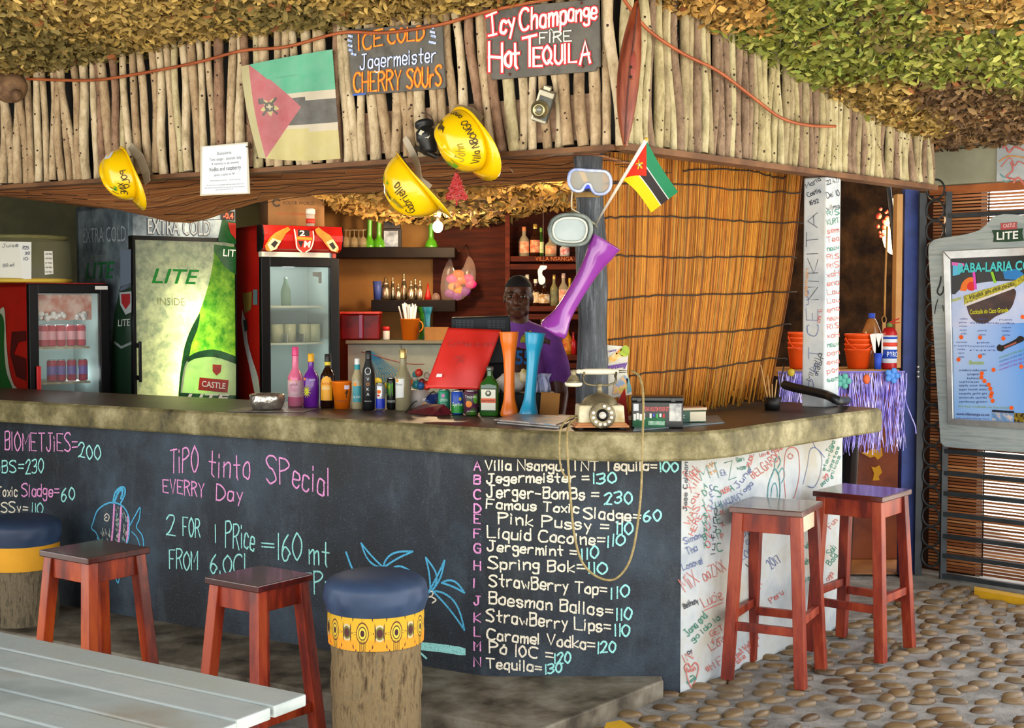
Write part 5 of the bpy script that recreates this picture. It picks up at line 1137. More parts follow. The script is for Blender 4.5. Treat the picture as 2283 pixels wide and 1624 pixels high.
for i, (px, yt, rpx, m, dy) in enumerate(((857, 617, 12, CHR2, 0), (873, 615, 6, CHR, .05), (885, 630, 7, CHR, -.03), (898, 607, 8, CHR, .05), (914, 622, 8, CHR, -.02), (924, 618, 6, CHR, .06), (934, 622, 7, CHR, -.03))):
    Y = 9.08 + dy; x = P(px, 0, Y).x; r = rpx * Y / F; h = (666 - yt) * Y / F
    lathe_thing('cocktail_shaker', 'shiny metal cocktail shaker on the lower shelf, %s' % ['broad dull one beside the blue cup', 'second from the left', 'third from the left', 'tallest', 'just right of the tallest', 'second from the right', 'rightmost'][i], 'shaker', (x, Y, LS + .001), [('body', [(r * .8, 0), (r, .06 * h), (r * .96, .45 * h), (r * .62, .66 * h)], m), ('cap', [(r * .66, .66 * h), (r * .6, .78 * h), (r * .32, .83 * h), (r * .36, .96 * h), (r * .2, h), (0, h)], CHR)], 'metal shakers on the lower shelf', n=18)
x = P(838, 0, 9.05).x; lathe_thing('plastic_cup', 'tall blue plastic cup at the left end of the lower shelf', 'cup', (x, 9.05, LS + .001), [('cup', [(.024, 0), (.030, .125), (.027, .125), (.022, .006), (0, .006)], mat('#41549c', rough=.4))])
x = P(952, 0, 9.06).x; lathe_thing('party_horn', 'small red cone horn standing on the lower shelf', 'horn', (x, 9.06, LS + .001), [('cone', [(.026, 0), (.02, .03), (.009, .07), (.004, .11)], mat('#b41818', rough=.35))], n=14)
x = P(970, 0, 9.02).x; lathe_thing('glass_dome', 'little upturned glass bowl beside the red horn', 'glass', (x, 9.02, LS + .001), [('dome', [(.03, 0), (.029, .02), (.018, .04), (.003, .047)], mat('#a88878', rough=.1, alpha=.4))], n=16)
# things on the back counter
MRN = mat('#4a060a', '#7a0e12', 6, .3, spec=.3)
for i, (px, w_) in enumerate(((783, 50), (823, 44))):
    c = P(px, 0, 8.85 + .03 * i); k = c.y / F; t = thing('lunch_box', 'dark red shiny plastic box on the back counter, %s' % ['next to the fridge', 'next to the little white jar'][i], 'box', (c.x, c.y, ZB)); mb = MB(); mb.box((0, 0, .085), (w_ * k, .16, .17), taper=1.05); obj('box', mb, MRN, t, local=True, bevel=.012)
    mb = MB(); mb.box((0, 0, .178), (w_ * k * 1.06, .17, .016)); obj('lid', mb, mat('#b8281c', '#d8523a', 9, .3), t, local=True, bevel=.004)
    if i == 0: mb = MB(); mb.box((.06, -.083, .09), (.02, .004, .15)); obj('handle', mb, plain('#8d5a84'), t, local=True)
x = P(858, 0, 8.80).x; lathe_thing('spice_jar', 'small white jar with red lid on the back counter', 'jar', (x, 8.8, ZB), [('jar', [(.02, 0), (.022, .01), (.022, .06), (.018, .064)], plain('#d8d4cc')), ('lid', [(.023, .062), (.023, .088), (.004, .09)], mat('#c41c1c', rough=.4))], n=18)
c = P(911, 0, 8.82); t = lathe_thing('straw_cup', 'orange plastic mug stuffed with white straws on the back counter', 'cup', (c.x, 8.82, ZB), [('cup', [(.048, 0), (.063, .135), (.066, .135), (.066, .14), (.06, .14), (.045, .008), (0, .006)], mat('#ef7c12', '#e87008', 4, .4))], n=28)
mb = MB(); mb.tube([(.06 + .026 * math.sin(a), 0, .09 + .035 * math.cos(a)) for a in [i * math.pi / 8 for i in range(9)]], .005, 6); obj('handle', mb, mat('#ef7c12', rough=.4), t, local=True)
rr = random.Random(6)
for i in range(26):
    a = rr.uniform(0, 6.28); q = rr.uniform(0, .04); mb = MB(); mb.tube([(q * .6 * math.cos(a), q * .6 * math.sin(a), .02), (q * 1.7 * math.cos(a) + rr.uniform(-.01, .01) - .008, q * math.sin(a), rr.uniform(.205, .245))], .0048, 6); obj('straw', mb, plain('#ece8e2'), t, local=True)
for i, (px, pb, lb, m) in enumerate(((953, 951, 'teal blue yard glass standing in the box on the back counter', mat('#1e6f86', '#2a8aa0', 4, .3, coat=.4)), (943, 941, 'dark green yard glass half hidden behind the teal one', mat('#2c7a1c', rough=.3)))):
    Y = 8.88 + .12 * i; a = P(px, 685, Y); b = P(pb, 0, Y); yard(lb, (a.x, Y, a.z), (b.x, Y, ZB + .001), 12 * Y / F, 10 * Y / F, m)
c = P(966, 0, 8.84)
mb = MB(); W, Dp, Hh = .15, .10, .085
for q, s_ in (((0, -Dp / 2, Hh / 2), (W, .004, Hh)), ((0, Dp / 2, Hh / 2), (W, .004, Hh)), ((-W / 2, 0, Hh / 2), (.004, Dp, Hh)), ((W / 2, 0, Hh / 2), (.004, Dp, Hh)), ((0, 0, .003), (W, Dp, .004))): mb.box(q, s_)
o = one('cardboard_box', mb, mat('#8f6030', '#a8763c', 4, .8), 'small open cardboard box on the back counter behind the red folder', 'box', local=True); o.location = (c.x + .02, 8.72 + .06, ZB)
# ---- bottle rack with three boards
RZ = [1.6 - (y - 670) * 9.0 / F for y in (572, 683, 792)]
rk = thing('bottle_rack', 'dark wooden bottle rack behind the barman', 'rack', (.25, 9.1, 0)); RW = mat('#3c140a', '#5a220e', 4, .6, st=(1, 1, 8), spec=.15)
for z in RZ: mb = MB(); mb.box((.27, 9.15, z - .018), (.62, .34, .036)); obj('shelf_board', mb, RW, rk, bevel=.003)
for x in (-.03, .56): mb = MB(); mb.box((x, 9.15, 1.1), (.03, .36, 2.16)); obj('side_panel', mb, RW, rk)
for z in RZ: mb = MB(); mb.box((.27, 8.985, z - .07), (.58, .02, .035)); obj('rail', mb, RW, rk)
mb = MB(); printed(mb, 'VILLA NSANGA', (P(1194, 0, 8.975).x, 8.978, RZ[0] - .03), (1, 0, 0), (0, 0, 1), .026, .25); obj('lettering', mb, plain('#c2661c'), rk, recalc=False)
def bottle(label, px, ytop, ybase, Y, wpx, glassm, capm, labm=None, z=None, neck=.36, lz=(.12, .5), shoulder=.62, name='liquor_bottle', group=None, extra=None, sy=1.0, rotz=0):
    c = P(px, ybase, Y); z = c.z if z is None else z; h = (ybase - ytop) * Y / F; r = wpx / 2 * Y / F; t = thing(name, label, 'bottle', (c.x, Y, z), rotz, group); nr = r * neck
    prof = [(r * .9, 0), (r, .012 * h), (r, shoulder * .82 * h), (r * .93, shoulder * .92 * h), (r * .66, shoulder * 1.04 * h), (nr * 1.08, shoulder * 1.14 * h), (nr, .86 * h), (nr, .9 * h)]
    mb = MB(); mb.lathe(prof, 24, sy=sy); bd = obj('body', mb, glassm, t, local=True)
    mb = MB(); mb.lathe([(nr * 1.1, .845 * h), (nr * 1.14, .86 * h), (nr * 1.1, .985 * h), (nr * .9, h), (0, h)], 16, cap=(True, False)); obj('cap', mb, capm, t, local=True)
    if labm:
        mb = MB(); a0, a1 = -2.75, -.4
        mb.grid(lambda u, v: Vector(((r * 1.012) * math.cos(a0 + (a1 - a0) * u), sy * (r * 1.012) * math.sin(a0 + (a1 - a0) * u), h * (lz[0] + (lz[1] - lz[0]) * v))), 12, 1); obj('label', mb, labm, bd, local=True, recalc=False)
    if extra: extra(t, r, h)
    return t
GOLD = mat('#c9a050', rough=.3, metal=.6); BRWN = mat('#2c140a', rough=.1, coat=.6); CLR = mat('#b8a888', rough=.08, alpha=.6); GRG = mat('#2a4a1c', rough=.1, coat=.5)
lab = lambda c, c2: mat(c, c2, 30, .6)
R1 = [(1168, 505, 24, CLR, mat('#c97a4a', rough=.4), lab('#d8683c', '#e8b48c'), 'clear bottle with an orange red label, leftmost on the rack top'), (1193, 499, 24, BRWN, GOLD, lab('#d8a878', '#c0502c'), 'brown bottle with gold cap and cream label on the rack top'), (1206, 507, 14, GRG, mat('#6a9a2c'), lab('#b8c878', '#dce0b0'), 'slim green bottle on the rack top'), (1228, 524, 26, CLR, mat('#8a4a30'), lab('#d8b088', '#c87850'), 'squat cream labelled bottle on the rack top'), (1259, 536, 22, mat('#d0cac4', rough=.2, alpha=.8), plain('#d8d4d0'), lab('#c83a30', '#ddd0cc'), 'pale bottle with a red label, rightmost on the rack top')]
for px, yt, wv, g, cp, lb_, s in R1: bottle(s, px, yt, 571, 9.08, wv, g, cp, lb_, RZ[0] + .001)
R2 = [(1194, 622, 20, BRWN, plain('#e8dcc0'), lab('#e0c8a0', '#b89058'), 'brown bottle with cream label beside the hanging paper five'), (1213, 630, 26, BRWN, mat('#241810'), lab('#e4d8bc', '#a0702c'), 'broad dark bottle with a square cream label below the paper five'), (1235, 612, 18, mat('#8a8054', rough=.1, alpha=.8), GOLD, lab('#7a784e', '#4a4a30'), 'gold capped slender bottle in the rack middle row'), (1256, 609, 22, CLR, mat('#d8b8a0'), lab('#c8643c', '#e0c0a0'), 'clear bottle with an orange label in the rack middle row'), (1270, 620, 14, mat('#a8902c', rough=.2), mat('#d8b030'), None, 'yellow bottle at the right end of the rack middle row'), (1175, 612, 22, BRWN, mat('#e0d0b0'), None, "bottle with a pale cap just above the barman's head")]
for px, yt, wv, g, cp, lb_, s in R2: bottle(s, px, yt, 682, 9.08, wv, g, cp, lb_, RZ[1] + .001)
R3 = [(1209, 708, 20, BRWN, mat('#b8a060'), None, 'dark bottle with dull gold cap behind the purple yard glass base'), (1243, 726, 18, plain('#17110e'), plain('#201a18'), lab('#d8ccc0', '#5a4a40'), 'black bottle with narrow label on the low rack board'), (1264, 724, 22, mat('#b87c14', rough=.2), mat('#c8b070'), lab('#d8941c', '#c03a18'), 'amber bottle with a yellow label on the low rack board'), (1278, 740, 14, mat('#b41c20', rough=.2), mat('#981820'), None, 'red bottle beside the post on the low rack board')]
for px, yt, wv, g, cp, lb_, s in R3: bottle(s, px, yt, 790, 9.08, wv, g, cp, lb_, RZ[2] + .001)
# hanging bits inside the bar: bag of paper garlands, paper figure five, bulb
hb = thing('party_bag', 'clear plastic bag of pink and orange party bits hung on the wood wall', 'bag', P(1022, 600, 9.25))
mb = MB(); rr = random.Random(14)
for c_, pts in (('#e0701c', ((1022, 612), (1015, 640), (1030, 625))), ('#e22a8c', ((1008, 622), (1044, 622), (1050, 634))), ('#e8a020', ((1012, 640), (1022, 648))), ('#8a2aa0', ((1004, 655), (1018, 660), (1036, 650)))):
    mb = MB()
    for px, py in pts: mb.ball(P(px, py, 9.22), .036, 10, 7, sc=(1.2, .5, .9))
    obj('garland', mb, mat(c_, rough=.4), hb)
mb = MB(); out = sm([(985, 668), (982, 640), (988, 605), (1004, 575), (1012, 600), (1030, 600), (1044, 572), (1058, 590), (1060, 625), (1048, 650), (1030, 668), (1008, 672)])
cpt = P(1022, 635, 9.14)
ctr = mb.add([P(x, y, 9.20) for x, y in out] + [cpt] + [P(x, y, 9.26) for x, y in out], [(i, (i + 1) % len(out), len(out)) for i in range(len(out))], True); obj('plastic', mb, glass('#d8b8a8', .25, .1), hb, recalc=False)
for a, b in (((1004, 575), (1040, 545)), ((1044, 572), (1040, 545))): mb = MB(); mb.tube([P(a[0], a[1], 9.22), P(b[0], b[1], 9.37)], .002, 5); obj('tie', mb, plain('#6a5040'), hb)
fv = thing('paper_figure', 'white paper figure five dangling on a thread in front of the rack', 'paper figure', P(1209, 612, 8.2))
out = [(1205, 592), (1219, 593), (1217, 600), (1210, 604), (1209, 612), (1215, 620), (1215, 630), (1207, 635), (1201, 630), (1200, 616), (1199, 604)]
mb = MB(); mb.prism([P(x, y, 8.2) for x, y in sm(out + [out[0]])[:-1]], (0, 1, 0), .003); obj('paper', mb, plain('#eceae6'), fv)
mb = MB(); mb.tube([P(1211, 592, 8.2), P(1211, 480, 8.2), Vector((P(1211, 480, 8.2).x, 8.2, 2.31))], .0015, 4); obj('thread', mb, plain('#5a4a3a'), fv)
bb = thing('light_bulb', 'glowing bare bulb hanging in front of the dark wood wall', 'bulb', P(976, 505, 8.6))
mb = MB(); mb.ball(P(976, 506, 8.6), .033, 14, 10, sc=(1, 1, 1.15)); obj('bulb', mb, glow('#ffe0a8', 38), bb)
mb = MB(); p = P(976, 506, 8.6); mb.lathe([(.014, .03), (.016, .075)], 12, Matrix.Translation(p)); mb.tube([p + Vector((0, 0, .07)), Vector((p.x, p.y, 2.40))], .004, 6); obj('socket', mb, plain('#2a2420'), bb)
light('bulb_light', 'POINT', tuple(P(980, 510, 8.45)), 20, (1, .70, .40), .05)
light('added_fill_light', 'POINT', (.35, 7.6, 2.0), 15, (1, .72, .42), .08)  # both bar ceiling lights are added fill for the interior
light('added_fill_light', 'POINT', (-1.35, 7.85, 2.16), 9, (1, .82, .58), .1)
for x, y, z in ((.35, 7.6, 2.16), (-1.35, 7.85, 2.22)):
    t = thing('added_lamp_fitting', 'added fill lamp under the bar ceiling netting ' + ('near the post' if x > 0 else 'above the fridges'), 'lamp', (x, y, z)); mb = MB(); mb.lathe([(.02, .05), (.022, .09), (.004, .3)], 12); obj('added_holder', mb, plain('#2a2420'), t, local=True)  # holders made up to go with the added fill lights
# ================================================================ things standing on the worktop
def onbar(px, py): return Pz(px, py, ZT + .001)
def pxm(p): return p.y / F
ZC = ZT + .001
# silver ash bowl on a leaflet
c = onbar(596, 914); k = pxm(c)
mb = MB(); mb.box((0, 0, .001), (.36, .22, .002)); o = one('leaflet', mb, mat('#6a5f55', '#948a7e', 20, .4), 'flat leaflet lying under the crinkled silver bowl', 'leaflet', local=True); o.location = (c.x + .03, c.y - .02, ZC); o.rotation_euler.z = D(-8)
t = thing('foil_bowl', 'crinkled silver foil bowl on the worktop in front of the fridges', 'bowl', (c.x, c.y, ZC + .003)); mb = MB(); n = 40; k_ = 9; vs = []
for j in range(k_):
    q = j / (k_ - 1)
    for i in range(n):
        a = 6.2832 * i / n; rad = 39 * k * (.72 + .28 * math.sin(q * 1.9 + .25)) * (1 + .035 * mnoise.noise(Vector((math.cos(a) * 5, math.sin(a) * 5, q * 6))) * 2); vs.append(Vector((rad * math.cos(a), rad * math.sin(a), 34 * k * q)))
for j in range(5):
    q = j / 4
    for i in range(n): a = 6.2832 * i / n; rad = 39 * k * .86 * (1 - .5 * q); vs.append(Vector((rad * math.cos(a), rad * math.sin(a), 34 * k * (1 - .75 * q))))
mb.add(vs, [(j * n + i, j * n + (i + 1) % n, (j + 1) * n + (i + 1) % n, (j + 1) * n + i) for j in range(k_ + 4) for i in range(n)] + [[(k_ + 4) * n + i for i in range(n)], [i for i in range(n)][::-1]], True)
obj('bowl', mb, mat('#a39d92', '#d2ccc0', 22, .28, metal=.85, bump=.6, bscale=30), t, local=True)
mb = MB(); rr = random.Random(2)
for _ in range(7): mb.tube([(rr.uniform(-.05, .05), rr.uniform(-.05, .05), .025), (rr.uniform(-.05, .05), rr.uniform(-.05, .05), .032)], .004, 6)
obj('cigarette_stub', mb, plain('#d8c8a8'), t, local=True)
# --- bottles
PINKG = mat('#d8507e', '#e88ba6', 3, .22, st=(1, 1, 1), coat=.4); PURP = mat('#5a1a86', '#6f259c', 6, .22, coat=.5)
def paint_label(t, r, h, items, sy=1.0):             # shapes printed round the front of a bottle or can, bent with it
    bd = next((o for o in bpy.data.objects if o.parent == t and o.name.split('.')[0] in ('body', 'cup')), t)
    S = lambda a, z, k=1.02: (r * k * math.sin(a), -r * k * math.cos(a) * sy, h * z)
    for nm, m, polys in items:
        mb = MB()
        for pts in polys:
            n = len(pts)
            if nm in ('splash', 'palm_print', 'claw_mark'):
                c = (sum(p[0] for p in pts) / n, sum(p[1] for p in pts) / n); mb.add([S(*p, 1.05) for p in pts] + [S(*c, 1.05)], [(i, (i + 1) % n, n) for i in range(n)]); continue
            a0, a1 = min(p[0] for p in pts), max(p[0] for p in pts); K = max(2, int((a1 - a0) / .12)); cols = []
            for q in range(K + 1):
                x = min(a1 - 1e-4, max(a0 + 1e-4, a0 + (a1 - a0) * q / K)); zs = []
                for i in range(n):
                    (xa, za), (xb, zb) = pts[i], pts[(i + 1) % n]
                    if (xa - x) * (xb - x) <= 0 and abs(xa - xb) > 1e-9: zs.append(za + (zb - za) * (x - xa) / (xb - xa))
                cols.append((x, min(zs), max(zs)))
            mb.add([S(x, z) for x, z0, z1 in cols for z in (z0, z1)], [(2 * i, 2 * i + 2, 2 * i + 3, 2 * i + 1) for i in range(K)])
        obj(nm, mb, m, bd, local=True, recalc=False)
def ell(a0, z0, ra, rz, n=14): return [(a0 + ra * math.cos(i * 6.283 / n), z0 + rz * math.sin(i * 6.283 / n)) for i in range(n)]
def wraptext(t, txt, r, h, z, hz, m, a0=-.8, a1=.8, sy=1.0, off=1.03):
    vs, fs, W = fontmesh(txt, 1.0); mb = MB()
    mb.add([(r * off * math.sin(a0 + (a1 - a0) * x / W), -r * off * math.cos(a0 + (a1 - a0) * x / W) * sy, h * z + y * hz * h) for x, y in vs], fs); obj('lettering', mb, m, t, local=True, recalc=False)
def ex_pink(t, r, h):
    mb = MB(); mb.lathe([(r * 1.006, .16 * h), (r * 1.008, .30 * h), (r * 1.008, .44 * h)], 24, cap=(False, False)); obj('label', mb, mat('#c98aa0', '#dcb8bc', 8, .4, c3='#b0a0a0'), t, local=True)
    paint_label(t, r, h, [('emblem', mat('#d8a060'), [ell(-.5, .44, .2, .02), ell(.3, .42, .15, .016)])]); wraptext(t, 'pink', r, h, .35, .05, plain('#7a3a5a'), -.5, .5)
def ex_purp(t, r, h):
    pts = []
    for i in range(24):
        a = i * 6.283 / 24; q = 1.0 if i % 2 else .42; pts.append((-.45 + .62 * q * math.cos(a), .30 + .13 * q * math.sin(a)))
    paint_label(t, r, h, [('splash', mat('#d8d43a', '#b8c840', 20), [pts])]); paint_label(t, r * 1.004, h, [('kiwi', mat('#6a9a2a'), [ell(-.55, .29, .24, .05)])]); paint_label(t, r * 1.008, h, [('core', plain('#2a3a14'), [ell(-.55, .29, .10, .02)])])
    wraptext(t, 'SOUR', r, h, .50, .035, plain('#d8c8e8'), -.1, .7); paint_label(t, r, h, [('price_tag', mat('#e8801c'), [ell(-.75, .53, .2, .028)])])
def ex_kah(t, r, h):
    paint_label(t, r, h, [('label', mat('#e8a81c', '#d8941a', 12, .4), [[(-.95, .14), (.75, .14), (.75, .46), (.55, .55), (.0, .60), (-.65, .55), (-.95, .46)]])]); paint_label(t, r * 1.004, h, [('label_band', plain('#e8c47a'), [[(-.7, .34), (.4, .34), (.4, .40), (-.7, .40)]])])
    wraptext(t, 'KAHLUA', r, h, .43, .05, plain('#b03c14'), -.85, .6, off=1.035)
    mb = MB(); mb.lathe([(r * .42, .79 * h), (r * .40, .86 * h)], 18, cap=(False, False)); obj('neck_band', mb, mat('#d8c030'), t, local=True)
def ex_teq(t, r, h):
    paint_label(t, r, h, [('label', mat('#2f8a96', '#3a9aa4', 10, .4), [[(-.8, .14), (.8, .14), (.8, .46), (-.8, .46)]])]); paint_label(t, r * 1.004, h, [('price_tag', mat('#e8861c'), [ell(-.3, .49, .3, .035)])]); wraptext(t, 'JOSE', r, h, .56, .05, plain('#8a8470'), -.7, .7); wraptext(t, 'SILVER', r, h, .22, .045, plain('#dfe8e4'), -.7, .7, off=1.04)
    mb = MB(); mb.lathe([(r * .5, .78 * h), (r * .5, .88 * h)], 18, cap=(False, False)); obj('neck_band', mb, mat('#2f94a0'), t, local=True)
def ex_vod(t, r, h):
    for i, ch in enumerate('VOKA'):
        vs, fs, W = fontmesh(ch, .05 * h); mb = MB(); mb.add([(r * 1.02 * math.sin((x - W / 2) / r), -r * 1.02 * math.cos((x - W / 2) / r), h * (.50 - .085 * i) + y) for x, y in vs], fs); obj('lettering', mb, plain('#e8891c' if ch == 'O' else '#d8dcd8'), t, local=True, recalc=False)
    mb = MB()
    for a in range(24):
        pass
    pts = [(.45 * math.cos(a * .2618), .66 + .055 * math.sin(a * .2618)) for a in range(25)]
    mb.ribbon([(r * 1.02 * math.sin(a), -r * 1.02 * math.cos(a), h * z) for a, z in pts], (0, -1, 0), .003); obj('emblem', mb, plain('#c8ccc8'), t, local=True, recalc=False)
    wraptext(t, 'PREMIUM', r, h, .14, .022, plain('#b8bcb8'), -.6, .6)
def ex_wine(t, r, h):
    paint_label(t, r, h, [('label', mat('#d8dcd8', '#e6e8e2', 8, .5), [[(-1.15, .20), (.15, .22), (.15, .52), (-1.15, .52)]])]); paint_label(t, r * 1.004, h, [('price_tag', mat('#e89a1c'), [ell(-.75, .49, .25, .028)])]); wraptext(t, 'Pinot', r, h, .41, .04, plain('#3a5a70'), -1.0, 0, off=1.035)
for i in range(0): pass
BT = [('pink frosted bottle with tall pink neck, leftmost on the worktop', 659, 773, 906, 34, PINKG, mat('#d8447c', rough=.35), None, .40, .56, ex_pink), ('purple bottle with yellow cap and a yellow green splash', 694, 788, 908, 36, PURP, mat('#e0a81c', rough=.4), None, .36, .62, ex_purp),
 ('dark brown bottle with yellow arched label and black cap', 731, 789, 909, 34, mat('#241008', rough=.08, coat=.8), plain('#120f0d', .4), None, .36, .66, ex_kah), ('pale square shouldered bottle with teal label and white cap', 797, 799, 912, 26, mat('#b8ac86', rough=.12, alpha=.85), plain('#e0e2e0', .4), None, .42, .68, ex_teq),
 ('matt black vodka bottle with white letters running down', 822, 782, 914, 28, plain('#0e1013', .45), plain('#0b0c0e', .3), None, .44, .74, ex_vod), ('tall clear wine bottle with white label and gold foil neck', 899, 778, 915, 35, mat('#9c9472', rough=.08, alpha=.8), mat('#c9b070', rough=.3, metal=.7), None, .42, .62, ex_wine)]
for s, px, yt, yb, wv, g, cp, lb_, nk, sh, ex in BT:
    c = onbar(px, yb); t = bottle(s, px, yt, yb, c.y, wv, g, cp, lb_, ZC, nk, shoulder=sh, extra=ex)
# orange tumbler
c = onbar(763, 911); k = pxm(c); t = thing('plastic_tumbler', 'orange plastic tumbler with a small white tag, among the bottles', 'cup', (c.x, c.y, ZC)); mb = MB(); mb.lathe([(17 * k, 0), (22.5 * k, 58 * k), (23.5 * k, 58.5 * k), (23.5 * k, 61 * k), (21.5 * k, 61 * k), (16 * k, .006), (0, .005)], 30, cap=(True, False)); obj('cup', mb, mat('#e8780e', '#e06a08', 4, .45), t, local=True)
paint_label(t, 21.5 * k, 61 * k, [('tag', plain('#d8cce0'), [[(.35, .72), (.95, .72), (.95, .9), (.35, .9)]])]); paint_label(t, 20.6 * k, 61 * k, [('palm_print', plain('#2a1608'), [[(.55, .40), (.62, .40), (.66, .58), (.85, .62), (.68, .66), (.6, .74), (.55, .62), (.36, .56), (.56, .56)]])]); wraptext(t, 'DOLPHIN BAY', 19.6 * k, 61 * k, .26, .07, plain('#8a3c08'), -.5, .7, off=1.06)
# cans
def ex(t, *a): paint_label(t, *a)
def ccan(label, px, yt, yb, wv, m, bands=()):
    c = onbar(px, yb - 1); k = pxm(c); h = (yb - yt - 3) * k; r = wv / 2 * k; return can('drink_can', label, (c.x, c.y, ZC), h, r, m, bands), r, h
t, r, h = ccan('slim silver and blue energy drink can beside the black bottle', 848, 852, 915, 21, mat('#b4b8bc', rough=.25, metal=.6), [(.06, .42, mat('#1c36c0', rough=.3))]); paint_label(t, r, h, [('emblem', mat('#e8761c'), [ell(-.2, .68, .5, .08)]), ('emblem', plain('#c8282a'), [ell(-.3, .54, .35, .04)])])
t, r, h = ccan('black energy drink can with green claw marks', 873, 839, 914, 22, plain('#101413', .3)); paint_label(t, r, h, [('claw_mark', mat('#5cb81c'), [[(-.75, .85), (-.5, .8), (-.55, .45), (-.65, .42)], [(-.35, .82), (-.1, .78), (-.15, .36), (-.28, .48)], [(.1, .8), (.35, .84), (.3, .42), (.18, .46)]]), ('price_tag', mat('#e8861c'), [ell(-.4, .70, .3, .05)])]); wraptext(t, 'MONSTER', r, h, .22, .07, plain('#d8dcd8'), -.9, .9)
t, r, h = ccan('green soda can with white lettering, left of the blue can', 990, 866, 922, 27, mat('#2a9a72', '#238a64', 8, .35)); wraptext(t, 'LEMON', r, h, .5, .12, plain('#d8e8e0'), -.7, .7); wraptext(t, 'TWIST', r, h, .32, .10, plain('#c8dcd4'), -.6, .6); paint_label(t, r, h, [('emblem', mat('#c87ab0'), [ell(-.1, .75, .3, .08)])])
t, r, h = ccan('blue and green soda can with slanting white lettering', 1020, 869, 925, 28, mat('#1c4ab0', rough=.3), [(.06, .45, mat('#2a9a3a', rough=.3))]); wraptext(t, 'Sprite', r, h, .36, .17, plain('#eef2f0'), -.85, .9); paint_label(t, r, h, [('lemon', mat('#d8c81c'), [ell(.5, .66, .25, .08)])])
t, r, h = ccan('dark fruit juice can with an orange and green print', 1050, 868, 927, 32, mat('#1c2a14', '#5a1a4a', 9, .35, c3='#3a7a1c')); wraptext(t, 'Tropika', r, h, .70, .11, plain('#e8ece0'), -.9, .9); paint_label(t, r, h, [('fruit', mat('#e87a2a', '#e8a03a', 30), [ell(-.3, .46, .5, .13)]), ('leaf', mat('#5aa02a'), [ell(.75, .66, .4, .2)])]); wraptext(t, 'grape', r, h, .16, .06, plain('#d8d8d0'), -.5, .6)
# juice pouch lying on its side
c = onbar(950, 912); k = pxm(c); t = thing('juice_pouch', 'crumpled blue juice pouch lying in front of the red folder', 'pouch', (c.x, c.y, ZC)); mb = MB()
mb.grid(lambda u, v: Vector(((u - .5) * 56 * k, -.035 * math.sin(math.pi * u) ** .5 * math.sin(math.pi * v) ** .6 - .0, v * 34 * k + .003 * math.sin(u * 9 + v * 5))), 18, 10); mb.grid(lambda u, v: Vector(((u - .5) * 56 * k, .03 * math.sin(math.pi * u) ** .5 * math.sin(math.pi * v) ** .6, v * 34 * k + .003 * math.sin(u * 9 + v * 5))), 18, 10)
obj('pouch', mb, mat('#1c2f6a', '#2c4a96', 9, .25, c3='#c8ccd8', lo=.4, hi=.72, bump=.4), t, local=True)
mb = MB()
for cx, cz, rx, cc in ((-.008, .022, .02, 0), (.008, .018, .014, 0)): mb.ball((cx, -.034, cz), rx, 10, 7, sc=(1, .3, .8))
obj('fruit_print', mb, mat('#e8762a', '#d8d0a0', 50), t, local=True)
mb = MB(); printed(mb, 'Super', (-.042, -.0415, .038), (1, 0, .05), (0, 0, 1), .018, .045, .2, .03); obj('lettering', mb, plain('#eef0f2'), t, local=True, recalc=False)
# red dotted tent card / tray
t = thing('folded_card', 'dark red dotted card folded like a low tent before the cans', 'card', onbar(955, 922)); q = [onbar(908, 921), onbar(966, 927), onbar(1012, 924), onbar(950, 910)]
mb = MB(); rdg = [q[0].lerp(q[3], .8) + Vector((0, 0, .02)), q[1].lerp(q[2], .5) + Vector((0, 0, .045))]; mb.prism([q[0], q[1], rdg[1], rdg[0]], (0, .3, 1), .003); mb.prism([q[1], q[2], rdg[1]], (0, .3, 1), .003); obj('card', mb, mat('#4a0c16', '#7a1a2a', 60, .4), t)
mb = MB(); mb.tube(catmull([tuple(onbar(x, y) + Vector((0, 0, zz))) for x, y, zz in ((905, 920, .0), (925, 915, .04), (940, 910, .03), (968, 905, .07), (972, 915, .03))], 4), .003, 5); obj('wire_leg', mb, plain('#101010'), t)
# herb liqueur: flat green square bottle
c = onbar(1092, 927); k = pxm(c); t = thing('liquor_bottle', 'square green bottle with cream and orange label beside the orange yard glass', 'bottle', (c.x, c.y, ZC), D(-12)); w2, d2, H = 22 * k, 13 * k, 110 * k
mb = MB(); secs = [(0, .94), (.02, 1), (.60, 1), (.66, .93), (.73, .62), (.79, .34), (.83, .30), (.93, .29)]; vs = []; n = 20
for z, s in secs:
    for i in range(n):
        a = 6.2832 * i / n; p_ = 4.5 if z < .7 else 2.2; ca, sa = math.cos(a), math.sin(a); q = (abs(ca) ** p_ + abs(sa) ** p_) ** (-1 / p_); dd = d2 if z < .7 else (d2 * .5 + w2 * .5 * .6); dd = d2 + (w2 * .8 - d2) * max(0, min(1, (z - .66) / .12)); vs.append(Vector((w2 * s * q * ca, (dd if z < .7 else w2) * s * q * sa if z < .66 or z > .78 else dd * s * q * sa, z * H)))
mb.add(vs, [(j * n + i, j * n + (i + 1) % n, (j + 1) * n + (i + 1) % n, (j + 1) * n + i) for j in range(len(secs) - 1) for i in range(n)] + [list(range(n))[::-1]], True); obj('body', mb, mat('#123c14', '#2a6a1c', 3, .08, coat=.8), t, local=True)
mb = MB(); mb.lathe([(w2 * .31, .91 * H), (w2 * .36, .92 * H), (w2 * .36, .995 * H), (0, H)], 18); obj('cap', mb, mat('#6f7a72', rough=.3, metal=.6), t, local=True)
lb = lambda nm, x0, x1, z0, z1, m, o=.002: obj(nm, MB().box((((x0 + x1) / 2) * w2, -d2 - o / 2, (z0 + z1) / 2 * H), ((x1 - x0) * w2, o, (z1 - z0) * H)), m, t, local=True)
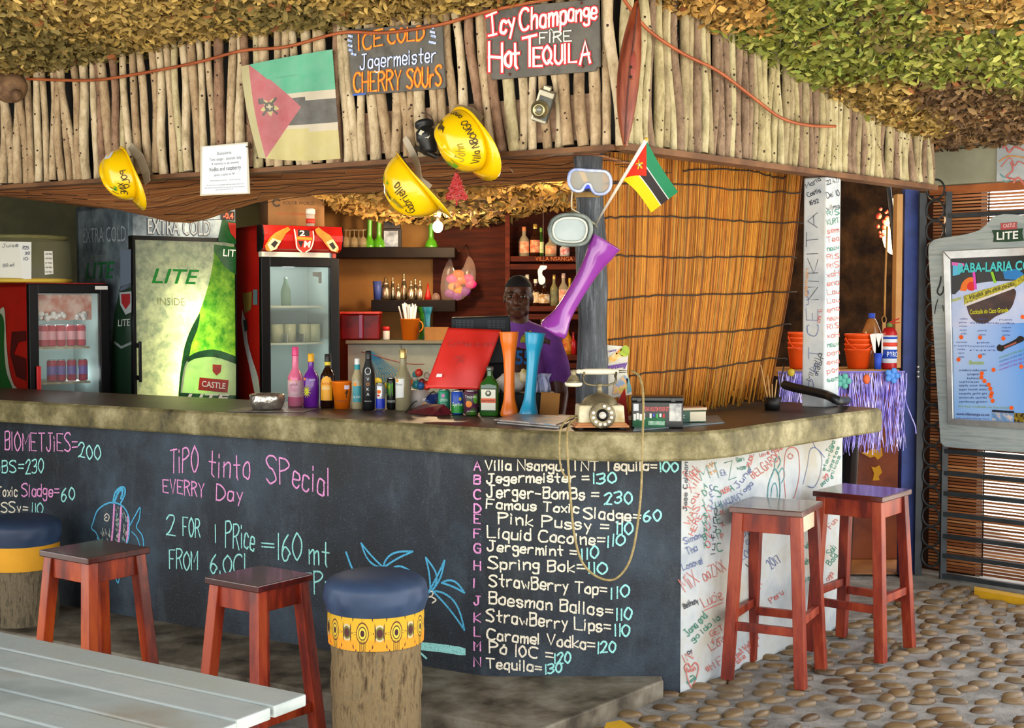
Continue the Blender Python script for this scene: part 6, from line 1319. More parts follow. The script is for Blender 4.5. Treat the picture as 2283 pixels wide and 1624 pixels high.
lb('label', -.80, .80, .10, .56, plain('#16301c')); lb('label', -.74, .74, .12, .54, plain('#dfe0cc'), .004); lb('label_band', -.76, .76, .27, .36, mat('#d8643a', rough=.5), .006)
mb = MB(); mb.ball((0, -d2 - .005, .46 * H), .3 * w2, 14, 9, sc=(1, .05, 1)); obj('emblem', mb, plain('#3a4a34'), t, local=True); mb = MB(); mb.ball((0, -d2 - .006, .47 * H), .16 * w2, 10, 7, sc=(1, .05, 1)); obj('emblem', mb, plain('#d8d8c4'), t, local=True)
mb = MB(); printed(mb, 'Jagermeister', (-.7 * w2, -d2 - .0075, .295 * H), (1, 0, 0), (0, 0, 1), .045 * H, 1.4 * w2); obj('lettering', mb, plain('#7a2410'), t, local=True, recalc=False)
# yard glasses on the bar and the purple one tied to the post
OY = mat('#ee7a12', '#e66c0a', 3, .3, coat=.35); BYL = mat('#18a4cf', '#1297c4', 3, .3, coat=.35); PYL = mat('#8e3a9c', '#7e2c8c', 3, .2, coat=.8)
c = onbar(1136, 929); yard('orange yard glass standing on the worktop left of the blue one', (P(1135, 741, c.y).x, c.y, P(1135, 741, c.y).z), (c.x, c.y, ZC), 22 * pxm(c), 20.5 * pxm(c), OY, 'yard glasses on the worktop')
c = onbar(1178, 931); yard('bright blue yard glass standing on the worktop left of the telephone', (P(1193, 743, c.y).x, c.y, P(1193, 743, c.y).z), (c.x, c.y, ZC), 23 * pxm(c), 21.5 * pxm(c), BYL, 'yard glasses on the worktop')
yp = yard('shiny purple yard glass tied slanting across the timber post', P(1352, 540, 5.36), P(1231, 741, 5.40), .063, .058, PYL)
mb = MB(); printed(mb, 'VILLA NSANGA', (0, 0, 0), (1, 0, 0), (0, 1, 0), .012, .15); b0, a0 = P(1231, 741, 5.40), P(1352, 540, 5.36); d0 = (a0 - b0).normalized(); sd = d0.cross(Vector((0, -1, 0))).normalized(); org = b0.lerp(a0, .36) + Vector((0, -1, 0)) * .0335 + sd * -.01
mb = MB(); printed(mb, 'VILLA NSANGA', org, d0, -sd, .011, .13); obj('lettering', mb, plain('#6a2a78'), yp, recalc=False)
mb = MB(); printed(mb, 'VILLA NSANGA', (0, 0, 0), (0, 0, 1), (-1, 0, 0), .01, .1)
# cash register: monitor, stand, printer, red folder
t = thing('till_monitor', 'black till monitor turned toward the barman behind the red folder', 'monitor', onbar(1080, 910) + Vector((0, .12, 0))); Yb = 6.12
q = [P(1005, 712, Yb), P(1140, 706, Yb), P(1140, 870, Yb), P(1005, 872, Yb)]; ax = (q[1] - q[0]).normalized()
mb = MB(); mb.prism([P(1006, 709, Yb), P(1137, 705, Yb), P(1142, 810, Yb), P(1010, 816, Yb)], (0, 1, .08), .04); obj('screen_case', mb, mat('#10161b', rough=.5, spec=.25), t, bevel=.006)
mb = MB()
for r_ in range(6):
    for cidx in range(13):
        for x0 in (1018, 1088): mb.box(P(x0 + cidx * 3, 716 + r_ * 3.6, Yb - .002), (.0028, .003, .0028))
obj('vents', mb, plain('#4a545c'), t)
bx = P(1140, 880, 6.22).x; mb = MB(); mb.box((P(1095, 0, 6.2).x, 6.22, ZT + .11), (.12, .05, .22)); mb.box((P(1095, 0, 6.2).x, 6.22, ZT + .012), (.24, .14, .022)); obj('stand', mb, BLKM, t, bevel=.004)
mb = MB(); c = P(1178, 900, 6.0); mb.box((c.x, 6.03, ZC + .048), (.24, .12, .096)); one('receipt_printer', mb, mat('#0c0e11', rough=.5, spec=.25), 'black receipt printer box behind the blue yard glass', 'printer', loc=(c.x, 6.03, ZC), bevel=.006)
rf = thing('red_folder', 'large red plastic folder leaning on the black till monitor', 'folder', onbar(1020, 905)); A, B_, C_, D_ = P(999, 731, 6.07), P(1118, 736, 6.06), P(1068, 869, 5.98), P(948, 866, 5.98)
def fsurf(u, v): p = D_.lerp(C_, u).lerp(A.lerp(B_, u), v); return p + Vector((0, -.012 * math.sin(math.pi * u) * math.sin(math.pi * v) + .004 * math.sin(u * 11 + v * 7), 0))
mb = MB(); mb.grid(fsurf, 20, 20); obj('cover', mb, mat('#d8322a', '#c82820', 2.5, .35, bump=.2), rf, solid=.004)
FPL = Plane((A.x, 6.03), (B_.x, 6.03))
mb = MB()
def fproj(x, y):
    best = P(x, y, 6.02); return Vector((best.x, 6.02 + (731 - y) * -.0001 - .0, best.z))
fw = lambda x, y: P(x, y, 6.055 - .085 * (y - 733) / 134 - .02)
write(mb, 'Coffee lovers', (1000, 772), (1102, 772), 11, fw, (0, -1, 0), .0022, .3); draw(mb, [(1010, 800), (1024, 796), (1036, 804), (1022, 806)], fw, (0, -1, 0), .002); draw(mb, [(1016, 792), (1024, 802), (1034, 812)], fw, (0, -1, 0), .002); draw(mb, [(1034, 790), (1026, 800), (1016, 812)], fw, (0, -1, 0), .002)
obj('pen_writing', mb, plain('#8a1c1c'), rf, recalc=False)
mb = MB(); mb.poly([fw(x, y) for x, y in ((974, 834), (986, 834), (985, 841), (972, 841))]); obj('sticker', mb, plain('#e8e4e0'), rf, recalc=False)
# lower paper bag, receipts, envelope
c = onbar(1140, 905); t = thing('paper_bag', 'crumpled pale paper plate and wrapper lying on the till base behind the yard glasses', 'wrapper', (c.x, 6.05, ZC + .10))
def crumple(cx, cy, cz, sx, sy, sz, seed, n=16):
    mb = MB(); mb.ball((0, 0, 0), 1, n, 10)
    mb.v = [Vector((cx + sx * v.x * (1 + .3 * mnoise.noise(v * 2.3 + Vector((seed, 0, 0)))), cy + sy * v.y * (1 + .3 * mnoise.noise(v * 2.7 + Vector((seed, 3, 0)))), cz + sz * v.z * (1 + .35 * mnoise.noise(v * 3.1 + Vector((seed, 0, 5)))))) for v in mb.v]; return mb
p = P(1140, 852, 6.03); obj('wrapper', crumple(p.x, p.y, p.z, .065, .04, .045, 1), mat('#c8c2b4', '#ddd8cc', 9, .6, bump=.4), t); p = P(1168, 838, 6.0); obj('wrapper_edge', crumple(p.x, p.y, p.z, .02, .015, .03, 4), mat('#d8cc5a', '#e4dcc0', 30, .6), t)
c = P(1206, 850, 6.03); t = thing('receipt_stack', 'bundle of crumpled bluish receipts on top of the printer', 'papers', (c.x, c.y, ZC + .096)); rr = random.Random(12)
for i in range(9):
    mb = MB(); x0 = P(1192 + i * 3.6, 0, 6.03).x; a = rr.uniform(-.3, .3); hh = rr.uniform(.06, .088)
    mb.grid(lambda u, v: Vector((x0 + .03 * (u - .5) + .012 * math.sin(v * 5 + i) * v, 6.0 + .012 * math.sin(u * 6 + i * 2) + .005 * i % .03, ZC + .098 + hh * v)), 4, 5); obj('receipt', mb, mat('#aab4dc', '#c4cce8', 16, .6), t, solid=.001)
mb = MB(); c = P(1226, 890, 5.92); mb.box((c.x, 5.93, ZC + .052), (.085, .012, .10), Matrix.Rotation(.08, 3, 'Y')); one('brown_envelope', mb, mat('#a8702a', '#b8803a', 5, .7), 'brown envelope propped upright beside the receipt printer', 'envelope', bevel=.002)
# magazines under the blue yard glass side
c = onbar(1205, 945); t = thing('magazine_stack', 'stack of glossy magazines at the worktop edge left of the telephone', 'magazines', (c.x, c.y, ZC)); rr = random.Random(3)
q = [onbar(1108, 944), onbar(1246, 956), onbar(1292, 938), onbar(1160, 930)]
for i, (m, dx) in enumerate(((mat('#b8b0a8', '#d8d4cc', 12, .4), 0), (mat('#a89a8a', '#c8c0b4', 12, .4), .01), (mat('#8a8a94', '#c8b8ac', 9, .3, c3='#6a9ab8'), -.012))):
    mb = MB(); mb.prism([p + Vector((dx, dx * .6, .006 * i)) for p in q], (0, 0, 1), .0055); obj('magazine', mb, m, t, bevel=.001)
# ---- antique telephone
c = onbar(1341, 962); c = Vector((c.x, 5.34, ZC)); k = 5.27 / F
ph = thing('rotary_telephone', 'antique cream and brass rotary telephone at the front edge of the worktop', 'telephone', c, D(4)); WOODP = mat('#a8683a', '#c08450', 8, .45, st=(1, 6, 1)); BRS = mat('#6a6048', '#8f8464', 9, .45, metal=.4, c3='#4a4230'); CRE = mat('#c4b890', '#d4cbab', 6, .4, c3='#a8935c', bump=.2); IV = mat('#d8d2b4', '#e2dcc4', 7, .3, coat=.3)
L_ = lambda nm, mb, m, **kw: obj(nm, mb, m, ph, local=True, **kw); Ls_ = lambda p_, nm, mb, m, **kw: obj(nm, mb, m, p_, local=True, **kw)
for sx in (-1, 1):
    for sy in (-1, 1): mb = MB(); mb.lathe([(.010, 0), (.013, .004), (.009, .012)], 12, Matrix.Translation((sx * .082, sy * .058, 0))); L_('foot', mb, plain('#2a2620'))
mb = MB(); mb.box((0, 0, .017), (.215, .165, .012)); mb.box((0, 0, .028), (.206, .156, .012), taper=.93); L_('plinth', mb, WOODP, bevel=.003)
mb = MB(); mb.box((0, 0, .075), (.186, .138, .085), taper=.955); L_('case', mb, CRE, bevel=.007)
mb = MB(); mb.lathe([(.074, .117), (.072, .122), (.066, .137), (.054, .151), (.036, .163), (.016, .170), (.011, .182), (.009, .205), (.014, .212), (.009, .218)], 28); L_('dome', mb, BRS)
cr = [(-.062, 0, .258), (-.066, 0, .236), (-.056, 0, .218), (-.03, 0, .210), (0, 0, .210), (.03, 0, .210), (.056, 0, .218), (.066, 0, .236), (.062, 0, .258)]
mb = MB(); mb.tube(catmull(cr, 4), .0048, 8)
for sx in (-1, 1):
    for sy in (-1, 1): mb.tube(catmull([(sx * .062, 0, .250), (sx * .064, sy * .014, .258), (sx * .064, sy * .022, .275)], 4), .004, 7)
L_('cradle', mb, BRS)
Rm = Matrix.Translation((0, 0, .276)) @ Matrix.Rotation(math.pi / 2, 4, 'Y')
mb = MB(); mb.lathe([(.006, -.098), (.010, -.09), (.013, -.082), (.010, -.076), (.013, -.066), (.015, -.056), (.0155, 0), (.015, .042), (.013, .050), (.016, .056), (.011, .066), (.009, .075)], 18, Rm); hs = L_('handset', mb, IV)
mb = MB(); mb.lathe([(.006, .074), (.007, .080), (.005, .108)], 12, Rm); Ls_(hs, 'handset_tip', mb, mat('#b8b2a0', rough=.25, metal=.8))
mb = MB(); mb.lathe([(.011, .018), (.013, .008), (.010, .0), (.012, -.008), (.020, -.018), (.027, -.034), (.032, -.042)], 20, Matrix.Translation((-.104, 0, .266))); Ls_(hs, 'earpiece', mb, BRS)
mb = MB(); mb.lathe([(.034, -.042), (.036, -.048), (.033, -.058), (.024, -.063), (0, -.063)], 22, Matrix.Translation((-.104, 0, .266))); Ls_(hs, 'earpiece_rim', mb, IV)
DM = Matrix.Translation((0, -.074, .070)) @ Matrix.Scale(1 / .82, 4, (0, 0, 1)) @ Matrix.Rotation(math.pi / 2 - .12, 4, 'X')
mb = MB(); mb.lathe([(.048, 0), (.052, .004), (.052, .010), (.047, .013), (0, .0135)], 32, DM); dpl = L_('dial_plate', mb, BRS)
mb = MB(); mb.lathe([(.0235, .0135), (.0245, .016), (.0, .0165)], 28, DM); Ls_(dpl, 'dial_hub', mb, plain('#1c1812')); mb = MB(); mb.lathe([(.014, .0165), (.014, .018), (0, .0182)], 20, DM); Ls_(dpl, 'dial_label', mb, mat('#b8b0a0', '#dcd8cc', 90, .4))
for i in range(10):
    a = 1.35 - i * .53; mb = MB(); mb.lathe([(.0066, .0133), (.0066, .0150), (0, .0152)], 14, DM @ Matrix.Translation((.0365 * math.cos(a), .0365 * math.sin(a), 0))); Ls_(dpl, 'finger_hole', mb, plain('#e4e0d4', .35))
mb = MB(); mb.beam(DM @ Vector((.030, -.03, .016)), DM @ Vector((.044, -.042, .018)), .006, .002); Ls_(dpl, 'finger_stop', mb, BRS)
ph.scale = (1, 1, .82)
cords = catmull([tuple(P(1409, 828, 5.33)), tuple(P(1424, 838, 5.29)), tuple(P(1433, 870, 5.24)), tuple(P(1434, 930, 5.17)), tuple(P(1432, 985, 5.10)), tuple(P(1430, 1080, 5.10)), tuple(P(1424, 1150, 5.11)), tuple(P(1412, 1225, 5.11)), tuple(P(1394, 1270, 5.11)), tuple(P(1364, 1294, 5.11)), tuple(P(1325, 1283, 5.11)), tuple(P(1296, 1250, 5.11)), tuple(P(1280, 1190, 5.11)), tuple(P(1272, 1110, 5.11)), tuple(P(1267, 1040, 5.10)), tuple(P(1264, 985, 5.11)), tuple(P(1267, 952, 5.17)), tuple(P(1278, 938, 5.26)), tuple(P(1300, 934, 5.34))], 6)
mb = MB(); mb.tube(cords, .0048, 8); obj('cord', mb, mat('#8d7a4c', '#a89664', 60, .6), ph)
mb = MB(); mb.tube(catmull([tuple(P(1300, 930, 5.36)), tuple(P(1274, 930, 5.27)), tuple(P(1252, 952, 5.16)), tuple(P(1247, 990, 5.11)), tuple(P(1250, 1040, 5.11)), tuple(P(1262, 1066, 5.11))], 6), .004, 8); obj('cord', mb, mat('#8d7a4c', '#a89664', 60, .6), ph)
# ---- right part of the worktop
c = P(1372, 885, 5.62); t = thing('red_pyramid', 'dark red glossy pyramid shaped carton behind the telephone', 'carton', (c.x, 5.52, ZC)); mb = MB(); a = .05
mb.add([(c.x - a, 5.47, ZC), (c.x + a * .9, 5.47, ZC), (c.x + a * .8, 5.57, ZC), (c.x - a, 5.57, ZC), (c.x + .032, 5.53, ZC + .15)], [(0, 3, 2, 1), (0, 1, 4), (1, 2, 4), (2, 3, 4), (3, 0, 4)]); obj('carton', mb, mat('#7a1416', '#a82824', 7, .2, coat=.5), t)
c = P(1378, 800, 5.72); t = thing('snack_box', 'white snack box with purple lettering and orange sticks behind the post', 'box', (c.x, 5.6, ZC)); SPn = Plane((0, 5.58), (1, 5.58))
mb = MB(); mb.prism([SPn.at(x, y) for x, y in ((1340, 893), (1409, 880), (1398, 830), (1402, 774), (1342, 768))], (0, 1, 0), .05); obj('box', mb, mat('#c4c0b0', '#d8d4c4', 6, .5), t, bevel=.002)
def sb(nm, pts, m, o=.003): mb = MB(); mb.poly([SPn.at(x, y, o) for x, y in pts]); obj(nm, mb, m, t, recalc=False)
sb('print', sm([(1384, 778), (1394, 770), (1402, 776), (1402, 790), (1392, 796), (1380, 790)]), mat('#a8b830', '#88a02a', 40)); sb('print', [(1372, 788), (1384, 777), (1387, 780), (1375, 791)], mat('#e8861c')); sb('print', [(1357, 798), (1372, 786), (1390, 794), (1370, 806), (1358, 810)], mat('#e8a83a', '#d8d0a0', 40)); sb('print', [(1368, 860), (1392, 836), (1400, 846), (1396, 876), (1366, 882)], mat('#8ab84a', '#e8b05a', 30, c3='#7a98b8')); sb('print', [(1396, 845), (1402, 842), (1409, 872), (1400, 878)], mat('#6a98a0'))
mb = MB(); a, b = SPn.at(1354, 825, .004), SPn.at(1399, 817, .004); printed(mb, 'mmmy', a, (b - a).normalized(), (0, 0, 1), .022, (b - a).length, 0, .05); a, b = SPn.at(1357, 786, .004), SPn.at(1375, 782, .004); printed(mb, 'carry', a, (b - a).normalized(), (0, 0, 1), .008, (b - a).length, 0, .04); obj('lettering', mb, plain('#5c2a8c'), t, recalc=False)
# poker set tin
u = Vector((.985, -.10, 0)).normalized(); c0_ = onbar(1391, 948); c0_ = Vector((c0_.x + .02, 5.36, ZC)); d_ = Vector((.10, .985, 0)).normalized()
t = thing('poker_set_tin', 'black tin poker set with red lettering and playing card pictures', 'tin', c0_); W, Hh = .205, .125
bxp = lambda q, r, z: c0_ + u * q + d_ * r + Vector((0, 0, z))
mb = MB(); mb.prism([bxp(0, 0, 0), bxp(W, 0, 0), bxp(W, .12, 0), bxp(0, .12, 0)], (0, 0, 1), Hh - .02); obj('tin', mb, plain('#101413', .3), t, bevel=.004)
mb = MB(); mb.prism([bxp(-.002, -.002, Hh - .02), bxp(W + .002, -.002, Hh - .02), bxp(W + .002, .122, Hh - .02), bxp(-.002, .122, Hh - .02)], (0, 0, 1), .02); obj('lid', mb, plain('#1a1c1c', .3), t, bevel=.005)
def tinrect(nm, q0, q1, z0, z1, m, o=.002): mb = MB(); mb.poly([bxp(q0, -o, z0), bxp(q1, -o, z0), bxp(q1, -o, z1), bxp(q0, -o, z1)]); obj(nm, mb, m, t, recalc=False)
tinrect('print', .005, .135, .004, .042, mat('#0e4a2a', '#1c6a40', 14)); tinrect('print', .150, .198, .028, .098, mat('#c4c4bc', '#77787a', 24, .3)); tinrect('print', .008, .028, .068, .096, plain('#c8ccd0'))
for i in range(4): tinrect('card_print', .008 + .012 * i, .018 + .012 * i, .030 + .004 * (i % 2), .056 + .004 * (i % 2), plain('#dcdcd4'), .004)
for i, cc in enumerate(('#d8d8d0', '#2a4a9a', '#3a9a4a', '#d8d8d0', '#a82a2a')): tinrect('chip_print', .072 + .013 * i, .080 + .013 * i, .040 + .004 * (i % 2), .058, plain(cc), .004)
tinrect('print', .066, .132, .012, .028, mat('#7aa88a', '#b8d0bc', 60), .005)
mb = MB(); printed(mb, "TEXAS HOLD'EM POKER SET", bxp(.048, -.004, .068), u, (0, 0, 1), .017, .10, 0, .02); obj('lettering', mb, plain('#c85a58'), t, recalc=False)
mb = MB(); mb.box(bxp(.165, -.006, Hh - .012), (.016, .008, .014)); mb.box(bxp(.03, -.006, Hh - .012), (.016, .008, .014)); obj('clasp', mb, plain('#2a2c2c', .3), t)
# books and the board they lie on
mb = MB(); q = [onbar(1412, 962), onbar(1615, 944), onbar(1600, 928), onbar(1420, 940)]; mb.prism([p + Vector((0, 0, .0)) for p in q], (0, 0, 1), .004); 
one('serving_tray', mb, mat('#5a6a70', '#7a8a90', 6, .35), 'thin grey tray at the worktop edge under the green book', 'tray', loc=tuple(q[0]))
c = onbar(1540, 946); c = Vector((c.x, c.y + .05, ZC + .006)); t = thing('book', 'thick green hardback book, cream page edges facing right, beside the poker tin', 'book', c, D(9)); mb = MB(); mb.box((.004, 0, .024), (.112, .075, .040)); obj('pages', mb, mat('#d8cdb0', '#e6dcc4', 60, .8, st=(1, 1, 30)), t, local=True)
mb = MB(); mb.box((0, 0, .002), (.122, .082, .004)); mb.box((0, 0, .046), (.122, .082, .004)); mb.box((-.060, 0, .024), (.004, .082, .044)); mb.box((-.034, -.0395, .024), (.052, .003, .044)); obj('cover', mb, mat('#12543c', '#0e4430', 6, .4), t, local=True, bevel=.001)
mb = MB(); printed(mb, 'GC', (-.050, -.0412, .018), (1, 0, 0), (0, 0, 1), .014, .02); obj('lettering', mb, plain('#d8e4dc'), t, local=True, recalc=False)
t = thing('book', 'thin brown paperback lying on top of the green book', 'book', c + Vector((0, .01, .049)), D(14)); mb = MB(); mb.box((0, 0, .005), (.125, .085, .008)); obj('pages', mb, mat('#c9bda0', rough=.8), t, local=True); mb = MB(); mb.box((0, 0, .0105), (.128, .088, .002)); mb.box((0, 0, .0008), (.128, .088, .0016)); obj('cover', mb, mat('#8a5a3c', '#b08a6c', 8, .4), t, local=True)
# black hose and toothpick holder by the reed screen
mb = MB(); pts = [P(1748, 858, 6.42), P(1772, 865, 6.36), P(1815, 874, 6.26), P(1845, 882, 6.20), P(1870, 894, 6.14)]; pts.append(onbar(1888, 903) + Vector((0, 0, .022))); mb.tube(catmull([tuple(p) for p in pts], 5), .021, 14); one('black_hose', mb, mat('#15181a', '#23272a', 9, .4), 'black bent hose resting across the worktop in front of the white pillar', 'hose')
c = P(1722, 880, 6.24); t = thing('stick_holder', 'black pot holding wooden sticks beside the reed screen edge', 'pot', (c.x, 6.24, ZC)); mb = MB(); mb.lathe([(.035, 0), (.04, .06), (.036, .06), (.03, .01), (0, .01)], 18, cap=(True, False)); obj('pot', mb, plain('#14110f', .5), t, local=True); rr = random.Random(5)
for i, (dx, h) in enumerate(((-.05, .21), (-.02, .16), (.02, .14), (.05, .20), (.0, .12))): mb = MB(); mb.tube([(dx * .3, 0, .015), (dx * 1.1, rr.uniform(-.02, .02), h)], .0035, 6); obj('stick', mb, mat('#b8905a' if i != 3 else '#2a2018'), t, local=True)
# blue net of balls and jar of sweets behind the bottles
t = thing('ball_net', 'blue string net holding small balls hung on a cord behind the bottles', 'net', P(848, 830, 8.70)); mb = MB(); rr = random.Random(9)
top, botm = P(828, 785, 8.70), P(880, 870, 8.71)
for i in range(9):
    q = i / 8; mb.tube([P(822 + 4 * q, 782, 8.70), P(838 + 50 * q, 830 + 6 * math.sin(q * 3), 8.70), P(850 + 34 * q, 878, 8.71)], 0.003, 4); 
for j in range(8): mb.tube([P(826 + 6 * j, 790 + 11 * j, 8.70), P(832 + 9 * j, 787 + 11 * j, 8.70)], .0028, 4)
obj('netting', mb, mat('#2f86b0', rough=.5), t)
mb = MB(); mb.ball(P(842, 852, 8.70), .028); mb.ball(P(866, 860, 8.70), .026); obj('ball', mb, mat('#c8b83a', rough=.4), t)
mb = MB(); mb.tube(catmull([tuple(P(x, y, Y)) for x, y, Y in ((806, 785, 8.72), (826, 790, 8.70), (870, 803, 8.70), (915, 812, 8.72), (946, 812, 8.72))], 4), .0035, 5); obj('cord', mb, plain('#8a4a4a'), t)
c = P(935, 880, 6.35); t = thing('sweet_jar', 'white jar crowded with colourful wrapped sweets behind the red folder', 'jar', (c.x, 6.3, ZC)); mb = MB(); mb.lathe([(.04, 0), (.048, .05), (.046, .09), (.04, .092), (.0, .08)], 20); obj('jar', mb, plain('#c4bcb4'), t, local=True); rr = random.Random(10)
for i in range(12): mb = MB(); a = rr.uniform(0, 6.28); q = rr.uniform(0, .045); mb.ball((q * math.cos(a), q * math.sin(a), .10 + rr.uniform(0, .075)), rr.uniform(.014, .024), 8, 6); obj('sweet', mb, mat(rr.choice(['#c83a2a', '#e8762a', '#2a6ab0', '#d8d0c0', '#3a9aa0', '#8a2a2a']), rough=.3), t, local=True)
# ================================================================ things hung on the fascia
OF = .045
def board(label, cs, th, off, name='painted_sign'):
    q = [FA.at(x, y, off) for x, y in cs]; t = thing(name, label, 'sign', (q[0] + q[1] + q[2] + q[-1]) / 4); mb = MB(); mb.prism(q, -FA.n, th); return obj('panel', mb, mat('#4f4d48', '#66635c', 6, .7, c3='#5a5852'), t, bevel=.002)
def swrite(t, items, cols, off=OF + .004):
    for key in cols:
        mb = MB()
        for c_, txt, a, b, h, wd in items:
            if c_ == key: write(mb, txt, a, b, h, lambda x, y: FA.at(x, y, off + (.0015 if key.isupper() else 0)), FA.n, wd, .18)
        if mb.v: obj('painted_lettering', mb, cols[key], t, recalc=False)
s1 = board('grey board painted with cold and cherry sours in orange', [(773, 66), (985, 52), (992, 193), (988, 197), (790, 213), (785, 207)], .012, OF)
ORG, YLO = mat('#e8641c', '#f08a2c', 60, .6), mat('#e8c02c', '#f0882a', 70, .6)
it = [('a', 'ICE', (800, 112), (853, 101), 34, .011), ('a', 'COLD', (866, 98), (945, 88), 30, .011), ('b', 'Jagermeister', (803, 155), (972, 137), 32, .009), ('a', 'CHERRY', (790, 205), (894, 199), 42, .012), ('a', 'SOUrS', (908, 197), (984, 190), 42, .012)]
TT1 = [(x, a, b, h, w_) for c_, x, a, b, h, w_ in it]
mb = MB()
for x, y, l in ((778, 80, 7), (777, 90, 6), (778, 101, 6), (779, 111, 6), (785, 120, 8), (961, 60, 5), (961, 71, 7), (963, 80, 7), (958, 94, 12)): draw(mb, [(x, y), (x + l, y + 2)], lambda a, b: FA.at(a, b, OF + .005), FA.n, .013, False)
obj('painted_dashes', mb, mat('#4f7ec8', '#dfe6f2', 90, .6), s1, recalc=False)
mb = MB(); draw(mb, [(788, 212), (815, 209)], lambda a, b: FA.at(a, b, OF + .004), FA.n, .01, False); obj('painted_dashes', mb, mat('#3f62b8'), s1, recalc=False)
# bright cores of the strokes: same letters again, thinner, laid on top (two-tone brush lettering)
def twotone(t, items, under, over, k=.5):
    for txt, a, b, h, wd in items:
        stt = R.getstate(); mb = MB(); write(mb, txt, a, b, h, lambda x, y: FA.at(x, y, OF + .004), FA.n, wd, .15); obj('painted_lettering', mb, under, t, recalc=False)
        R.setstate(stt); mb = MB(); write(mb, txt, a, b, h, lambda x, y: FA.at(x, y, OF + .0065), FA.n, wd * k, .15); obj('painted_lettering', mb, over, t, recalc=False)
twotone(s1, [q for q in TT1 if q[0] != 'Jagermeister'], ORG, YLO, .4); twotone(s1, [q for q in TT1 if q[0] == 'Jagermeister'], mat('#3f6fb8', '#6f94d0', 50, .6), plain('#f0f0f4', .7), .6)
s2 = board('grey board painted with Icy Champange and Hot Tequila in white and red', [(1081, 20), (1334, -3), (1337, 148), (1330, 150), (1327, 158), (1096, 178)], .014, OF)
REDP, WHP = mat('#d8303a', '#c42a34', 40, .6), mat('#efe8dc', '#f4efe6', 40, .7)
twotone(s2, [('c', (1117, 76), (1129, 73), 42, .024), ('y', (1134, 72), (1147, 68), 44, .024), ('Champ', (1160, 68), (1262, 52), 46, .021), ('ange', (1268, 48), (1330, 42), 40, .019), ('H', (1091, 158), (1119, 160), 62, .026), ('o', (1127, 148), (1140, 148), 52, .024), ('t', (1141, 153), (1157, 152), 54, .024), ('T', (1166, 150), (1196, 142), 66, .026), ('E', (1190, 148), (1208, 147), 42, .024), ('QUIL', (1212, 143), (1285, 138), 40, .021), ('A', (1294, 142), (1316, 139), 48, .026)], REDP, WHP, .52)
for m_, wd, o_ in ((REDP, .026, .004), (WHP, .011, .0065)):
    mb = MB()
    for pts in ([(1097, 35), (1100, 78)], [(1085, 36), (1106, 27)], [(1090, 80), (1107, 76)]): draw(mb, pts, lambda x, y: FA.at(x, y, OF + o_), FA.n, wd, False)
    obj('painted_lettering', mb, m_, s2, recalc=False)
mb = MB(); write(mb, 'FIRE', (1203, 96), (1274, 90), 22, lambda x, y: FA.at(x, y, OF + .005), FA.n, .007, .3); draw(mb, [(1224, 70), (1228, 64), (1232, 69)], lambda x, y: FA.at(x, y, OF + .005), FA.n, .004, False); obj('painted_lettering', mb, plain('#d8dcd4', .8), s2, recalc=False)
for x, y in ((1137, 166), (1297, 7), (1300, 148)): mb = MB(); mb.ball(FA.at(x, y, OF + .001), .006, 8, 6); obj('nail', mb, plain('#5a2a1c'), s2)
# ---- large faded flag
fg = thing('national_flag', 'large faded flag with red triangle and star nailed to the sticks', 'flag', FA.at(650, 235))
TL, TR, BR, BL = (537, 148), (741, 110), (759, 354), (577, 352)
def fpix(u, v):                                     # v: 0 top .. 1 bottom
    x = (TL[0] * (1 - u) + TR[0] * u) * (1 - v) + (BL[0] * (1 - u) + BR[0] * u) * v; y = (TL[1] * (1 - u) + TR[1] * u) * (1 - v) + (BL[1] * (1 - u) + BR[1] * u) * v
    x -= 10 * math.sin(math.pi * v) * (1 - u) * .6; y += 12 * math.sin(math.pi * u) * (v - .55) + (5 * math.sin(math.pi * u) if v < .2 else 0); return x, y
def fpt(u, v): x, y = fpix(u, v); return FA.at(x, y, .056 + .014 * math.sin(u * 15 + v * 3) * (.3 + .7 * v) + .006 * math.sin(v * 9 + u * 4))
def flagpaint(cols):
    g, wh, bk, ye, rd, sl, gu = cols
    def f(u, v, mix):
        vv = v + .035 * (u > .66) * -1.0
        c = mix(v > .365, g, wh); c = mix(vv > .41, c, bk); c = mix(v > .665, c, wh); c = mix(vv > .70, c, ye)
        tri = (u - .085) < (1.0 - (v - .5).abs() * 2) * .52
        c = mix(tri, c, rd); X = u - .255; Y = (v - .47) * 1.15; E_r = (X * X + Y * Y).sqrt()
        star = None
        at = E.m('ARCTAN2', Y, X); q = ((at * (5 / 6.28318) + .25 + .0).frac() - .5).abs()
        c = mix(E_r < (q * -.125 + .105) * 1.05 + (q < .02) * 0, c, ye)
        c = mix((X * .72 + Y * .69).abs() < .014, c, mix((E_r < .13), c, gu)); c = mix(((X * .75 - Y * .66).abs() < .011) & (E_r < .12), c, gu)
        c = mix(((E_r - .045).abs() < .010) , c, gu); c = mix((E_r < .022), c, wh)
        c = mix(((X + .085).abs() < .030) & ((Y + .075).abs() < .034), c, gu)
        return mix(u < .085, c, sl)
    return f
FAD = uvpaint(flagpaint(['#3fae84', '#cfc3a8', '#47443c', '#c9bc72', '#b85058', '#b9b078', '#4a3f36']), .9, .15, base_noise=.22)
mb = MB(); mb.grid(fpt, 60, 50); obj('cloth', mb, FAD, fg, recalc=False)
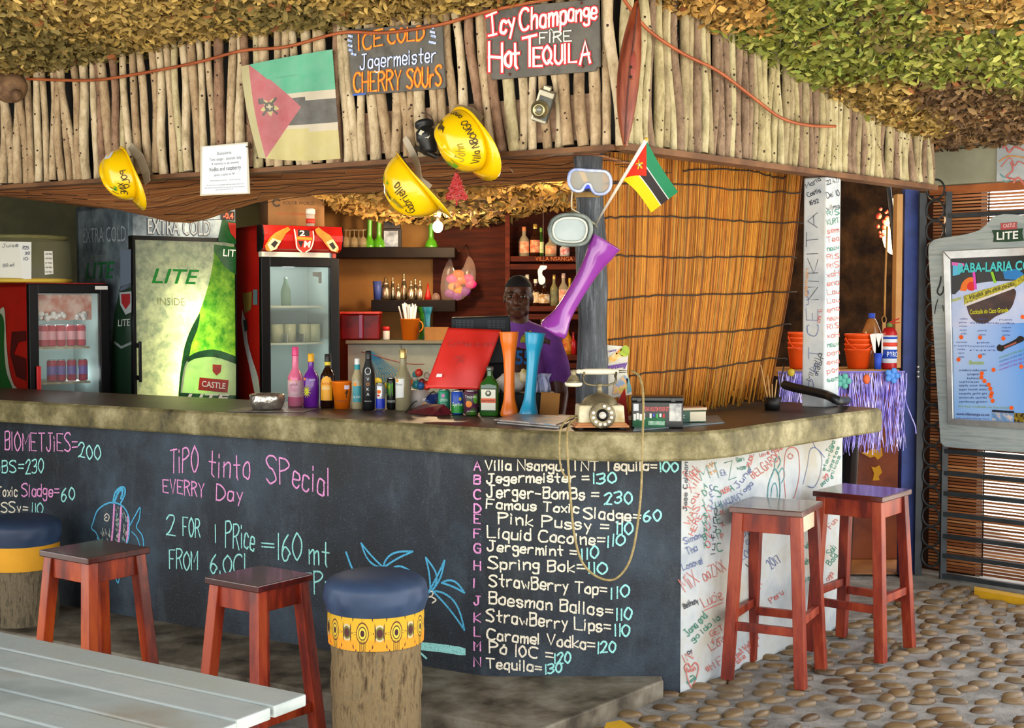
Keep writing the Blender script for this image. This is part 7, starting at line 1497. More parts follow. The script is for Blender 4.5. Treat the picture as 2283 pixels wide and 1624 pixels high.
# ---- small flag on a stick
P0, P1 = P(1328, 500, 5.42), P(1441, 311, 5.05); sf2 = thing('stick_flag', 'small bright flag on a white stick poked out from the post', 'flag', P0)
mb = MB(); mb.tube([P0, P0.lerp(P1, .5), P1], [.004, .0062, .008], 8); obj('flag_stick', mb, plain('#e2dacc', .4), sf2); mb = MB(); mb.ball(P1, .008, 8, 6); obj('tip', mb, mat('#c9a23a'), sf2)
def sfp(u, v):
    a = (1441 + (1387 - 1441) * v, 313 + (400 - 313) * v); b = (1512 + (1452 - 1512) * v, 428 + (474 - 428) * v)
    x = a[0] + (b[0] - a[0]) * u; y = a[1] + (b[1] - a[1]) * u - 9 * math.sin(math.pi * u) * v + 6 * math.sin(math.pi * u) * (1 - v)
    return P(x, y, 5.06 + .02 * math.sin(u * 6) + .35 * v * .0 + (5.20 - 5.05) * v + .01 * u)
def flag2(u, v, mix):
    c = mix(v > .34, '#2c8f62', '#e8e8e4'); c = mix(v > .37, c, '#3a3436'); c = mix(v > .63, c, '#e8e8e4'); c = mix(v > .66, c, '#f2dc14')
    c = mix(u < (1 - (v - .5).abs() * 2) * .40, c, '#e2321c'); X = u - .15; Y = (v - .47) * .8; r = (X * X + Y * Y).sqrt(); at = E.m('ARCTAN2', Y, X); q = ((at * (5 / 6.28318)).frac() - .5).abs()
    c = mix(r < q * .14 + .025, c, '#f0c21c'); c = mix(((X - Y).abs() < .010) & (r < .08), c, '#2a2430'); c = mix(((X + Y).abs() < .010) & (r < .08), c, '#2a2430'); return mix(r < .022, c, '#c8d4e8')
mb = MB(); mb.grid(sfp, 30, 24); obj('cloth', mb, uvpaint(flag2, .7, .2), sf2, recalc=False)
# ---- laminated notice
nt_ = thing('laminated_notice', 'white laminated notice with grey print wired under the large flag', 'notice', FA.at(502, 378)); mb = MB(); mb.prism([FA.at(x, y, .062) for x, y in ((448, 327), (553, 317), (558, 432), (447, 437))], FA.n, .003); obj('laminate', mb, mat('#c9c2a8', rough=.25), nt_)
mb = MB(); mb.prism([FA.at(x, y, .0655) for x, y in ((452, 328), (550, 321), (552, 430), (450, 433))], FA.n, .001); obj('sheet', mb, plain('#e6ecf2', .5), nt_)
NP = Plane((-3.6, 7.676), (.412, 5.28), .068)
for txt, x0, y0, x1, y1, h in (('Babalaria', 484, 346, 516, 343, 7), ('Tonic danger - alcoholic daily', 467, 360, 538, 354, 7), ('A variety is an enemy', 471, 369, 533, 364, 6), ('Vodka and raspberry', 466, 383, 537, 377, 9), ('shots a taste so far', 477, 394, 524, 389, 6), ('If life throws you lemons   number the salt', 468, 405, 536, 401, 3), ('We only share our pineapple with you when we have fun', 460, 415, 544, 411, 3), ('the menu is yours and the drinks are on the bar and in', 456, 421, 546, 417, 3), ('the good book', 481, 425, 520, 422, 3)):
    mb = words(NP, txt, x0, y0, x1, y1, h, 0); obj('lettering', mb, plain('#8a8f98' if h != 9 else '#5c6068'), nt_, recalc=False)
mb = MB(); mb.tube([FA.at(548, 327, .07), FA.at(556, 329, .066), FA.at(560, 331, .03)], .002, 5); mb.tube([FA.at(557, 317, .066), FA.at(561, 330, .03)], .002, 5); obj('wire', mb, plain('#2a2018'), nt_)
# ---- hard hats
YEL = mat('#f0c408', '#e8b804', 3, .22, coat=.5); STRAP = mat('#a89c84', rough=.7)
def hat(label, center, up, front, r, marks, seed):
    """hard hat: shell above the rim plane, brim all round, peak in front; up/front are world directions"""
    up = Vector(up).normalized(); fr = Vector(front); fr = (fr - up * fr.dot(up)).normalized(); sd = up.cross(fr)
    rot = Matrix((fr, sd, up)).transposed(); t = thing('hard_hat', label, 'hard hat', center, rot=rot)
    def sh(a, b, k=1.0): # a azimuth, b 0 rim..1 top
        e = b * math.pi / 2; rx, ry, rz = r * 1.14, r, r * 1.02; rad = math.cos(e) ** .82; ridge = .012 * math.exp(-(math.sin(a) / .16) ** 2) * min(1, b * 3) * (1 if abs(math.cos(a)) > 0 else 0)
        return Vector((rx * rad * math.cos(a) * k, ry * rad * math.sin(a) * k, rz * math.sin(e) ** .95 * k + ridge))
    mb = MB(); n, k_ = 44, 13; vs = []
    for j in range(k_):
        for i in range(n): vs.append(sh(6.2832 * i / n, j / (k_ - 1) * .985))
    vs.append(sh(0, 1.0)); top = len(vs) - 1
    fs = [(j * n + i, j * n + (i + 1) % n, (j + 1) * n + (i + 1) % n, (j + 1) * n + i) for j in range(k_ - 1) for i in range(n)] + [((k_ - 1) * n + i, (k_ - 1) * n + (i + 1) % n, top) for i in range(n)]
    mb.add(vs, fs, True); obj('shell', mb, YEL, t, local=True, recalc=True, solid=.004)
    mb = MB(); vs = []
    for q in (0, 1):
        for i in range(n):
            a = 6.2832 * i / n; p = sh(a, 0); pk = max(0, math.cos(a)) ** 2.2; o = q * (.012 + .058 * pk); vs.append(p + Vector((math.cos(a), math.sin(a), 0)) * o + Vector((0, 0, -q * (.004 + .020 * pk))))
    mb.add(vs, [(i, (i + 1) % n, n + (i + 1) % n, n + i) for i in range(n)], True); obj('brim', mb, YEL, t, local=True, solid=.005)
    mb = MB(); mb.tube([sh(6.2832 * i / 30, .02, .93) - Vector((0, 0, .012)) for i in range(30)], .010, 8, closed=True, flat=.35); obj('headband', mb, plain('#3a3630'), t, local=True)
    for mk in marks:
        m, txt, a0, a1, b0, b1, h = mk; mb = MB(); stt, W = strokes(txt, .35)
        for s_ in stt:
            pts = [(a0 + (a1 - a0) * x / W + (b1 - b0) * 0, b0 + (b1 - b0) * x / W + h * y / 10) for x, y in s_]; pts = catmull(pts, 3); P3 = [sh(a, b, 1.0) for a, b in pts]; P3 = [q + q.normalized() * .0048 for q in P3]; mb.ribbon(P3, sh(pts[0][0], pts[0][1]), .0042)
        obj('marker_writing', mb, m, t, local=True, recalc=False)
    return t, sh
BKM, GNM, GYM = plain('#3a3010', .7), mat('#3f9a1c', rough=.7), mat('#9a8a1c', rough=.7)
def dirv(pl, dx, dy, dn): return pl.u * dx + Vector((0, 0, 1)) * -dy + pl.n * dn        # picture-plane direction on the fascia
c = FA.at(284, 388, .12)
t, sh = hat('yellow hard hat with a white sticker, alone at the left end of the sticks', c, dirv(FA, -.62, .30, 1.05), dirv(FA, .50, .80, .05), .111, [(BKM, 'XINE', .75, .2, .30, .22, .16), (BKM, 'POLO', 1.25, .55, .16, .16, .16), (GYM, 'yes', -.4, -.9, .30, .42, .16), (BKM, 'll', .35, .1, .52, .40, .2), (GNM, 'vo', .55, .30, .5, .5, .16)], 1)
mb = MB(); mb.poly([sh(a, b, 1.05) for a, b in ((2.35, .22), (2.05, .40), (2.45, .56), (2.85, .40))]); obj('sticker', mb, plain('#d8d8e4'), t, local=True, recalc=False)
mb = MB(); mb.ribbon([FA.at(296, 332, .06), FA.at(312, 350, .05), FA.at(325, 385, .05), FA.at(328, 400, .06)], FA.n, .05); obj('strap', mb, STRAP, t, solid=.004)
c = FA.at(1044, 312, .13)
t, sh = hat('yellow hard hat covered in green and black names, uppermost by the red tree', c, dirv(FA, -.42, .30, .80), dirv(FA, .62, .62, .05), .117, [(BKM, 'Villa NBONGO', .1, 1.6, .16, .16, .15), (GNM, 'Wihan', -.35, -1.7, .56, .52, .22), (GNM, 'ansa JN', -.65, -2.1, .30, .26, .18), (BKM, 'Marie', 2.9, 2.4, .34, .5, .14), (BKM, 'Michael', 2.75, 2.1, .55, .62, .12), (GYM, 'John', .1, .9, .50, .50, .2), (BKM, 'noma', 2.3, 1.8, .18, .18, .12)], 2)
mb = MB(); mb.ribbon([FA.at(1022, 242, .05), FA.at(1052, 250, .06), FA.at(1068, 262, .05)], FA.n, .04); obj('strap', mb, mat('#7d6a4c', rough=.7), t, solid=.004)
c = FA.at(932, 406, .16)
t, sh = hat('yellow hard hat hanging tilted by its pale strap, lowest of the hats', c, dirv(FA, -.70, .62, .42), dirv(FA, .66, .70, .25), .130, [(BKM, 'Gabriella', .15, 1.3, .38, .30, .2), (BKM, 'Charlene', 2.5, 1.2, .62, .78, .16), (BKM, 'Y', 2.6, 2.3, .12, .12, .3), (GNM, 'x x', 2.2, 1.6, .5, .5, .1), (GYM, 'Wanda', 1.0, .4, .66, .6, .14)], 3)
mb = MB(); mb.ribbon(catmull([tuple(FA.at(x, y, o)) for x, y, o in ((905, 312, .05), (915, 330, .06), (926, 352, .10), (932, 376, .15), (936, 400, .18), (955, 415, .16))], 4), FA.n, .030); obj('strap', mb, mat('#b8ac96', rough=.7), t, solid=.004)
# ---- ear defenders / binoculars and camera
c = FA.at(948, 298, .07); t = thing('head_torch', 'black rubber lamp with a silver label wired beside the upper hard hat', 'torch', c)
mb = MB(); ax1, ax2 = FA.at(944, 272, .07), FA.at(958, 342, .09); d = (ax2 - ax1); rot = Vector((0, 0, 1)).rotation_difference(d.normalized()).to_matrix().to_4x4(); Hh = d.length
mb.lathe([(.030, 0), (.038, .02 * Hh), (.038, .13 * Hh), (.030, .16 * Hh), (.030, .28 * Hh), (.042, .32 * Hh), (.044, .55 * Hh), (.036, .60 * Hh), (.032, .95 * Hh), (.02, Hh)], 20, Matrix.Translation(ax1) @ rot); obj('barrel', mb, plain('#1c1e20', .4), t)
mb = MB(); mb.box(FA.at(946, 300, .115), (.045, .004, .02), Matrix.Rotation(.5, 3, 'Y')); obj('label', mb, mat('#b8b89a', '#d8d8c0', 60, .3), t); mb = MB(); mb.tube([FA.at(928, 330, .05), FA.at(944, 336, .10), FA.at(975, 350, .09)], .012, 8); obj('arm', mb, plain('#141414', .4), t)
mb = MB(); mb.tube(catmull([tuple(FA.at(x, y, .05)) for x, y in ((940, 252), (952, 254), (962, 262), (968, 280))], 4), .003, 5); obj('wire', mb, plain('#4a3a2c'), t)
c = FA.at(1212, 237, .06); up = dirv(FA, .40, -.90, .12).normalized(); rt = dirv(FA, .86, .38, -.36).normalized(); nrm = up.cross(rt) * 1.0
nrm = rt.cross(up); nrm = nrm if nrm.dot(FA.n) > 0 else -nrm; rt = up.cross(nrm) * -1 if up.cross(nrm).dot(rt) < 0 else up.cross(nrm)
cm = thing('vintage_camera', 'old silver camera with round lens fixed on the sticks under the tequila board', 'camera', c, rot=Matrix((rt, -nrm, up)).transposed())
mb = MB(); mb.box((0, 0, 0), (.062, .045, .125)); obj('body', mb, mat('#3a3c38', '#5c5f58', 30, .5, bump=.3), cm, local=True, bevel=.006)
mb = MB(); mb.box((0, 0, .052), (.064, .047, .026)); mb.box((0, 0, -.056), (.064, .047, .016)); obj('plate', mb, mat('#8f8b7a', rough=.35, metal=.7), cm, local=True, bevel=.004)
mb = MB(); mb.box((-.027, -.001, 0), (.010, .047, .126)); mb.box((-.005, 0, .073), (.03, .03, .018)); obj('trim', mb, mat('#a39e88', rough=.35, metal=.6), cm, local=True, bevel=.003)
LM = Matrix.Translation((-.006, -.022, -.012)) @ Matrix.Rotation(math.pi / 2, 4, 'X'); mb = MB(); mb.lathe([(.036, 0), (.036, .008), (.030, .010), (.030, .011), (.025, .020), (.025, .028), (.018, .028), (.016, .022), (0, .02)], 26, LM, cap=(True, False)); obj('lens_ring', mb, mat('#a89f78', rough=.25, metal=.75), cm, local=True); mb = MB(); mb.ball(LM @ Vector((0, 0, .02)), .013, 12, 8, sc=(1, .5, 1)); obj('lens', mb, mat('#6a6a60', rough=.08, coat=.8), cm, local=True)
# ---- carved canoe hung at the corner
t = thing('carved_canoe', 'reddish carved wooden canoe hung upright at the fascia corner', 'wood carving', FA.at(1395, 200, .1)); mb = MB(); n, k_ = 18, 26; vs = []
for j in range(k_):
    q = j / (k_ - 1); y = 2 + (326 - 2) * q; cx = 1424 - 32 * q ** .6 if q < 1 else 1395; cx = 1420 - 26 * math.sin(q * 1.57); wd = 24 * math.sin(math.pi * min(1, q * .97 + .015)) ** .75 + 1.2
    for i in range(n): a = 6.2832 * i / n; vs.append(P(cx, y, 5.17) + Vector((wd * 5.17 / F * math.cos(a), .045 * math.sin(a) * min(1, wd / 18), 0)))
mb.add(vs, [(j * n + i, j * n + (i + 1) % n, (j + 1) * n + (i + 1) % n, (j + 1) * n + i) for j in range(k_ - 1) for i in range(n)], True); obj('hull', mb, mat('#54200e', '#7a341c', 4, .4, st=(6, 6, 1), c3='#8c4626'), t)
mb = MB(); mb.tube(catmull([tuple(P(x, y, 5.115)) for x, y in ((1422, 8), (1413, 90), (1402, 180), (1396, 260), (1393, 322))], 4), .004, 6); obj('keel_line', mb, plain('#4a1c0e'), t)
mb = MB(); mb.ball(P(1411, 145, 5.115), .012, 12, 8, sc=(1.1, .4, 4.6)); obj('cockpit', mb, mat('#7a2a1c', '#9a4630', 9, .5), t)
for y in (150, 172): mb = MB(); mb.ball(P(1407, y, 5.105), .005, 8, 6); obj('dowel', mb, plain('#1a0c08'), t)
# ---- red glitter tree ornament
t = thing('glitter_tree', 'red glitter tree ornament hanging below the upper hard hat', 'ornament', P(1018, 420, 5.75)); rr = random.Random(7); TY = 5.75
mb = MB(); k = TY / F
for j in range(420):
    q = rr.random() ** .6; y = 388 + 56 * q; hw = 3 + 22 * q * (1 - .12 * math.sin(q * 20)); x = 1018 + rr.uniform(-1, 1) * hw; p = P(x, y, TY + rr.uniform(-.01, .01)); a = rr.uniform(0, 6.28); d = Vector((math.cos(a), rr.uniform(-.4, .4), math.sin(a))) * .007; mb.beam(p - d, p + d, .003, .003, up=(0, 1, 0))
obj('branches', mb, mat('#c81c22', '#e84a44', 90, .3), t); mb = MB(); mb.beam(P(1018, 386, TY), P(1018, 458, TY), .012, .008); obj('trunk', mb, mat('#c8242a'), t)
mb = MB(); mb.tube([P(1018, 387, TY), P(1018, 380, TY), Vector((P(1018, 380, TY).x, TY, 2.26))], .0014, 4); obj('thread', mb, plain('#5a3a2a'), t)
# ---- diving masks on the post
def maskring(outline, Y, r, m, parent, nm): mb = MB(); mb.tube([P(x, y, Y) for x, y in outline], r, 8, closed=True); obj(nm, mb, m, parent)
o1 = sm([(1268, 398), (1272, 384), (1285, 378), (1310, 380), (1335, 381), (1352, 384), (1361, 398), (1360, 418), (1348, 431), (1330, 432), (1321, 424), (1314, 411), (1306, 412), (1296, 425), (1280, 424), (1270, 412), (1268, 398)])[:-1]
t = thing('diving_mask', 'two-lensed diving mask with blue rim, higher of the two on the post', 'diving mask', P(1315, 402, 5.40)); maskring(o1, 5.37, .0065, mat('#8a9ac8', '#c4ccdc', 12, .2), t, 'frame'); maskring(o1, 5.41, .008, mat('#6f7c9c', rough=.25, alpha=.8), t, 'skirt')
mb = MB(); c_ = P(1314, 403, 5.375); mb.add([P(x, y, 5.375) for x, y in o1] + [c_], [(i, (i + 1) % len(o1), len(o1)) for i in range(len(o1))], False); obj('lens', mb, glass('#b8b4a0', .5, .05), t, recalc=False)
mb = MB(); mb.prism([P(x, y, 5.365) for x, y in ((1294, 427), (1304, 413), (1311, 408), (1317, 413), (1321, 425), (1313, 420), (1306, 421))], (0, 1, 0), .02); obj('nose_piece', mb, mat('#1c3cc0', rough=.35), t); mb = MB(); mb.prism([P(x, y, 5.385) for x, y in ((1290, 382), (1302, 382), (1312, 404), (1304, 411))], (0, 1, 0), .004); obj('strap_print', mb, mat('#d89a1c', rough=.5), t)
mb = MB(); mb.tube([P(1276, 425, 5.42), P(1274, 450, 5.44), P(1275, 466, 5.44), P(1296, 478, 5.43)], .003, 6); obj('strap', mb, mat('#c8bca0', rough=.5), t); mb = MB(); mb.box(P(1310, 434, 5.45), (.10, .012, .022)); obj('strap_buckle', mb, mat('#6a4a1c', '#8a6a2c', 20, .6), t)
o2 = sm([(1225, 510), (1232, 492), (1250, 481), (1275, 478), (1300, 482), (1314, 493), (1318, 512), (1312, 533), (1298, 544), (1270, 546), (1243, 542), (1229, 530), (1225, 510)])[:-1]; i2 = [(1270 + (x - 1271) * .82, 513 + (y - 512) * .80) for x, y in o2]
t = thing('diving_mask', 'grey oval single-lens diving mask, lower of the two on the post', 'diving mask', P(1270, 512, 5.36)); maskring(o2, 5.34, .008, mat('#4a5450', '#8a948c', 8, .4), t, 'frame'); maskring(i2, 5.345, .005, mat('#c8ccc0', rough=.35), t, 'lens_rim')
mb = MB(); n = len(o2); mb.add([P(x, y, 5.34) for x, y in o2] + [P(x, y, 5.35) for x, y in i2], [(i, (i + 1) % n, n + (i + 1) % n, n + i) for i in range(n)], True); mb.add([P(x, y, 5.34) for x, y in o2] + [P(x + 6, y + 1, 5.44) for x, y in i2], [(i, (i + 1) % n, n + (i + 1) % n, n + i) for i in range(n)], True); obj('skirt', mb, mat('#3c4642', '#5c6660', 6, .5), t)
mb = MB(); mb.add([P(x, y, 5.352) for x, y in i2], [list(range(n))], False); obj('lens', mb, mat('#8d9a98', '#a3aeaa', 4, .12, coat=.6), t, recalc=False)
mb = MB(); mb.tube([P(1314, 492, 5.36), P(1326, 500, 5.42), P(1330, 508, 5.46)], .004, 6); obj('strap', mb, mat('#8a8a70', rough=.5), t)
# ================================================================ menu board on the gate
mbd = thing('menu_board', 'pale grey shaped menu board with a silver frame hung on the metal gate', 'menu board', GT.at(2190, 990, .04))
gx = lambda x, y, o=.06: GT.at(x, y, o)
out = sm([(2100, 985), (2088, 800), (2078, 640), (2073, 560), (2080, 540), (2098, 532), (2150, 524), (2185, 514), (2205, 498), (2218, 484), (2240, 478)]) + sm([(2240, 478), (2275, 480), (2300, 490), (2320, 502), (2345, 512), (2400, 516), (2424, 532), (2428, 560), (2424, 800), (2420, 1000)]) + sm([(2420, 1000), (2410, 1016), (2300, 1010), (2130, 998), (2108, 994), (2100, 985)])[1:-1]
mb = MB(); mb.prism([gx(x, y, .05) for x, y in out], GT.n, .018); obj('board', mb, mat('#8a9696', '#a3adac', 3, .5, st=(1, 1, 12), c3='#93a0a2'), mbd, bevel=.003)
SIL = mat('#b8bab8', '#cfd0cc', 9, .28, metal=.75)
fo = [(2105, 560), (2410, 546), (2416, 968), (2116, 946)]; fi = [(2121, 578), (2396, 566), (2402, 950), (2128, 934)]
for i in range(4): mb = MB(); a, b, c_, d = fo[i], fo[(i + 1) % 4], fi[(i + 1) % 4], fi[i]; mb.prism([gx(*a, .07), gx(*b, .07), gx(*c_, .07), gx(*d, .07)], GT.n, .016); obj('frame_rail', mb, SIL, mbd, bevel=.003)
def pd(nm, pts, m, o): mb = MB(); mb.poly([gx(x, y, o) for x, y in pts]); obj(nm, mb, m, pst, recalc=False)
def postermat(u, v, mix):
    c = mix(E.m('MULTIPLY', u, 1.6, clamp=True), '#c9d6f0', '#3f8fe6'); c = mix(E.m('MULTIPLY', (1 - v) * (1 - v) * (1 - u), 1.2, clamp=True), c, '#8ab8f0'); c = mix(v > .78, c, '#12100e'); return c
mb = MB(); mb.grid(lambda u, v: gx(fi[3][0] + (fi[2][0] - fi[3][0]) * u + (fi[0][0] - fi[3][0]) * v, fi[3][1] + (fi[2][1] - fi[3][1]) * u + (fi[0][1] - fi[3][1] + (fi[1][1] - fi[0][1] - fi[2][1] + fi[3][1]) * u) * v, .072), 4, 4); pst = obj('poster', mb, uvpaint(postermat, .3), mbd, recalc=False)
pd('poster_print', sm([(2121, 668), (2140, 646), (2170, 634), (2210, 628), (2260, 626), (2400, 620)]) + [(2400, 690), (2283, 720), (2200, 725), (2122, 730)], mat('#c4cdea', '#aabfe8', 6, .3), .0735)
pd('coconut_print', sm([(2152, 662), (2180, 650), (2222, 640), (2262, 645), (2262, 668), (2250, 692), (2220, 706), (2196, 722), (2172, 716), (2158, 695), (2152, 662)])[:-1], mat('#2c1a14', '#4a2e22', 14, .3), .0745)
pd('banner_print', [(2148, 660), (2262, 626), (2283, 612), (2283, 628), (2262, 642), (2150, 680)], mat('#c8c020', '#7a7418', 90, .3), .0755); pd('banner_print', [(2152, 678), (2262, 638), (2262, 643), (2152, 684)], plain('#d8d4d0'), .0757)
pd('cocktail_print', sm([(2140, 648), (2146, 630), (2160, 619), (2170, 620), (2168, 632), (2152, 650)]), mat('#e8762a'), .0755); pd('cocktail_print', sm([(2156, 636), (2164, 628), (2174, 636), (2170, 648), (2158, 646), (2156, 636)])[:-1], plain('#d82a24'), .0757)
pd('straw_print', [(2168, 606), (2174, 606), (2178, 645), (2172, 646)], plain('#d84ab8'), .0758); pd('straw_print', [(2208, 606), (2214, 606), (2222, 630), (2216, 632)], plain('#8ac82a'), .0758); pd('cocktail_print', [(2124, 586), (2150, 590), (2140, 612), (2124, 616)], plain('#5ab8e0'), .0755); pd('straw_print', [(2122, 584), (2150, 588), (2150, 594), (2122, 592)], plain('#d86ab8'), .0756); pd('cocktail_print', sm([(2236, 606), (2262, 600), (2283, 612), (2272, 624), (2240, 622)]), mat('#2a7ac0'), .0754)
pd('bone_print', sm([(2222, 774), (2228, 768), (2236, 770), (2262, 758), (2272, 750), (2282, 752), (2282, 760), (2270, 766), (2242, 778), (2234, 784), (2224, 782)]), plain('#1a1210'), .0750); pd('bone_print', [(2238, 774), (2266, 762), (2266, 766), (2240, 777)], plain('#a85a4a'), .0752)
pd('photo_print', [(2212, 918), (2258, 920), (2258, 941), (2212, 938)], mat('#5a8ac0', '#d8c8b8', 30, .3), .0750); pd('photo_print', [(2261, 921), (2310, 923), (2310, 944), (2261, 941)], mat('#1a1408', '#a8902a', 60, .3), .0750); pd('photo_print', [(2212, 914), (2261, 917), (2261, 922), (2212, 919)], plain('#101c30'), .0751)
for x, y in ((2143, 752), (2185, 753), (2237, 755), (2137, 802), (2185, 795), (2215, 825), (2189, 833), (2188, 842), (2195, 850), (2204, 858), (2208, 867), (2211, 877), (2209, 884), (2213, 894), (2255, 910), (2277, 818), (2280, 707)): pd('price_dot', [(x + 4.6 * math.cos(a * .6283), y + 5 * math.sin(a * .6283)) for a in range(10)], mat('#ea5c10'), .0756)
def pw(txt, x0, y0, x1, y1, h, c_, bold=.0, o=.0762):
    a, b = gx(x0, y0, o), gx(x1, y1, o); mb = MB(); hh = (gx(x0, y0 - h, o) - a).length; u = b - a; printed(mb, txt, a, u.normalized(), (0, 0, 1), hh, u.length, 0, bold); obj('lettering', mb, plain(c_), pst if bold != .0201 else mbd, recalc=False)
pw('BABA-LARIA COCKTAILS', 2136, 608, 2390, 598, 20, '#46c4c8', .03); pw('Vodka on the rocks', 2160, 668, 2262, 636, 9, '#3a3408', .01); pw('Cocktails do Caco Grande', 2162, 701, 2248, 696, 10, '#c8c81c', .02); pw('menu', 2122, 674, 2142, 668, 9, '#b8c43a', .02); pw('Shooters', 2160, 813, 2194, 813, 9, '#a4b81c', .02); pw('www.villansanga.co.mz', 2132, 926, 2206, 928, 6, '#3a1c5a', .01); pw('info and bookings here', 2132, 934, 2206, 936, 3.5, '#5a2a7a'); pw('the best cocktails on the beach', 2136, 908, 2250, 912, 5, '#8aa83a')
for i, (x0, x1, y) in enumerate(((2140, 2157, 710), (2138, 2155, 718), (2138, 2156, 726), (2140, 2155, 735), (2142, 2155, 743), (2178, 2202, 710), (2164, 2222, 719), (2180, 2200, 736), (2182, 2198, 745), (2228, 2256, 712), (2222, 2262, 720), (2234, 2254, 729), (2234, 2252, 737), (2236, 2252, 746), (2132, 2156, 762), (2128, 2160, 770), (2134, 2152, 778), (2136, 2150, 786), (2138, 2150, 795), (2178, 2206, 763), (2162, 2218, 771), (2162, 2218, 780), (2184, 2198, 789))): pw(['malibu', 'pine', 'coconut', 'rum', 'vodka', 'orange juice'][i % 6], x0, y + 3, x1, y + 3, 4.2, '#4a5a9a')
for i, y in enumerate((824, 833, 842, 850, 858, 867, 876, 885, 894)): pw(['strawberry vodka cream', 'springbok', 'kahlua', 'suitcase', 'apple sour lime', 'jager bomb mint', 'tequila gold gin', 'amarula spirits', 'sambuca green'][i], 2132 + (24 if 0 < i < 3 else 6), y + 4, 2182 + (0 if 0 < i < 4 else 18), y + 4, 5, '#20306a')
for i in range(4): pw('cocktail of the day special', 2228 - i * 0, 800 + i * 9, 2300, 776 + i * 9, 5, ['#6aa03a', '#4a70b0', '#8a3ab0', '#a03ab0'][i])
def lg(nm, pts, m, o): mb = MB(); mb.poly([gx(x, y, o) for x, y in pts]); obj(nm, mb, m, mbd, recalc=False)
lg('logo', [(2211, 513), (2246, 512), (2281, 509), (2279, 520), (2283, 537), (2246, 540), (2214, 540), (2216, 526)], plain('#173c26'), .0715); lg('logo', [(2230, 498), (2268, 495), (2266, 503), (2268, 511), (2230, 513), (2232, 505)], mat('#a84a4c'), .0720)
pw('LITE', 2222, 535, 2270, 532, 17, '#e8ece8', .0201, .0730); pw('CASTLE', 2236, 508, 2263, 506, 8, '#e0c4c0', .0201, .0730)
mb = MB(); draw(mb, [(2098, 618), (2096, 632), (2090, 650), (2096, 658), (2103, 650), (2104, 640)], lambda x, y: gx(x, y, .0695), GT.n, .010); draw(mb, [(2091, 668), (2086, 685), (2084, 700)], lambda x, y: gx(x, y, .0695), GT.n, .006); draw(mb, [(2102, 682), (2104, 694)], lambda x, y: gx(x, y, .0695), GT.n, .006); obj('paint_scuff', mb, plain('#1c2424'), mbd, recalc=False)
# ================================================================ the barman
PY = 6.8; k = PY / F; ck = P(1155, 663, PY); X0 = ck.x; EZ = ck.z
bm = thing('person', 'barman in a purple printed T-shirt standing behind the till, looking at the camera', 'person', (X0, PY, 0))
SKIN = mat('#3c2013', '#573220', 9, .38, c3='#482819', bump=.05)
def limb(mb, pts, rs, n=14): mb.tube(pts, rs, n); [mb.ball(p, r * .99, 12, 8) for p, r in zip(pts, rs)]
mb = MB(); V3 = Vector
h0 = V3((0, 0, EZ)); yaw = Matrix.Rotation(-.10, 3, 'Z')
def H(x, y, z): return h0 + yaw @ V3((x, y, z))
mb.ball(H(0, .022, .030), .077, 22, 14, sc=(.93, 1.16, 1.06)); mb.ball(H(0, -.012, -.030), .060, 20, 12, sc=(1.0, 1.02, 1.18)); mb.ball(H(0, -.035, -.078), .034, 14, 10, sc=(1.05, .95, .85))
mb.ball(H(0, -.046, -.082), .017, 12, 8); 
for s in (-1, 1):
    mb.ball(H(s * .036, -.045, -.020), .024, 12, 8, sc=(1, .8, .9)); mb.ball(H(s * .071, .018, -.008), .020, 12, 8, sc=(.42, .75, 1.35)); mb.ball(H(s * .030, -.060, .022), .016, 12, 8, sc=(1.5, .6, .42)); mb.ball(H(s * .038, -.012, -.062), .026, 12, 8, sc=(.8, 1, 1.1)); mb.ball(H(s * .0125, -.078, -.034), .0095, 10, 7, sc=(1, .9, .8))
mb.tube([H(0, -.066, .012), H(0, -.076, -.010), H(0, -.086, -.030)], [.008, .010, .0125], 10); mb.ball(H(0, -.084, -.031), .0135, 10, 8)
mb.ball(H(0, -.066, -.057), .020, 12, 8, sc=(1.15, .55, .26)); mb.ball(H(0, -.064, -.068), .019, 12, 8, sc=(1.0, .6, .32))
limb(mb, [H(0, .020, -.05), V3((.004, .030, EZ - .135)), V3((.0, .035, EZ - .19))], [.052, .054, .062])
limb(mb, [V3((0, .035, EZ - .20)), V3((0, .03, EZ - .32)), V3((0, .03, EZ - .50)), V3((0, .03, EZ - .62))], [.085, .125, .120, .125], 20)
for s in (-1, 1):
    limb(mb, [V3((s * .05, .035, EZ - .185)), V3((s * .155, .035, EZ - .225)), V3((s * .195, .03, EZ - .35)), V3((s * .215, .0, EZ - .50)), V3((s * .20, -.10, EZ - .60)), V3((s * .17, -.20, EZ - .64))], [.058, .062, .050, .042, .036, .027])
    hw = V3((s * .165, -.225, EZ - .645)); mb.ball(hw, .038, 12, 8, sc=(.9, 1.25, .45))
    for f, (dx, ln) in enumerate(((-.026, .062), (-.009, .072), (.009, .068), (.025, .054))): limb(mb, [hw + V3((dx * .9, -.035, 0)), hw + V3((dx, -.035 - ln * .55, .004)), hw + V3((dx, -.035 - ln, -.012))], [.0085, .0082, .007], 8)
    limb(mb, [hw + V3((-s * .030, .005, 0)), hw + V3((-s * .048, -.022, -.002)), hw + V3((-s * .052, -.045, -.006))], [.011, .010, .008], 8)
    limb(mb, [V3((s * .075, .03, EZ - .62)), V3((s * .095, .03, EZ - .85)), V3((s * .10, .02, EZ - 1.10)), V3((s * .105, .04, EZ - 1.50)), V3((s * .105, .04, .075))], [.095, .078, .058, .044, .042])
    limb(mb, [V3((s * .105, .05, .05)), V3((s * .115, -.06, .045)), V3((s * .12, -.14, .035))], [.042, .042, .032])
mb.v = [v + V3((X0, PY, 0)) if True else v for v in mb.v]
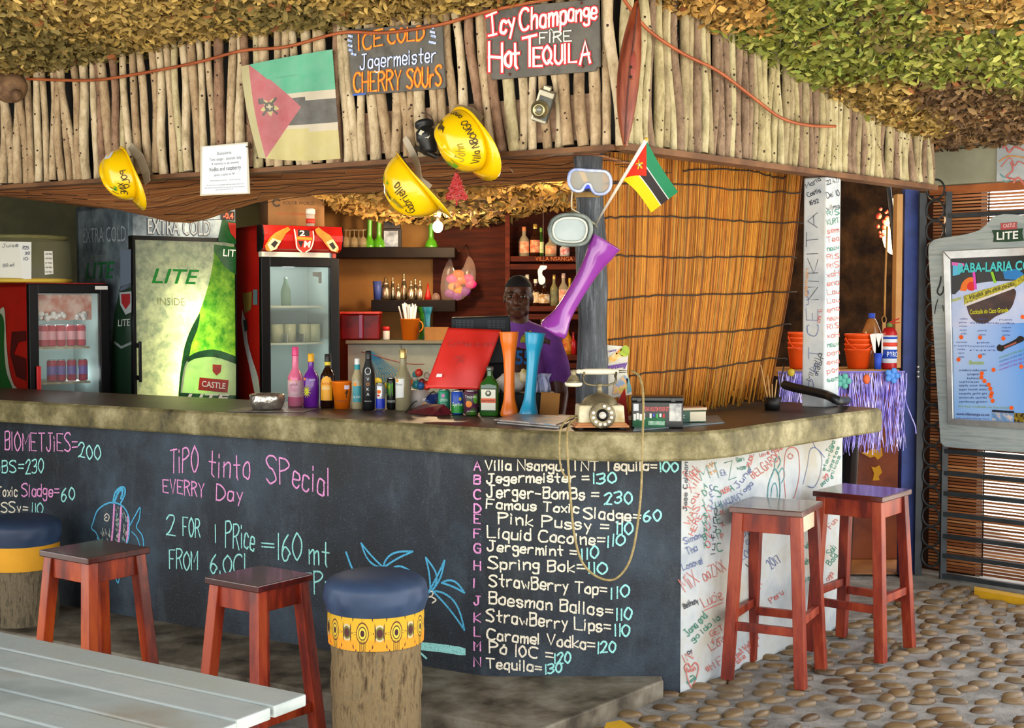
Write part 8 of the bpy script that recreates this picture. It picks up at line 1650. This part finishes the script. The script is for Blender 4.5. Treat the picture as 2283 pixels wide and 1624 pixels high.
body = obj('body', mb, SKIN, bm); rm = body.modifiers.new('fuse', 'REMESH'); rm.mode = 'VOXEL'; rm.voxel_size = .0065; rm.use_smooth_shade = True
sm_ = body.modifiers.new('smooth', 'SMOOTH'); sm_.factor = .5; sm_.iterations = 3
def off(v): return v + V3((X0, PY, 0))
mb = MB()
for s in (-1, 1): mb.ball(off(H(s * .030, -.0605, .003)), .0125, 14, 10, sc=(1.02, .7, .50))
eyes = obj('eye', mb, plain('#a8a49c', .25), bm)
mb = MB()
for s in (-1, 1): mb.ball(off(H(s * .030, -.0675, .003)),   .0072, 12, 8, sc=(1, .5, 1))
obj('iris', mb, plain('#0c0806', .15), eyes)
mb = MB()
for s in (-1, 1): mb.tube([off(H(s * .014, -.074, .021)), off(H(s * .030, -.076, .0255)), off(H(s * .047, -.066, .020))], [.003, .0035, .002], 6)
obj('eyebrow', mb, plain('#080605', .8), bm)
mb = MB(); mb.tube(catmull([tuple(off(H(x, y, z))) for x, y, z in ((-.022, -.072, -.060), (0, -.0785, -.0595), (.022, -.072, -.060))], 3), .0022, 5); obj('mouth_line', mb, plain('#120806'), bm)
mb = MB(); n = 26; vs = []
for j in range(10):
    q = j / 9; e = q * 1.5
    for i in range(n):
        a = 6.2832 * i / n; fz = .052 if math.sin(a) < -.2 else (.052 - .075 * min(1, (math.sin(a) + .2) / .7)); z0 = fz; z1 = .1125
        zz = z0 + (z1 - z0) * math.sin(e) ; t_ = max(0, 1 - ((zz - .030) / .0835) ** 2) ** .5 if zz > .03 else 1; vs.append(off(H(.0726 * t_ * math.cos(a), .022 + .0905 * t_ * math.sin(a), zz)))
mb.add(vs, [(j * n + i, j * n + (i + 1) % n, (j + 1) * n + (i + 1) % n, (j + 1) * n + i) for j in range(9) for i in range(n)] + [[9 * n + i for i in range(n)]], True); obj('hair', mb, mat('#080606', '#15100e', 160, .8, bump=.8, bscale=190), bm)
# shirt: fused torso and sleeves
mb = MB(); limb(mb, [V3((0, .036, EZ - .172)), V3((0, .034, EZ - .24)), V3((0, .03, EZ - .34)), V3((0, .03, EZ - .50)), V3((0, .03, EZ - .66))], [.082, .118, .136, .132, .138], 22)
for s in (-1, 1): limb(mb, [V3((s * .05, .036, EZ - .186)), V3((s * .155, .036, EZ - .224)), V3((s * .198, .03, EZ - .34)), V3((s * .212, .018, EZ - .41))], [.066, .072, .064, .062])
mb.v = [off(V3((v.x * 1.0, .03 + (v.y - .03) * .86, v.z))) for v in mb.v]
sh_ = obj('shirt', mb, mat('#6a3590', '#8048a8', 3, .8, c3='#74409c', bump=.2, bscale=12), bm); rm = sh_.modifiers.new('fuse', 'REMESH'); rm.mode = 'VOXEL'; rm.voxel_size = .009; rm.use_smooth_shade = True
s2_ = sh_.modifiers.new('smooth', 'SMOOTH'); s2_.factor = .5; s2_.iterations = 4
def chest(x, y): # pixel on the front of the shirt
    p = P(x, y, PY - .10); dx = p.x - X0; return V3((p.x, PY + .03 - .86 * math.sqrt(max(.001, .140 ** 2 - min(.13, abs(dx)) ** 2)) - .006, p.z))
mb = MB(); vs, fs, W = fontmesh('55', 1.0, bold=.03); mb.add([chest(1150 + 34 * x / W, 812 - 30 * y) for x, y in vs], fs); obj('shirt_lettering', mb, mat('#1c6ab8', rough=.6), bm, recalc=False)
mb = MB(); mb.poly([chest(x, y) + V3((0, -.001, 0)) for x, y in ((1159, 764), (1162, 752), (1170, 744), (1184, 737), (1186, 764))]); obj('shirt_print', mb, mat('#c8b81c', '#5a8a2a', 90, .6), bm, recalc=False)
mb = MB(); mb.tube([off(V3((.062 * math.cos(a), .034 + .058 * math.sin(a), EZ - .158 - .018 * (1 - math.sin(a)) * .6))) for a in [i * .2618 for i in range(24)]], .006, 6, closed=True); obj('collar', mb, mat('#5a2a80', rough=.8), bm)
mb = MB()
for s in (-1, 1): mb.tube([off(V3((s * .075, .03, EZ - .64))), off(V3((s * .095, .03, EZ - .86))), off(V3((s * .10, .02, EZ - 1.1))), off(V3((s * .105, .04, .11)))], [.112, .095, .075, .065], 16)
mb.ball(off(V3((0, .03, EZ - .68))), .14, 18, 10, sc=(1.12, .86, .7)); obj('trousers', mb, plain('#15171c', .8), bm)
mb = MB()
for s in (-1, 1): mb.ball(off(V3((s * .113, -.045, .045))), .06, 14, 8, sc=(.85, 2.0, .75))
obj('shoe', mb, plain('#0e0e10', .6), bm)
